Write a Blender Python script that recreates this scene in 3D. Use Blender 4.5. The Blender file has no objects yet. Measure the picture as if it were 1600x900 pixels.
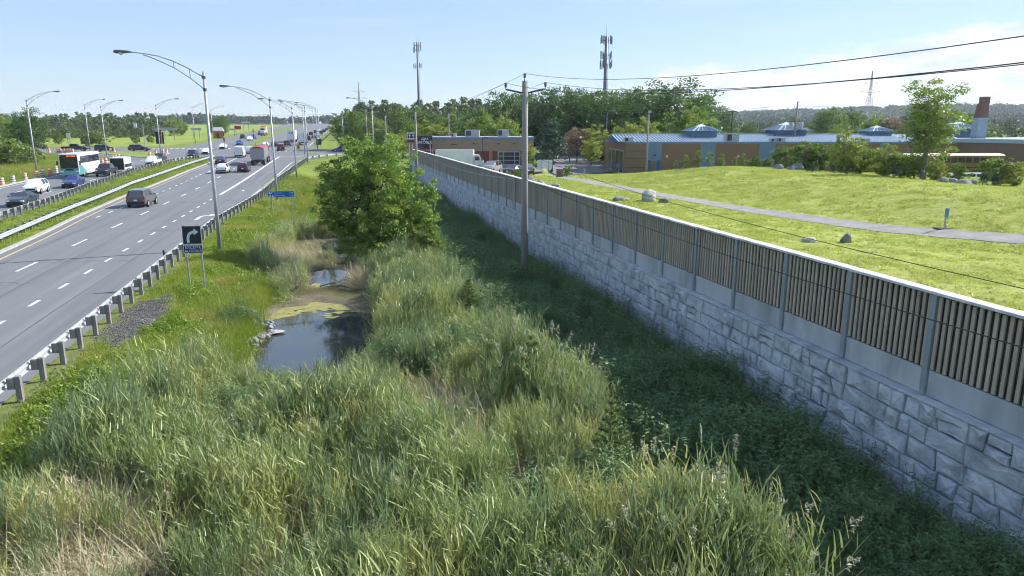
import bpy, bmesh, math, random
import numpy as np
from mathutils import Vector, Matrix
R = math.radians
scene = bpy.context.scene
COL = scene.collection
# ------------------------------------------------------------------ camera
cam_d = bpy.data.cameras.new('camera'); cam = bpy.data.objects.new('camera', cam_d); COL.objects.link(cam)
cam_d.sensor_width = 36.0; cam_d.lens = 36.0 * 1100 / 1600; cam_d.clip_end = 9000; cam_d.clip_start = 0.2
cam.location = (0, 0, 8.0)
cam.rotation_euler = (R(90 - 12.903), 0, R(-14.126))
scene.camera = cam
scene.render.resolution_x = 1024; scene.render.resolution_y = 576
# ------------------------------------------------------------------ sky and sun
SUN_EL, SUN_AZ = 36.0, 80.0          # azimuth measured from +Y towards +X
world = bpy.data.worlds.new('World'); scene.world = world; world.use_nodes = True
def build_world():
    nt = world.node_tree; n = nt.nodes; l = nt.links; n.clear()
    out = n.new('ShaderNodeOutputWorld'); bg = n.new('ShaderNodeBackground'); bg.inputs['Strength'].default_value = 0.086
    sky = n.new('ShaderNodeTexSky'); sky.sky_type = 'NISHITA'; sky.sun_disc = False
    sky.sun_elevation = R(SUN_EL); sky.sun_rotation = R(SUN_AZ); sky.air_density = 1.0; sky.dust_density = 0.05; sky.ozone_density = 1.6
    tc = n.new('ShaderNodeTexCoord'); sep = n.new('ShaderNodeSeparateXYZ'); l.new(tc.outputs['Generated'], sep.inputs[0])
    # clouds low over the horizon: noise on the direction, stretched flat
    mp = n.new('ShaderNodeMapping'); mp.inputs['Scale'].default_value = (5.5, 5.5, 17.0); l.new(tc.outputs['Generated'], mp.inputs[0])
    nz = n.new('ShaderNodeTexNoise'); nz.inputs['Scale'].default_value = 1.0; nz.inputs['Detail'].default_value = 9; nz.inputs['Roughness'].default_value = 0.62
    l.new(mp.outputs[0], nz.inputs['Vector'])
    # bank height follows the compass: cumulus bank lies in the east (towards +X)
    def math_(op, a, b=None, c=None):
        m = n.new('ShaderNodeMath'); m.operation = op
        for i, v in enumerate((a, b, c)):
            if v is None: continue
            if isinstance(v, (int, float)): m.inputs[i].default_value = v
            else: l.new(v, m.inputs[i])
        return m.outputs[0]
    def mrange(v, a, b, c, d):
        m = n.new('ShaderNodeMapRange'); m.interpolation_type = 'SMOOTHSTEP'
        m.inputs[1].default_value = a; m.inputs[2].default_value = b; m.inputs[3].default_value = c; m.inputs[4].default_value = d
        l.new(v, m.inputs[0]); return m.outputs[0]
    top = mrange(sep.outputs[0], 0.15, 0.8, 0.03, 0.105)     # elevation (sine) of the bank's top
    lump = math_('MULTIPLY', math_('SUBTRACT', nz.outputs['Fac'], 0.5), 0.14)
    d = math_('SUBTRACT', math_('ADD', top, lump), sep.outputs[2])
    dens = mrange(d, -0.002, 0.016, 0.0, 1.0)
    east = mrange(sep.outputs[0], 0.1, 0.4, 0.0, 1.0)
    dens = math_('MULTIPLY', dens, east)
    # thin veils
    mp2 = n.new('ShaderNodeMapping'); mp2.inputs['Scale'].default_value = (2.2, 2.2, 30.0); l.new(tc.outputs['Generated'], mp2.inputs[0])
    nz2 = n.new('ShaderNodeTexNoise'); nz2.inputs['Scale'].default_value = 1.3; nz2.inputs['Detail'].default_value = 6; l.new(mp2.outputs[0], nz2.inputs['Vector'])
    veil = math_('MULTIPLY', mrange(nz2.outputs['Fac'], 0.5, 0.75, 0, 1), 0.35)
    nz3 = n.new('ShaderNodeTexNoise'); nz3.inputs['Scale'].default_value = 2.3; nz3.inputs['Detail'].default_value = 8; nz3.inputs['Roughness'].default_value = 0.6; l.new(mp.outputs[0], nz3.inputs['Vector'])
    cr = n.new('ShaderNodeMix'); cr.data_type = 'RGBA'
    l.new(mrange(nz3.outputs['Fac'], 0.35, 0.62, 0, 1), cr.inputs[0]); cr.inputs[6].default_value = (5.6, 6.3, 7.3, 1); cr.inputs[7].default_value = (8.6, 8.7, 8.8, 1)
    # a pale, slightly milky summer sky: the Nishita colour mixed with a little white haze
    milk = n.new('ShaderNodeMix'); milk.data_type = 'RGBA'; milk.inputs[0].default_value = 0.5
    l.new(sky.outputs[0], milk.inputs[6]); milk.inputs[7].default_value = (3.9, 5.5, 8.3, 1)
    m1 = n.new('ShaderNodeMix'); m1.data_type = 'RGBA'; l.new(veil, m1.inputs[0]); l.new(milk.outputs[2], m1.inputs[6]); m1.inputs[7].default_value = (5.6, 6.5, 7.6, 1)
    m2 = n.new('ShaderNodeMix'); m2.data_type = 'RGBA'; l.new(math_('MULTIPLY', dens, 0.88), m2.inputs[0]); l.new(m1.outputs[2], m2.inputs[6]); l.new(cr.outputs[2], m2.inputs[7])
    l.new(m2.outputs[2], bg.inputs['Color']); l.new(bg.outputs[0], out.inputs['Surface'])
build_world()
sun_d = bpy.data.lights.new('sun', 'SUN'); sun_d.energy = 5.0; sun_d.angle = R(0.53); sun_d.color = (1.0, 0.955, 0.88)
sun = bpy.data.objects.new('sun', sun_d); COL.objects.link(sun)
_sd = Vector((math.sin(R(SUN_AZ)) * math.cos(R(SUN_EL)), math.cos(R(SUN_AZ)) * math.cos(R(SUN_EL)), math.sin(R(SUN_EL))))
sun.rotation_euler = _sd.to_track_quat('Z', 'Y').to_euler()
vs = scene.view_settings; vs.view_transform = 'Standard'; vs.look = 'None'; vs.gamma = 1.0; vs.exposure = 0.72; vs.use_curve_mapping = False
scene.render.engine = 'CYCLES'
try:
    scene.cycles.filter_width = 1.05; scene.cycles.adaptive_threshold = 0.05; scene.cycles.max_bounces = 4; scene.cycles.diffuse_bounces = 2; scene.cycles.glossy_bounces = 2; scene.cycles.transmission_bounces = 2; scene.cycles.use_light_tree = False; scene.cycles.caustics_reflective = False; scene.cycles.caustics_refractive = False; scene.cycles.transparent_max_bounces = 6; scene.cycles.volume_bounces = 0
except Exception: pass
rng = random.Random(7); nrng = np.random.default_rng(7)

# ------------------------------------------------------------------ helpers
def lin(r, g, b):
    f = lambda c: ((c / 255 + 0.055) / 1.055) ** 2.4 if c > 10.3 else c / 255 / 12.92
    return (f(r), f(g), f(b))
def tag(o, label=None, cat=None, group=None, kind=None):
    if label: o['label'] = label
    if cat: o['category'] = cat
    if group: o['group'] = group
    if kind: o['kind'] = kind
    return o
def empty(name, loc=(0, 0, 0), rz=0.0):
    o = bpy.data.objects.new(name, None); COL.objects.link(o); o.location = loc; o.rotation_euler = (0, 0, rz); o.empty_display_size = 0.2
    return o
def link_mesh(name, me, mats, parent=None, loc=None, smooth=False):
    if not isinstance(mats, (list, tuple)): mats = [mats]
    if len(me.materials) == 0:
        for m in mats: me.materials.append(m)
    if smooth: me.polygons.foreach_set('use_smooth', np.ones(len(me.polygons), dtype=bool))
    o = bpy.data.objects.new(name, me); COL.objects.link(o)
    if parent: o.parent = parent
    if loc is not None: o.location = loc
    return o
def copy_tree(o, parent=None):
    c = o.copy(); COL.objects.link(c)
    if parent: c.parent = parent
    for ch in o.children: copy_tree(ch, c)
    return c
class MB:
    """collects boxes, tubes and faces; build() links them as ONE mesh object"""
    def __init__(s): s.v = []; s.f = []; s.m = []
    def face(s, pts, mi=0):
        b = len(s.v); s.v += [tuple(p) for p in pts]; s.f.append(tuple(range(b, b + len(pts)))); s.m.append(mi)
    def raw(s, vs, fs, mi=0):
        b = len(s.v); s.v += [tuple(p) for p in vs]; s.f += [tuple(i + b for i in f) for f in fs]; s.m += [mi] * len(fs)
    def box(s, c, d, rz=0.0, mi=0, taper=1.0):
        x, y, z = d[0] / 2, d[1] / 2, d[2] / 2; cs, sn = math.cos(rz), math.sin(rz); vs = []
        for zz in (-z, z):
            t = taper if zz > 0 else 1.0
            for a, b in ((-x, -y), (x, -y), (x, y), (-x, y)):
                a *= t; b *= t; vs.append((c[0] + a * cs - b * sn, c[1] + a * sn + b * cs, c[2] + zz))
        s.raw(vs, [(3, 2, 1, 0), (4, 5, 6, 7), (0, 1, 5, 4), (1, 2, 6, 5), (2, 3, 7, 6), (3, 0, 4, 7)], mi)
    def cbox(s, c, d, bev=0.03, mi=0):
        """box with chamfered edges"""
        bm = bmesh.new(); bmesh.ops.create_cube(bm, size=1.0)
        bmesh.ops.scale(bm, vec=d, verts=bm.verts); bmesh.ops.bevel(bm, geom=list(bm.edges), offset=bev, segments=2, affect='EDGES', profile=0.6)
        bmesh.ops.translate(bm, vec=c, verts=bm.verts); bm.verts.index_update()
        s.raw([v.co[:] for v in bm.verts], [tuple(v.index for v in f.verts) for f in bm.faces], mi); bm.free()
    def tube(s, pts, rad, n=8, mi=0, cap=True):
        pts = [Vector(p) for p in pts]; k = len(pts)
        if not isinstance(rad, (list, tuple)): rad = [rad] * k
        rings = []
        up0 = None
        for i in range(k):
            t = (pts[min(i + 1, k - 1)] - pts[max(i - 1, 0)]).normalized()
            a = Vector((0, 0, 1)) if abs(t.z) < 0.95 else Vector((1, 0, 0))
            if up0 is None: u = t.cross(a).normalized()
            else:
                u = (up0 - t * up0.dot(t)); u = u.normalized() if u.length > 1e-6 else t.cross(a).normalized()
            up0 = u; w = t.cross(u)
            rings.append([pts[i] + (u * math.cos(2 * math.pi * j / n) + w * math.sin(2 * math.pi * j / n)) * rad[i] for j in range(n)])
        vs = [p[:] for r_ in rings for p in r_]; fs = []
        for i in range(k - 1):
            for j in range(n): fs.append((i * n + j, i * n + (j + 1) % n, (i + 1) * n + (j + 1) % n, (i + 1) * n + j))
        if cap: fs.append(tuple(range(n - 1, -1, -1))); fs.append(tuple((k - 1) * n + j for j in range(n)))
        s.raw(vs, fs, mi)
    def lathe(s, prof, c=(0, 0, 0), n=16, mi=0, axis='z'):
        vs = []
        for r_, h in prof:
            for j in range(n):
                a = 2 * math.pi * j / n; p = (r_ * math.cos(a), r_ * math.sin(a), h)
                if axis == 'y': p = (p[0], p[2], p[1])
                if axis == 'x': p = (p[2], p[0], p[1])
                vs.append((c[0] + p[0], c[1] + p[1], c[2] + p[2]))
        fs = []; k = len(prof)
        for i in range(k - 1):
            for j in range(n): fs.append((i * n + j, i * n + (j + 1) % n, (i + 1) * n + (j + 1) % n, (i + 1) * n + j))
        fs.append(tuple(range(n - 1, -1, -1))); fs.append(tuple((k - 1) * n + j for j in range(n)))
        s.raw(vs, fs, mi)
    def mesh(s, name, fix=True):
        me = bpy.data.meshes.new(name); me.from_pydata(s.v, [], s.f)
        me.polygons.foreach_set('material_index', s.m)
        if fix:
            bm = bmesh.new(); bm.from_mesh(me); bmesh.ops.recalc_face_normals(bm, faces=bm.faces); bm.to_mesh(me); bm.free()
        me.update(); return me
    def build(s, name, mats, parent=None, loc=None, smooth=False, fix=True):
        if mats is None: mats = []
        return link_mesh(name, s.mesh(name, fix), mats, parent, loc, smooth)
def quads_mesh(name, V):
    """V: (n,4,3) array, one quad per row"""
    V = np.asarray(V, dtype=np.float32); n = len(V); me = bpy.data.meshes.new(name)
    me.vertices.add(n * 4); me.loops.add(n * 4); me.polygons.add(n)
    me.vertices.foreach_set('co', V.reshape(-1)); me.loops.foreach_set('vertex_index', np.arange(n * 4, dtype=np.int32))
    me.polygons.foreach_set('loop_start', np.arange(0, n * 4, 4, dtype=np.int32)); me.polygons.foreach_set('loop_total', np.full(n, 4, dtype=np.int32))
    me.update(calc_edges=True); return me
ORD = ['first', 'second', 'third', 'fourth', 'fifth', 'sixth', 'seventh', 'eighth', 'ninth', 'tenth', 'eleventh', 'twelfth', 'thirteenth', 'fourteenth', 'fifteenth']
def bearing(x, y): return math.atan2(x, y)
def sstep(a, b, x):
    t = np.clip((np.asarray(x, dtype=float) - a) / (b - a), 0, 1); return t * t * (3 - 2 * t)

# ------------------------------------------------------------------ materials (all procedural)
def mat(name, c1, c2=None, scale=3.0, rough=0.7, spec=0.3, metal=0.0, bump=0.0, bscale=20.0, detail=6, coords='Object', emit=None, contrast=(0.35, 0.65), stretch=None, trans=0.0, coat=0.0, c3=None, s3=0.3, rand=0.0, bdist=0.02):
    m = bpy.data.materials.new(name); m.use_nodes = True; nt = m.node_tree; n = nt.nodes; l = nt.links
    p = n['Principled BSDF']; out = n['Material Output']
    p.inputs['Roughness'].default_value = rough; p.inputs['Metallic'].default_value = metal; p.inputs['Specular IOR Level'].default_value = spec
    if coat: p.inputs['Coat Weight'].default_value = coat; p.inputs['Coat Roughness'].default_value = 0.05
    src = None
    if c2 is not None or bump > 0 or c3 is not None:
        if coords == 'World': g = n.new('ShaderNodeNewGeometry'); vec = g.outputs['Position']
        else: g = n.new('ShaderNodeTexCoord'); vec = g.outputs['Object']
        if stretch:
            mp = n.new('ShaderNodeMapping'); mp.inputs['Scale'].default_value = stretch; l.new(vec, mp.inputs[0]); vec = mp.outputs[0]
    colsock = None
    if c2 is not None:
        nz = n.new('ShaderNodeTexNoise'); nz.inputs['Scale'].default_value = scale; nz.inputs['Detail'].default_value = detail; nz.inputs['Roughness'].default_value = 0.6; l.new(vec, nz.inputs['Vector'])
        mr = n.new('ShaderNodeMapRange'); mr.inputs[1].default_value = contrast[0]; mr.inputs[2].default_value = contrast[1]; l.new(nz.outputs['Fac'], mr.inputs[0])
        fac = mr.outputs[0]
        if rand:
            oi = n.new('ShaderNodeObjectInfo'); mx = n.new('ShaderNodeMath'); mx.operation = 'MULTIPLY_ADD'; l.new(oi.outputs['Random'], mx.inputs[0]); mx.inputs[1].default_value = rand
            ad = n.new('ShaderNodeMath'); ad.operation = 'MULTIPLY'; l.new(fac, ad.inputs[0]); ad.inputs[1].default_value = 1 - rand; l.new(ad.outputs[0], mx.inputs[2]); fac = mx.outputs[0]
        mix = n.new('ShaderNodeMix'); mix.data_type = 'RGBA'; l.new(fac, mix.inputs[0]); mix.inputs[6].default_value = (*c1, 1); mix.inputs[7].default_value = (*c2, 1)
        colsock = mix.outputs[2]
        if c3 is not None:
            n3 = n.new('ShaderNodeTexNoise'); n3.inputs['Scale'].default_value = s3; n3.inputs['Detail'].default_value = 4; l.new(vec, n3.inputs['Vector'])
            m3 = n.new('ShaderNodeMapRange'); m3.inputs[1].default_value = 0.48; m3.inputs[2].default_value = 0.68; l.new(n3.outputs['Fac'], m3.inputs[0])
            mx3 = n.new('ShaderNodeMix'); mx3.data_type = 'RGBA'; l.new(m3.outputs[0], mx3.inputs[0]); l.new(colsock, mx3.inputs[6]); mx3.inputs[7].default_value = (*c3, 1); colsock = mx3.outputs[2]
        l.new(colsock, p.inputs['Base Color'])
    else:
        p.inputs['Base Color'].default_value = (*c1, 1)
    if bump > 0:
        nb = n.new('ShaderNodeTexNoise'); nb.inputs['Scale'].default_value = bscale; nb.inputs['Detail'].default_value = 6; nb.inputs['Roughness'].default_value = 0.65; l.new(vec, nb.inputs['Vector'])
        b = n.new('ShaderNodeBump'); b.inputs['Strength'].default_value = bump; b.inputs['Distance'].default_value = bdist; l.new(nb.outputs['Fac'], b.inputs['Height']); l.new(b.outputs[0], p.inputs['Normal'])
    if emit: p.inputs['Emission Color'].default_value = (*emit[:3], 1); p.inputs['Emission Strength'].default_value = emit[3]
    if trans > 0:
        tr = n.new('ShaderNodeBsdfTranslucent'); ms = n.new('ShaderNodeMixShader'); ms.inputs[0].default_value = trans
        if colsock is not None:
            hs = n.new('ShaderNodeHueSaturation'); hs.inputs['Value'].default_value = 1.5; hs.inputs['Saturation'].default_value = 1.1; l.new(colsock, hs.inputs['Color']); l.new(hs.outputs[0], tr.inputs['Color'])
        else: tr.inputs['Color'].default_value = (*c1, 1)
        l.new(p.outputs[0], ms.inputs[1]); l.new(tr.outputs[0], ms.inputs[2]); l.new(ms.outputs[0], out.inputs['Surface'])
    return m
M = {}
M['asphalt'] = mat('asphalt', (0.128, 0.134, 0.146), (0.212, 0.218, 0.23), scale=1.5, rough=0.85, spec=0.25, bump=0.25, bscale=60, coords='World', stretch=(1.0, 0.025, 1), c3=(0.17, 0.175, 0.185), s3=0.35, contrast=(0.25, 0.75))
M['asphalt_pale'] = mat('asphalt_pale', (0.16, 0.16, 0.165), (0.23, 0.225, 0.225), scale=0.6, rough=0.9, bump=0.2, bscale=50, coords='World')
M['path'] = mat('path', (0.22, 0.215, 0.205), (0.31, 0.3, 0.285), scale=1.2, rough=0.9, bump=0.3, bscale=40, coords='World')
M['paint_white'] = mat('paint_white', (0.78, 0.78, 0.78), (0.42, 0.42, 0.42), contrast=(.42, .75), scale=5, rough=0.6, coords='World')
M['paint_yellow'] = mat('paint_yellow', (0.62, 0.42, 0.18), (0.45, 0.33, 0.18), scale=6, rough=0.7, coords='World')
M['kerb'] = mat('kerb', (0.42, 0.41, 0.39), (0.3, 0.3, 0.29), scale=3, rough=0.9, bump=0.2, bscale=30, coords='World')
M['galv'] = mat('galvanized', (0.36, 0.385, 0.42), (0.27, 0.29, 0.325), scale=5, rough=0.5, spec=0.4, metal=0.2)
M['rail'] = mat('rail_steel', (0.6, 0.63, 0.66), (0.45, 0.48, 0.52), scale=4, rough=0.4, metal=0.4)
M['post_wood'] = mat('guard_post_wood', (0.17, 0.16, 0.15), (0.28, 0.27, 0.255), scale=8, rough=0.9, bump=0.4, bscale=30, stretch=(1, 1, 0.15))
M['tar'] = mat('tar_seal', (0.05, 0.05, 0.055), (0.09, 0.09, 0.095), scale=2, rough=0.7, coords='World')
M['lamp_steel'] = mat('lamp_steel', (0.42, 0.43, 0.46), (0.34, 0.35, 0.38), scale=3, rough=0.45, metal=0.35)
M['lamp_dark'] = mat('lamp_dark', (0.12, 0.13, 0.15), rough=0.5, metal=0.3)
M['lens'] = mat('lamp_lens', (0.75, 0.77, 0.78), rough=0.15, spec=0.6)
M['stone'] = mat('stone', (0.44, 0.47, 0.52), (0.66, 0.69, 0.73), scale=2.6, rough=0.95, bump=1.0, bscale=9, coords='World', c3=(0.34, 0.36, 0.4), s3=1.6, contrast=(0.3, 0.68), rand=0.4, bdist=0.07, detail=10)
M['mortar'] = mat('wall_core', (0.17, 0.18, 0.2), (0.12, 0.125, 0.14), scale=5, rough=0.95)
M['fence_post'] = mat('fence_post_steel', (0.3, 0.34, 0.36), (0.26, 0.3, 0.32), scale=3, rough=0.55, metal=0.2)
M['slat'] = mat('slat_wood', (0.33, 0.275, 0.215), (0.5, 0.435, 0.355), scale=6, rough=0.85, bump=0.3, bscale=25, stretch=(1, 1, 0.08), coords='World', rand=0.4)
M['panel_dark'] = mat('acoustic_panel', (0.06, 0.056, 0.052), (0.085, 0.08, 0.072), scale=8, rough=0.95, bump=0.5, bscale=40, coords='World')
M['concrete'] = mat('concrete', (0.36, 0.38, 0.4), (0.52, 0.54, 0.56), scale=1.3, rough=0.9, bump=0.25, bscale=25, coords='World', stretch=(1, 1, 0.25), contrast=(.25, .75), c3=(.3, .31, .32), s3=1.1)
M['cap'] = mat('fence_cap', (0.78, 0.78, 0.77), (0.45, 0.45, 0.44), scale=1.6, rough=0.5, coords='World')
M['pole_wood'] = mat('pole_wood', (0.24, 0.225, 0.2), (0.33, 0.31, 0.28), scale=5, rough=0.9, bump=0.5, bscale=20, stretch=(1, 1, 0.06))
M['dark_metal'] = mat('dark_metal', (0.06, 0.065, 0.075), rough=0.5, metal=0.3)
M['porcelain'] = mat('insulator', (0.09, 0.09, 0.13), rough=0.25, spec=0.6)
M['wire'] = mat('wire', (0.05, 0.05, 0.06), rough=0.6)
M['water'] = mat('water', (0.04, 0.05, 0.06), (0.09, 0.08, 0.055), scale=0.35, rough=0.05, spec=0.9, bump=0.04, bscale=2.5, coords='World', contrast=(0.4, 0.7))
M['algae'] = mat('algae', (0.2, 0.2, 0.06), (0.33, 0.31, 0.12), scale=2.0, rough=0.8, bump=0.5, bscale=15, coords='World')
M['mud'] = mat('mud', (0.17, 0.14, 0.1), (0.26, 0.22, 0.16), scale=2, rough=0.8, bump=0.5, bscale=10, coords='World')
M['rock_grey'] = mat('rock_grey', (0.3, 0.29, 0.27), (0.46, 0.45, 0.42), scale=2.5, rough=0.9, bump=0.8, bscale=6, bdist=0.06)
M['rock_dark'] = mat('rock_dark', (0.16, 0.17, 0.18), (0.28, 0.28, 0.28), scale=2.5, rough=0.9, bump=0.8, bscale=6, bdist=0.06)
M['riprap'] = mat('riprap', (0.2, 0.205, 0.215), (0.33, 0.33, 0.34), scale=3, rough=0.9, bump=0.6, bscale=9)
M['bark'] = mat('bark', (0.1, 0.085, 0.07), (0.17, 0.15, 0.125), scale=5, rough=0.95, bump=0.6, bscale=15)
M['bark_pale'] = mat('bark_pale', (0.28, 0.27, 0.24), (0.15, 0.14, 0.12), scale=5, rough=0.9)
def leafmat(name, a, b, c=None, trans=0.3, s=0.6, rand=0.35, s3=0.25, rough=0.5, spec=0.4): return mat(name, a, b, scale=s, rough=rough, spec=spec, coords='World', trans=trans, rand=rand, c3=c, s3=s3, detail=3)
M['leaf_mid'] = leafmat('leaf_mid', (0.064, 0.125, 0.026), (0.175, 0.252, 0.050), s=0.9)
M['leaf_shrub'] = leafmat('leaf_shrub', (0.102, 0.168, 0.039), (0.228, 0.300, 0.072), s=0.9)
M['leaf_dark'] = leafmat('leaf_dark', (0.061, 0.119, 0.034), (0.120, 0.201, 0.047), s=0.5, trans=0.22)
M['leaf_light'] = leafmat('leaf_light', (0.144, 0.225, 0.045), (0.272, 0.345, 0.075), s=0.5)
M['leaf_yellow'] = leafmat('leaf_yellow', (0.210, 0.270, 0.046), (0.336, 0.365, 0.078), s=0.6)
M['leaf_purple'] = leafmat('leaf_purple', (0.180, 0.126, 0.096), (0.288, 0.224, 0.144), s=0.5)
M['leaf_conifer'] = leafmat('leaf_conifer', (0.060, 0.112, 0.076), (0.119, 0.176, 0.102), s=0.8, trans=0.12)
M['leaf_near'] = leafmat('leaf_near', (0.087, 0.170, 0.032), (0.233, 0.340, 0.065), s=1.3, trans=0.33, c=(0.310, 0.375, 0.090), s3=0.9)
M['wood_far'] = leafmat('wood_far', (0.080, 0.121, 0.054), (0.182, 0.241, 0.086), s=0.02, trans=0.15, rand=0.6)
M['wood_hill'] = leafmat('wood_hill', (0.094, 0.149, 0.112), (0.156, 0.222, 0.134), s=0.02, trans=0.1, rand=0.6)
M['reed'] = leafmat('reed_green', (0.205, 0.270, 0.099), (0.360, 0.414, 0.167), s=0.35, c=(0.426, 0.414, 0.149), trans=0.24, rand=0.5, rough=0.48, spec=0.45)
M['reed_blue'] = leafmat('reed_bluegreen', (0.139, 0.202, 0.089), (0.252, 0.311, 0.145), s=0.4, trans=0.28, rand=0.5, rough=0.48, spec=0.45)
M['reed_dry'] = leafmat('reed_dry', (0.345, 0.299, 0.185), (0.552, 0.511, 0.335), s=1.0, trans=0.15, rand=0.6)
M['plume'] = leafmat('plume', (0.325, 0.298, 0.208), (0.469, 0.463, 0.337), s=1.5, trans=0.3, rand=0.6)
M['weed'] = leafmat('weed', (0.090, 0.157, 0.054), (0.180, 0.260, 0.098), s=0.5, trans=0.25, rand=0.5)
M['grass'] = leafmat('grass_blade', (0.156, 0.224, 0.030), (0.288, 0.347, 0.055), s=0.5, c=(0.336, 0.314, 0.100), trans=0.35, rand=0.5)
M['lawn_blade'] = leafmat('lawn_blade', (0.276, 0.330, 0.072), (0.442, 0.472, 0.133), s=0.4, trans=0.35, rand=0.4)
M['herb'] = leafmat('broad_herb', (0.12, 0.2, 0.025), (0.23, 0.31, 0.045), s=0.6, trans=0.35, rand=0.5)
def glass(name, c=(0.02, 0.025, 0.03)): return mat(name, c, rough=0.06, spec=0.6)
M['glass'] = glass('car_glass'); M['tyre'] = mat('tyre', (0.02, 0.02, 0.02), rough=0.9); M['rim'] = mat('rim', (0.42, 0.43, 0.45), rough=0.35, metal=0.6)
M['headlight'] = mat('headlight', (0.8, 0.82, 0.85), rough=0.1, spec=0.7); M['taillight'] = mat('taillight', (0.5, 0.02, 0.02), rough=0.2, spec=0.6)
M['black_trim'] = mat('black_trim', (0.025, 0.025, 0.027), rough=0.6); M['plate'] = mat('plate', (0.7, 0.72, 0.75), rough=0.5)
_pc = {}
def paint(c, rough=0.3):
    k = tuple(c)
    if k not in _pc: _pc[k] = mat('car_paint', c, rough=rough, spec=0.5, coat=0.6)
    return _pc[k]
_fc = {}
def flat(c, rough=0.7, name='flat_paint'):
    k = (tuple(c), rough)
    if k not in _fc: _fc[k] = mat(name, c, tuple(x * 0.86 for x in c), scale=2.0, rough=rough)
    return _fc[k]
# ------------------------------------------------------------------ terrain height
def _sp(t): return np.where(t > 20, t, np.where(t < -20, 0.0, (t + 20) ** 2 / 80))
def rise(Y): Y = np.asarray(Y, dtype=float); return 0.018 * _sp(Y - 100) - 0.0055 * _sp(Y - 250) - 0.0125 * _sp(Y - 1000)
def vnoise(x, y, s, seed=0):
    x = np.asarray(x, float) / s; y = np.asarray(y, float) / s; xi = np.floor(x); yi = np.floor(y); fx = x - xi; fy = y - yi
    fx = fx * fx * (3 - 2 * fx); fy = fy * fy * (3 - 2 * fy)
    def hsh(a, b): v = np.sin(a * 127.1 + b * 311.7 + seed * 74.7) * 43758.5453; return v - np.floor(v)
    return (hsh(xi, yi) * (1 - fx) + hsh(xi + 1, yi) * fx) * (1 - fy) + (hsh(xi, yi + 1) * (1 - fx) + hsh(xi + 1, yi + 1) * fx) * fy
WALL_X, WALL_END = 13.0, 119.5
PX = np.array([-60, -9.3, -8.2, -6.8, -5.2, -3.9, -2.8, -1.0, 1.2, 2.4, 4.5, 7, 13.3]); PZ = np.array([-0.03, -0.03, -0.08, -0.28, -0.75, -1.3, -1.62, -1.72, -1.62, -1.2, -0.85, -0.7, -0.67])
def pond_mask(X, Y):
    n = (vnoise(X, Y, 1.6, 3) - 0.5) * 0.7
    a = ((X + 1.1) / 2.75) ** 2 + ((Y - 32.2) / 6.6) ** 2 + n
    b = ((X + 0.5) / 1.7) ** 2 + ((Y - 46.0) / 2.6) ** 2 + n
    c = ((X - 0.0) / 1.0) ** 2 + ((Y - 57.0) / 4.0) ** 2 + n
    return np.minimum(np.minimum(a, b), c)
def lawn(X, Y):
    mound = 1.75 * sstep(29.5, 46, X + 0.02 * (Y - 60)) * (1 - sstep(72, 97, Y + 0.1 * (X - 40)))
    back = -0.95 * sstep(62, 118, Y)
    return 1.88 + mound + back + 0.12 * (vnoise(X, Y, 9, 5) - 0.5) - 0.95 * sstep(43, 62, X) * (1 - sstep(72, 97, Y))
def height(X, Y):
    X = np.asarray(X, dtype=float); Y = np.asarray(Y, dtype=float)
    prof = np.interp(X, PX, PZ); fade = 1 - sstep(112, 150, Y)
    prof = np.where(X > -9.3, prof * fade, prof)
    h = rise(Y) * np.where(X > 13.36, sstep(108, 170, Y), 1.0) + prof
    pm = pond_mask(X, Y); inditch = (X > -6) & (X < 5) & (Y < 75)
    # between the pools the ditch bed stays a little above the water
    bed = np.where(inditch, np.maximum(h, -1.36), h)
    h = np.where(inditch, np.where(pm < 1.25, bed - (bed + 1.95) * (1 - sstep(0.8, 1.25, pm)), bed), h)
    bumpy = (vnoise(X, Y, 1.3, 1) - 0.5) * 0.16 * sstep(-8.6, -6.5, X) * (1 - sstep(12.0, 12.8, X))
    h = h + bumpy
    lw = lawn(X, Y) * (1 - sstep(120, 170, Y)) + (rise(Y) + 0.1) * sstep(120, 170, Y)
    t = np.where(Y < WALL_END, (X > 13.36).astype(float), sstep(12.5, 30, X))
    h = np.where(X > 12.4, h * (1 - t) + lw * t, h)
    # wooded hills far to the right and front
    d = np.hypot(X, Y); ang = np.degrees(np.arctan2(X, Y))
    hill = 31 * sstep(1100, 1700, d) * sstep(14, 40, ang) * (0.75 + 0.5 * (vnoise(ang, d * 0, 9, 2) - 0.5))
    return h + hill
def hz(x, y): return float(height(x, y))
xs = np.concatenate([[-3200, -2400, -1700, -1200, -800, -500, -350, -250, -180, -130], np.arange(-100, -46, 4.0), np.arange(-46, -10, 2.0), np.arange(-10, 13.05, 0.35), [13.34, 13.38], np.arange(13.7, 75, 0.9), np.arange(76, 130, 5), [150, 190, 250, 350, 500, 700, 900, 1100, 1250, 1400, 1550, 1700, 2000, 2500, 3200]])
ys = np.concatenate([[-300, -120, -40], np.arange(-20, 4, 4), np.arange(4, 64, 0.4), np.arange(64, 130, 1.0), np.arange(130, 280, 2.5), np.arange(280, 520, 15), [550, 600, 700, 800, 900, 960, 980, 990, 1000, 1010, 1020, 1100, 1250, 1400, 1550, 1700, 2000, 2500, 3200]])
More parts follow.
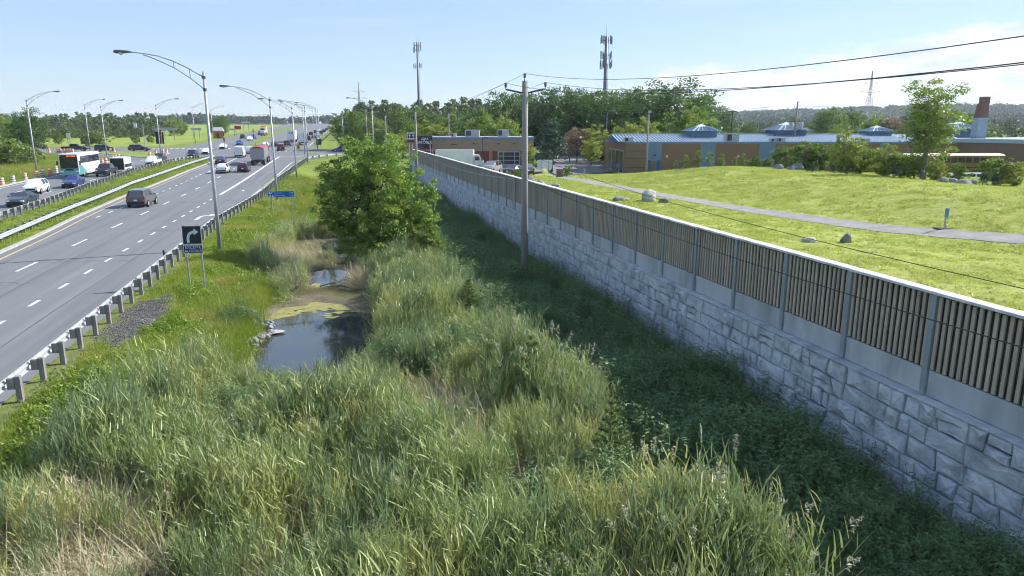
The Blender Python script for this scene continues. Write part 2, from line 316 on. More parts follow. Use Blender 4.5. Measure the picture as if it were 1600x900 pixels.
def ground_material():
    m = bpy.data.materials.new('ground_soil_and_grass'); m.use_nodes = True; n = m.node_tree.nodes; l = m.node_tree.links; p = n['Principled BSDF']
    at = n.new('ShaderNodeVertexColor'); at.layer_name = 'cover'
    g = n.new('ShaderNodeNewGeometry')
    def noise(s, d=5, r=0.6):
        z = n.new('ShaderNodeTexNoise'); z.inputs['Scale'].default_value = s; z.inputs['Detail'].default_value = d; z.inputs['Roughness'].default_value = r; l.new(g.outputs['Position'], z.inputs['Vector']); return z.outputs['Fac']
    def mr(v, a, b, c, d):
        q = n.new('ShaderNodeMapRange'); q.inputs[1].default_value = a; q.inputs[2].default_value = b; q.inputs[3].default_value = c; q.inputs[4].default_value = d; l.new(v, q.inputs[0]); return q.outputs[0]
    hs = n.new('ShaderNodeHueSaturation'); l.new(at.outputs['Color'], hs.inputs['Color'])
    mul = n.new('ShaderNodeMath'); mul.operation = 'MULTIPLY'; l.new(mr(noise(2.6, 8, 0.7), 0.3, 0.7, 0.72, 1.25), mul.inputs[0]); l.new(mr(noise(0.12, 3), 0.3, 0.7, 0.85, 1.15), mul.inputs[1]); l.new(mul.outputs[0], hs.inputs['Value'])
    l.new(mr(noise(0.35, 4), 0.3, 0.7, 0.485, 0.515), hs.inputs['Hue'])
    # bare, pale, dry spots
    mx = n.new('ShaderNodeMix'); mx.data_type = 'RGBA'; l.new(hs.outputs[0], mx.inputs[6]); mx.inputs[7].default_value = (0.42, 0.38, 0.25, 1)
    m2 = n.new('ShaderNodeMath'); m2.operation = 'MULTIPLY'; l.new(mr(noise(0.55, 7, 0.65), 0.6, 0.7, 0, 1), m2.inputs[0]); l.new(at.outputs['Alpha'], m2.inputs[1]); l.new(m2.outputs[0], mx.inputs[0])
    l.new(mx.outputs[2], p.inputs['Base Color']); p.inputs['Roughness'].default_value = 0.95; p.inputs['Specular IOR Level'].default_value = 0.15
    b = n.new('ShaderNodeBump'); b.inputs['Strength'].default_value = 0.7; b.inputs['Distance'].default_value = 0.1; l.new(noise(7.0, 8, 0.75), b.inputs['Height']); l.new(b.outputs[0], p.inputs['Normal'])
    return m
def build_ground():
    X, Y = np.meshgrid(xs, ys); Z = height(X, Y); nx, ny = len(xs), len(ys)
    V = np.stack([X, Y, Z], -1).reshape(-1, 3).astype(np.float32)
    i = np.arange(nx * ny).reshape(ny, nx); F = np.stack([i[:-1, :-1], i[:-1, 1:], i[1:, 1:], i[1:, :-1]], -1).reshape(-1, 4)
    me = bpy.data.meshes.new('ground'); me.vertices.add(len(V)); me.vertices.foreach_set('co', V.reshape(-1)); me.loops.add(F.size); me.loops.foreach_set('vertex_index', F.reshape(-1).astype(np.int32))
    me.polygons.add(len(F)); me.polygons.foreach_set('loop_start', np.arange(0, F.size, 4, dtype=np.int32)); me.polygons.foreach_set('loop_total', np.full(len(F), 4, dtype=np.int32)); me.update(calc_edges=True)
    x, y = V[:, 0], V[:, 1]
    c = np.zeros((len(V), 4)); c[:, 3] = 0.15
    meadow = np.array([0.15, 0.2, 0.045]); c[:, :3] = meadow
    field = np.array([0.24, 0.3, 0.06]); lawnc = np.array([0.34, 0.375, 0.095]); ditch = np.array([0.11, 0.105, 0.05]); mud = np.array([0.16, 0.135, 0.095]); verge = np.array([0.185, 0.235, 0.042]); gravel = np.array([0.11, 0.105, 0.1])
    def blend(mask, col):
        mask = mask[:, None]; c[:, :3] = c[:, :3] * (1 - mask) + col * mask
    blend(((x < -46) & (y > 225)) * sstep(225, 240, y), field)
    blend(sstep(-48, -46, x) * (1 - sstep(12.9, 13.1, x)), verge)
    near = (y < 125)
    blend(near * sstep(-7.2, -5.6, x + (vnoise(x, y, 2.0, 8) - .5) * 1.5) * (1 - sstep(13, 13.1, x)), ditch)
    blend(near * ((x > -4.5) & (x < 3.0) & (y < 62) & (y > 25)) * (1 - sstep(1.1, 1.9, pond_mask(x, y))), mud)
    gv = ((x + 8.45) / .95) ** 2 + ((y - 32.5) / 4.3) ** 2 + (vnoise(x, y, 0.8, 4) - .5) * 1.0
    blend(1 - sstep(0.6, 1.1, gv), gravel)
    blend(sstep(-9.9, -9.5, x) * (1 - sstep(-9.3, -8.8, x)) * (y < 160), gravel * 0.5 + verge * 0.5)
    L = sstep(13.3, 13.37, x) * (1 - sstep(118, 130, y)) * (1 - sstep(76, 90, x)); blend(L, lawnc)
    c[:, 3] = np.where((L > 0.5) & (x < 33) & (y < 60), 1.0, c[:, 3]); c[:, 3] = np.where((x > -9.3) & (x < -6), 0.8, c[:, 3])
    far = np.hypot(x, y) > 900; c[far, :3] = np.array([0.05, 0.08, 0.03])
    at = me.color_attributes.new('cover', 'FLOAT_COLOR', 'POINT'); at.data.foreach_set('color', c.reshape(-1).astype(np.float32))
    o = link_mesh('ground', me, ground_material(), smooth=True); tag(o, kind='structure')
    return o
ground = build_ground()
# ------------------------------------------------------------------ roads
def strip(name, ylist, xl, xr, m, dz=0.02, parent=None, nx=1, zf=None):
    """road sheet between two boundary polylines given as functions of Y"""
    mb = MB(); pr = None
    for y in ylist:
        a, b = xl(y), xr(y); row = [(a + (b - a) * k / nx, y, (float(rise(y)) if zf is None else zf(a + (b - a) * k / nx, y)) + dz) for k in range(nx + 1)]
        if pr:
            for k in range(nx): mb.face([pr[k], pr[k + 1], row[k + 1], row[k]])
        pr = row
    return mb.build(name, m, parent, fix=False)
def pl(*pts):
    ax = [p[0] for p in pts]; ay = [p[1] for p in pts]
    return lambda y: float(np.interp(y, ax, ay))
def poly_sheet(name, pts, m, dz, parent=None, zf=None):
    bm = bmesh.new(); vs = [bm.verts.new((x, y, 0)) for x, y in pts]; f = bm.faces.new(vs)
    if f.normal.z < 0: f.normal_flip()
    bmesh.ops.triangulate(bm, faces=bm.faces)
    for _ in range(4):
        es = [e for e in bm.edges if e.calc_length() > 6]
        if not es: break
        bmesh.ops.subdivide_edges(bm, edges=es, cuts=1); bmesh.ops.triangulate(bm, faces=bm.faces)
    bm.normal_update()
    for v in bm.verts: v.co.z = (float(rise(v.co.y)) if zf is None else zf(v.co.x, v.co.y)) + dz
    for f in bm.faces:
        if f.normal.z < 0: f.normal_flip()
    me = bpy.data.meshes.new(name); bm.to_mesh(me); bm.free()
    return link_mesh(name, me, m, parent)
NEARY = [-20, 0, 20, 40, 60, 71, 80] + list(range(84, 176, 4)); FARY = list(range(212, 280, 4)) + [300, 340, 380, 420, 500, 600, 700, 800, 900, 960, 980, 990, 1000, 1010, 1020, 1100]
RXL = pl((-20, -18.7), (0, -19.4), (50, -21.0), (60, -21.6), (71, -22.6), (90, -23.7), (131, -24.0), (150, -23.6), (175, -24.3))
RXR = pl((-20, -9.85), (60, -9.85), (84, -8.6), (108, -8.1), (132, -7.0), (150, -6.0), (160, -4.5), (176, 1.0))
LXL = pl((-20, -41.0), (60, -42.3), (111, -42.9), (127, -43.1), (144, -43.6), (158, -43.4), (166, -44.5), (172, -47.5), (176, -52))
LXR = pl((-20, -24.5), (60, -27.9), (71, -28.4), (83, -29.3), (103, -31.2), (130, -32.4), (156, -31.6), (176, -28.0))
right_road = strip('highway_northbound', NEARY, RXL, RXR, M['asphalt']); tag(right_road, kind='structure')
left_road = strip('highway_southbound', NEARY, LXL, LXR, M['asphalt']); tag(left_road, kind='structure')
cross = poly_sheet('cross_street', [(-150, 226), (-78, 222), (-54, 222), (-42, 221), (-38, 226), (-6, 226), (-3, 208), (4, 199), (60, 203), (60, 190), (20, 184), (2, 178), (-1, 170), (-24, 171), (-29, 171), (-47, 167.5), (-51, 174), (-58, 181), (-70, 190), (-150, 206)], M['asphalt'], 0.026); tag(cross, kind='structure')
FRL = pl((212, -21.8), (300, -24), (420, -27), (1000, -30)); FRR = pl((212, -6), (300, -4), (420, -1.5), (1000, 4))
FLL = pl((212, -42), (264, -40.5), (462, -44.5), (1000, -50)); FLR = pl((212, -24), (300, -28), (420, -32), (1000, -36))
o = strip('highway_far_northbound', FARY, FRL, FRR, M['asphalt'], 0.03); tag(o, kind='structure')
o = strip('highway_far_southbound', FARY, FLL, FLR, M['asphalt'], 0.03); tag(o, kind='structure')
# --- painted markings: each a thin sheet lying on its road
def stripe(name, path, w, m, parent, dz=0.026):
    mb = MB(); pr = None
    for x, y in path:
        z = float(rise(y)) + dz; row = [(x - w / 2, y, z), (x + w / 2, y, z)]
        if pr: mb.face([pr[0], pr[1], row[1], row[0]])
        pr = row
    return mb.build(name, m, parent, fix=False)
def dashes(name, xf, y0, y1, step, ln, w, parent, dz=0.026):
    proto = None; y = y0
    while y < y1:
        sl = (float(rise(y + ln)) - float(rise(y))) / ln
        if proto is None:
            mb = MB(); mb.face([(-w / 2, 0, 0), (w / 2, 0, 0), (w / 2, ln, 0), (-w / 2, ln, 0)]); me = mb.mesh(name, False); me.materials.append(M['paint_white']); proto = me
        o = bpy.data.objects.new(name, proto); COL.objects.link(o); o.parent = parent; o.location = (xf(y), y, float(rise(y)) + dz)
        o.rotation_euler = (math.atan(sl), 0, -math.atan((xf(y + ln) - xf(y)) / ln)); y += step
def yy(a, b, s=4.0): return list(np.arange(a, b, s)) + [b]
stripe('edge_line', [(-10.62, y) for y in yy(-10, 60)] + [(pl((60, -10.62), (84, -9.5), (108, -9.0), (150, -8.0), (158, -6.6), (165, -3.5))(y), y) for y in yy(63, 165)], 0.17, M['paint_white'], right_road)
stripe('yellow_edge_line', [(RXL(y) + 0.75, y) for y in yy(-10, 168)], 0.16, M['paint_yellow'], right_road)
stripe('gore_line', [(pl((90, -13.3), (177, -11.6))(y), y) for y in yy(91, 172)], 0.36, M['paint_white'], right_road)
dashes('lane_dash', lambda y: pl((0, -17.85), (70, -17.55), (180, -16.9))(y), 17.5, 160, 9.05, 3.0, 0.17, right_road)
dashes('short_lane_dash', lambda y: pl((0, -14.0), (90, -13.4))(y), 20.5, 88, 3.75, 1.25, 0.17, right_road)
dashes('short_lane_dash', lambda y: pl((70, -20.9), (180, -20.6))(y), 70.5, 125, 3.75, 1.25, 0.16, right_road)
stripe('turn_lane_line', [(-20.4, y) for y in yy(128, 171)], 0.2, M['paint_white'], right_road)
stripe('edge_line', [(LXL(y) + 0.8, y) for y in yy(0, 160)], 0.16, M['paint_white'], left_road)
stripe('yellow_edge_line', [(LXR(y) - 0.9, y) for y in yy(0, 168)], 0.16, M['paint_yellow'], left_road)
dashes('lane_dash', lambda y: pl((60, -34.0), (180, -35.0))(y), 61, 165, 9.05, 3.0, 0.16, left_road)
dashes('lane_dash', lambda y: pl((60, -37.8), (180, -38.6))(y), 63, 165, 9.05, 3.0, 0.16, left_road)
def turn_arrow(x, y, parent):
    """painted right-turn arrow: stem, bend and head"""
    mb = MB(); z = float(rise(y)) + 0.027; w = 0.14
    cl = [(0, 0), (0, 2.0), (0.08, 2.6), (0.3, 3.1), (0.62, 3.35)]
    for (a, b), (c, d) in zip(cl[:-1], cl[1:]):
        t = Vector((c - a, d - b)).normalized(); nn = Vector((t.y, -t.x)) * w
        mb.face([(x + a - nn.x, y + b - nn.y, z), (x + a + nn.x, y + b + nn.y, z), (x + c + nn.x, y + d + nn.y, z), (x + c - nn.x, y + d - nn.y, z)])
    mb.face([(x + .62, y + 2.75, z), (x + 1.5, y + 3.35, z), (x + .62, y + 4.0, z)])
    mb.build('turn_arrow', M['paint_white'], parent, fix=False)
def crack(path, w=.05, dz=.0235):
    mb = MB(); pr = None; r_ = random.Random(len(path) + int(path[0][1] * 7))
    for i, (x, y) in enumerate(path):
        q = path[min(i + 1, len(path) - 1)]; p = path[max(i - 1, 0)]; t = Vector((q[0] - p[0], q[1] - p[1])).normalized(); nn = Vector((t.y, -t.x)) * w * r_.uniform(.35, .6); z = float(rise(y)) + dz; row = [(x - nn.x, y - nn.y, z), (x + nn.x, y + nn.y, z)]
        if pr: mb.face([pr[0], pr[1], row[1], row[0]])
        pr = row
    mb.build('sealed_crack', M['tar'], right_road, fix=False)
_cr = random.Random(4)
for xj in (-12.3, -15.9, -19.6): crack([(xj + .05 * math.sin(y * .31 + xj), y) for y in np.arange(14, 168, 1.5)], .05)
for _ in range(13):
    yc = _cr.uniform(22, 130); xa_ = _cr.uniform(-20.5, -14); L_ = _cr.uniform(2, 7); crack([(xa_ + L_ * k / 8, yc + _cr.uniform(-.12, .12) + .3 * math.sin(k * .8)) for k in range(9)], .055)
for ax_, ay_ in ((-11.9, 66.5), (-11.2, 95.5), (-10.6, 127), (-9.9, 163), (-22.6, 121), (-22.4, 150)): turn_arrow(ax_, ay_, right_road)
def zebra(y0, x0, x1, parent, step=1.5):
    x = x0
    while x < x1:
        mb = MB(); z0, z1 = float(rise(y0)) + 0.034, float(rise(y0 + 2.6)) + 0.034
        mb.face([(x, y0, z0), (x + .6, y0, z0), (x + .6, y0 + 2.6, z1), (x, y0 + 2.6, z1)]); mb.build('crosswalk_bar', M['paint_white'], parent, fix=False); x += step
zebra(213, -52, -24, cross); zebra(196, -18, -6, cross)
stripe('stop_line', [(-11.6 + .001 * k, 170.5 + k) for k in (0, .5)], 9.5, M['paint_white'], cross, 0.034)
# far lane lines
o = stripe('edge_line', [(FRR(y) - 0.9, y) for y in FARY[3:]], 0.25, M['paint_white'], bpy.data.objects['highway_far_northbound'], 0.04)
dashes('lane_dash', lambda y: pl((212, -12.5), (420, -9.5), (1000, -6))(y), 228, 330, 9.05, 3.0, 0.2, bpy.data.objects['highway_far_northbound'], 0.04)
dashes('lane_dash', lambda y: pl((212, -32.5), (420, -37))(y), 228, 330, 9.05, 3.0, 0.2, bpy.data.objects['highway_far_southbound'], 0.04)
# kerbs
def kerb(name, path, w=0.32, h=0.14, parent=None):
    mb = MB()
    for (x0, y0), (x1, y1) in zip(path[:-1], path[1:]):
        t = Vector((x1 - x0, y1 - y0)).normalized(); nx_, ny_ = -t.y * w / 2, t.x * w / 2
        za, zb = float(rise(y0)), float(rise(y1))
        b = [(x0 - nx_, y0 - ny_, za - .05), (x0 + nx_, y0 + ny_, za - .05), (x1 + nx_, y1 + ny_, zb - .05), (x1 - nx_, y1 - ny_, zb - .05)]
        t_ = [(p[0], p[1], p[2] + .05 + h) for p in b]; mb.raw(b + t_, [(4, 5, 6, 7), (0, 1, 5, 4), (1, 2, 6, 5), (2, 3, 7, 6), (3, 0, 4, 7)])
    o = mb.build(name, M['kerb'], parent)
    if not parent: tag(o, kind='structure')
    return o
kerb('median_kerb', [(RXL(y) - 0.1, y) for y in yy(-10, 172)])
kerb('verge_kerb', [(LXL(y) - 0.15, y) for y in yy(20, 160)] + [(-44.0, 162.5), (-45.6, 166.5), (-48.6, 170.5), (-52, 174.5), (-58, 180.6), (-70, 189.6), (-100, 196)])
isl = poly_sheet('traffic_island', [(-54, 201), (-46, 198), (-38.4, 189.5), (-38.2, 186), (-39.2, 173.5), (-41, 173.5), (-46, 180), (-54, 191), (-56, 197)], mat('island_grass', (0.16, 0.22, 0.04), (0.24, 0.29, 0.06), scale=1.5, rough=0.95, coords='World'), 0.14); tag(isl, kind='structure')
kerb('island_kerb', [(-54, 201), (-46, 198), (-38.4, 189.5), (-38.2, 186), (-39.2, 173.5), (-41, 173.5), (-46, 180), (-54, 191), (-56, 197), (-54, 201)], 0.3, 0.16)
# --- footpath across the lawn and the car park behind it
PATHP = [(30.6, 100), (30.4, 94), (29.8, 87.9), (28.9, 76), (28.8, 63.7), (29.4, 54), (30.6, 45.1), (31.7, 39), (32.6, 35.1), (35, 28.9), (38.5, 22), (43, 15)]
def path_sheet():
    mb = MB(); P = [Vector((a, b)) for a, b in PATHP]; Q = []
    for a, b in zip(P[:-1], P[1:]):
        k = max(1, int((b - a).length / 0.8))
        for i in range(k): Q.append(a + (b - a) * i / k)
    Q.append(P[-1]); pr = None
    for i, q in enumerate(Q):
        t = (Q[min(i + 2, len(Q) - 1)] - Q[max(i - 2, 0)]).normalized(); nn = Vector((t.y, -t.x)); row = []
        for s in (-1.05, -.5, 0, .5, 1.05):
            p = q + nn * (s + 0.06 * math.sin(i * 1.7 + s)); row.append((p.x, p.y, hz(p.x, p.y) + 0.03))
        if pr:
            for k in range(4): mb.face([pr[k], pr[k + 1], row[k + 1], row[k]])
        pr = row
    o = mb.build('footpath', M['path'], smooth=True); tag(o, kind='structure')
path_sheet()
# ------------------------------------------------------------------ pond
def water_sheet():
    bm = bmesh.new(); rows = []
    xs_ = np.linspace(-4.6, 3.0, 16); ys_ = np.linspace(24, 63, 40)
    g = [[bm.verts.new((x, y, -1.5)) for x in xs_] for y in ys_]
    for j in range(len(ys_) - 1):
        for i in range(len(xs_) - 1): bm.faces.new((g[j][i], g[j][i + 1], g[j + 1][i + 1], g[j + 1][i]))
    me = bpy.data.meshes.new('pond_water'); bm.to_mesh(me); bm.free()
    o = link_mesh('pond_water', me, M['water']); tag(o, kind='structure')
water_sheet()
def algae_mat():
    """a broken scum of many small irregular rafts, thick at the far shore and thin towards the open water"""
    r_ = random.Random(5); mb = MB(); k = 0
    while k < 420:
        x, y = r_.uniform(-4.2, 2.4), r_.uniform(33.5, 44); t = (y - (36.6 - .12 * (x + 1) ** 2 + .5 * math.sin(x * 2.1)))
        if t < -1.6 + 1.6 * r_.random() ** .5 * 2 or (t < .2 and r_.random() < .8): continue
        rad = r_.uniform(.08, .42) * (1.2 if t > .6 else .6); z = -1.497 + k * .00003; n = 9; ph = r_.random() * 6; ring = []
        for j in range(n):
            a_ = 2 * math.pi * j / n; q = rad * (1 + .35 * math.sin(a_ * 3 + ph) + r_.uniform(-.15, .15)); ring.append((x + q * math.cos(a_) * 1.5, y + q * math.sin(a_) * .8, z))
        mb.face(ring); k += 1
    o = mb.build('floating_algae', M['algae'], fix=False); tag(o, 'yellow green algae floating at the far end of the pond', 'algae', kind='stuff')
algae_mat()
# ------------------------------------------------------------------ stone retaining wall
def stone_mesh(poly, name, seed):
    """one rough stone: outline in the wall plane (y,z), worked forward to -x with a worn edge and an uneven face"""
    r_ = random.Random(seed); pts = [Vector((p[0], p[1])) for p in poly]
    c = sum(pts, Vector((0, 0))) / len(pts); out = []
    for i in range(len(pts)):
        a, b = pts[i], pts[(i + 1) % len(pts)]; k = max(1, min(4, int((b - a).length / 0.3)))
        for j in range(k):
            p = a + (b - a) * j / k
            if j: p = p + Vector((r_.uniform(-.014, .014), r_.uniform(-.014, .014)))
            out.append(p)
    n = len(out); vs = []; tilt_y, tilt_z = r_.uniform(-.08, .06), r_.uniform(-.05, .05); proud = r_.uniform(-0.01, 0.05)
    def ring(inset, depth, rough):
        for p in out:
            d = p - c; L = d.length; q = p - d * min(0.6, inset / max(L, 0.05))
            vs.append((-(depth + proud + rough * r_.uniform(-1, 1) + (q.y - c.y) * tilt_y * (inset > 0) + (q.x - c.x) * tilt_z * (inset > 0)), q.x, q.y))
    ring(0.016, 0.0, 0); ring(0.02, 0.07, 0.012); ring(0.05, 0.115, 0.02); ring(0.15, 0.13, 0.034)
    vs.append((-(0.14 + proud + r_.uniform(-.012, .018)), c.x, c.y)); fs = []
    for k in range(3):
        for j in range(n): fs.append((k * n + j, k * n + (j + 1) % n, (k + 1) * n + (j + 1) % n, (k + 1) * n + j))
    for j in range(n): fs.append((3 * n + j, 3 * n + (j + 1) % n, 4 * n))
    return vs, fs
def split_block(y0, y1, z0, z1, r_):
    """a precast block face divided into stones of irregular outline"""
    w, h = y1 - y0, z1 - z0; j = lambda a: r_.uniform(-a, a); t = r_.random()
    if t < 0.2 or w < 0.7: return [[(y0, z0), (y1, z0), (y1, z1), (y0, z1)]]
    if t < 0.55:
        m = y0 + w * r_.uniform(0.3, 0.7); a, b = m + j(.14), m + j(.14)
        return [[(y0, z0), (a, z0), (b, z1), (y0, z1)], [(a, z0), (y1, z0), (y1, z1), (b, z1)]]
    if t < 0.75:
        m = y0 + w * r_.uniform(.35, .65); a, b = m + j(.1), m + j(.1); q = z0 + h * r_.uniform(.4, .6); f = (q - z0) / h; mm = a + (b - a) * f
        if r_.random() < .5: return [[(y0, z0), (a, z0), (mm, q), (y0, q + j(.05))], [(y0, q + 0), (mm, q), (b, z1), (y0, z1)], [(a, z0), (y1, z0), (y1, z1), (b, z1), (mm, q)]]
        return [[(y0, z0), (a, z0), (mm, q), (b, z1), (y0, z1)], [(a, z0), (y1, z0), (y1, q), (mm, q)], [(mm, q), (y1, q), (y1, z1), (b, z1)]]
    a = y0 + w * r_.uniform(.25, .42); b = y0 + w * r_.uniform(.6, .78)
    return [[(y0, z0), (a, z0), (a + j(.1), z1), (y0, z1)], [(a, z0), (b, z0), (b + j(.08), z1), (a, z1)], [(b, z0), (y1, z0), (y1, z1), (b, z1)]]
WZ = [-1.05, -0.62, -0.12, 0.33, 0.83, 1.30, 1.80]
def build_wall():
    root = empty('stone_retaining_wall', (WALL_X, 60, -0.7)); tag(root, 'long blue grey stone block retaining wall below the slatted fence', 'retaining wall')
    L = WALL_END + 6; mb = MB(); mb.box((0.3, (WALL_END - 6) / 2 - 60, 0.42 + 0.7), (0.5, L, 2.75)); mb.build('wall_core', M['mortar'], root)
    y0_ = -6.0
    while y0_ < WALL_END:
        m2 = MB(); m2.cbox((.06, y0_ + 1.37 - 60, 1.835 + .7), (.3, 2.735, .06), .012); m2.build('coping_slab', M['stone'], root); y0_ += 2.75
    r_ = random.Random(11); stones = []
    for k in range(len(WZ) - 1):
        y = -6 + r_.uniform(0, 1.2)
        while y < WALL_END:
            w = r_.uniform(0.95, 1.75); z0, z1 = WZ[k] + 0.0, WZ[k + 1]
            if k == len(WZ) - 2: w *= 0.9
            stones += split_block(y, min(y + w, WALL_END), z0, z1, r_); y += w
    lo = WALL_X + 0.05; far = MB(); cnt = 0
    stones = [s for s in stones if max(p[1] for p in s) > -0.85]
    cand = sorted(stones, key=lambda s: abs(sum(p[0] for p in s) / len(s) - 8.2))
    near_ids = set(id(s) for s in cand[:300])
    for i, s in enumerate(stones):
        cy = sum(p[0] for p in s) / len(s); cz = sum(p[1] for p in s) / len(s)
        vs, fs = stone_mesh([(p[0] - cy, p[1] - cz) for p in s], 'stone', i)
        if id(s) in near_ids:
            me = bpy.data.meshes.new('stone'); me.from_pydata(vs, [], fs); me.update()
            link_mesh('stone', me, M['stone'], root, (0.06, cy - 60, cz + 0.7), smooth=False)
        else: far.raw([(v[0] + 0.06, v[1] + cy - 60, v[2] + cz + 0.7) for v in vs], fs)
    o = far.build('distant_stones', M['stone'], root, smooth=False, fix=False); o['kind'] = 'stuff'
build_wall()
# ------------------------------------------------------------------ slatted noise fence on the wall
BAY, P0 = 2.75, 12.74
def build_fence():
    root = empty('noise_fence', (WALL_X, 60, 1.9)); tag(root, 'long wooden slat noise fence with white cap standing on the stone wall', 'fence')
    z0, zc, zs, zt = 0.0, 0.62, 2.36, 2.46
    x0 = 0.16
    ks = [k for k in range(-6, 60) if P0 + BAY * k < WALL_END]
    def share(name, mb, m): me = mb.mesh(name); me.materials.append(m); return me
    mb = MB(); mb.box((x0 + 0.02, 0, 1.19), (0.16, 0.15, 2.38)); post = share('post', mb, M['fence_post'])
    mb = MB(); mb.cbox((x0 + .05, BAY / 2, zc / 2 - .02), (0.1, BAY - 0.16, zc - 0.0), 0.012); conc = share('concrete_panel', mb, M['concrete'])
    mb = MB(); mb.box((x0 + 0.1, BAY / 2, (zc + zs) / 2 - .04), (0.06, BAY - 0.15, zs - zc + .07)); back = share('acoustic_panel', mb, M['panel_dark'])
    mb = MB(); mb.cbox((x0 + 0.06, BAY / 2, zt - 0.03), (0.34, BAY - 0.018, 0.07), 0.012); cap = share('cap', mb, M['cap'])
    mb = MB(); mb.cbox((x0 + 0.02, 0, (zc + zs) / 2), (0.05, 0.088, zs - zc - 0.02), 0.008); slat = share('slat', mb, M['slat'])
    NS = 15; far = MB()
    fr_ = random.Random(2)
    def put(name, me, y):
        o = bpy.data.objects.new(name, me); COL.objects.link(o); o.parent = root; j = .006 if name == 'slat' else .003; o.location = (fr_.uniform(-j, j), y - 60 + fr_.uniform(-j, j), fr_.uniform(-j, j) * 1.2); o.rotation_euler = (fr_.uniform(-1, 1) * (.004 if name == 'slat' else .0005), 0, 0); return o
    order = sorted(ks, key=lambda k: abs(P0 + BAY * k - 9)); nearbays = set([k for k in order if k >= -2][:21])
    for k in ks:
        y = P0 + BAY * k; put('post', post, y); put('concrete_panel', conc, y); put('acoustic_panel', back, y); put('cap', cap, y)
        for s in range(NS):
            yy_ = y + 0.14 + (BAY - 0.28) * s / (NS - 1)
            if k in nearbays: put('slat', slat, yy_)
            else: far.box((x0 + 0.02, yy_ - 60, (zc + zs) / 2), (0.05, 0.088, zs - zc - .02))
    put('post', post, P0 + BAY * (ks[-1] + 1))
    o = far.build('distant_slats', M['slat'], root, fix=False); o['kind'] = 'stuff'
build_fence()
# ------------------------------------------------------------------ guard rails
def guardrail(label, pathf, y0, y1, side, step=1.78, name='guardrail', post_h=0.78, extra=None):
    """W-beam on wooden posts; side: +1 when the posts stand on the +X side of the beam"""
    cx, cy = pathf((y0 + y1) / 2), (y0 + y1) / 2; root = empty(name, (cx, cy, float(rise(cy)))); tag(root, label, 'guardrail', 'highway guardrails'); z00 = float(rise(cy))
    pts = [(pathf(y), y) for y in np.arange(y0, y1 + .01, step)] + (extra or [])
    prof = [(0, .40), (.055, .44), (.055, .52), (0, .56), (0, .60), (.055, .64), (.055, .70), (0, .73)]
    mb = MB(); prev = None
    for i, (x, y) in enumerate(pts):
        a = pts[max(i - 1, 0)]; b = pts[min(i + 1, len(pts) - 1)]; t = Vector((b[0] - a[0], b[1] - a[1])).normalized(); nn = Vector((t.y, -t.x)) * -side
        z = float(rise(y)) - z00; row = [(x - cx + nn.x * (d + .04), y - cy + nn.y * (d + .04), z + h) for d, h in prof]; rb = [(x - cx + nn.x * (d + .034), y - cy + nn.y * (d + .034), z + h) for d, h in prof]
        if prev:
            for k in range(len(prof) - 1): mb.face([prev[0][k], prev[0][k + 1], row[k + 1], row[k]]); mb.face([prev[1][k + 1], prev[1][k], rb[k], rb[k + 1]])
        prev = (row, rb)
    mb.build('rail_beam', M['rail'], root, smooth=False, fix=False)
    pm = MB(); pm.cbox((0, 0, post_h / 2 - .12), (0.16, 0.16, post_h + .24), .012); pmesh = pm.mesh('post'); pmesh.materials.append(M['post_wood'])
    bm_ = MB(); bm_.cbox((0, 0, 0), (0.2, 0.14, 0.34), .01); bmesh_ = bm_.mesh('blockout'); bmesh_.materials.append(M['post_wood'])
    for i, (x, y) in enumerate(pts):
        a = pts[max(i - 1, 0)]; b = pts[min(i + 1, len(pts) - 1)]; t = Vector((b[0] - a[0], b[1] - a[1])).normalized(); nn = Vector((t.y, -t.x)) * side
        o = bpy.data.objects.new('post', pmesh); COL.objects.link(o); o.parent = root; o.location = (x - cx + nn.x * .3, y - cy + nn.y * .3, float(rise(y)) - z00); o.rotation_euler = (0, 0, math.atan2(nn.y, nn.x))
        q = bpy.data.objects.new('blockout', bmesh_); COL.objects.link(q); q.parent = o; q.location = (-.19, 0, .56)
GR = pl((-5, -9.72), (62, -9.72), (84, -8.4), (108, -7.9), (132, -6.7), (150, -5.7), (158, -5.0))
guardrail('long guardrail on wooden posts along the right edge of the highway', GR, 8.55 - 1.78 * 4, 157, 1, extra=[(-4.2, 160.5), (-2.9, 164), (-1.2, 167), (.9, 169.6), (3.2, 171.6), (5.6, 173), (8, 174), (10.5, 174.8), (13, 175.4), (16, 176)])
NR = pl((20, -20.9), (40, -21.9), (55, -22.6), (72, -24.1), (105, -26.2), (147, -25.9), (170, -25.0))
guardrail('guardrail with white rail along the near side of the grass median', NR, 30, 169, -1, name='guardrail')
FR = pl((40, -27.3), (71, -28.5), (83, -29.3), (103, -31.2), (130, -32.3), (156, -31.4), (170, -27.9))
guardrail('guardrail on wooden posts along the far side of the grass median', FR, 50, 167, 1, name='guardrail')
FG = pl((226, -4.4), (300, -2.4), (420, 0.6), (600, 2.5))
guardrail('distant guardrail beside the road beyond the intersection', FG, 232, 420, 1, step=6.0)
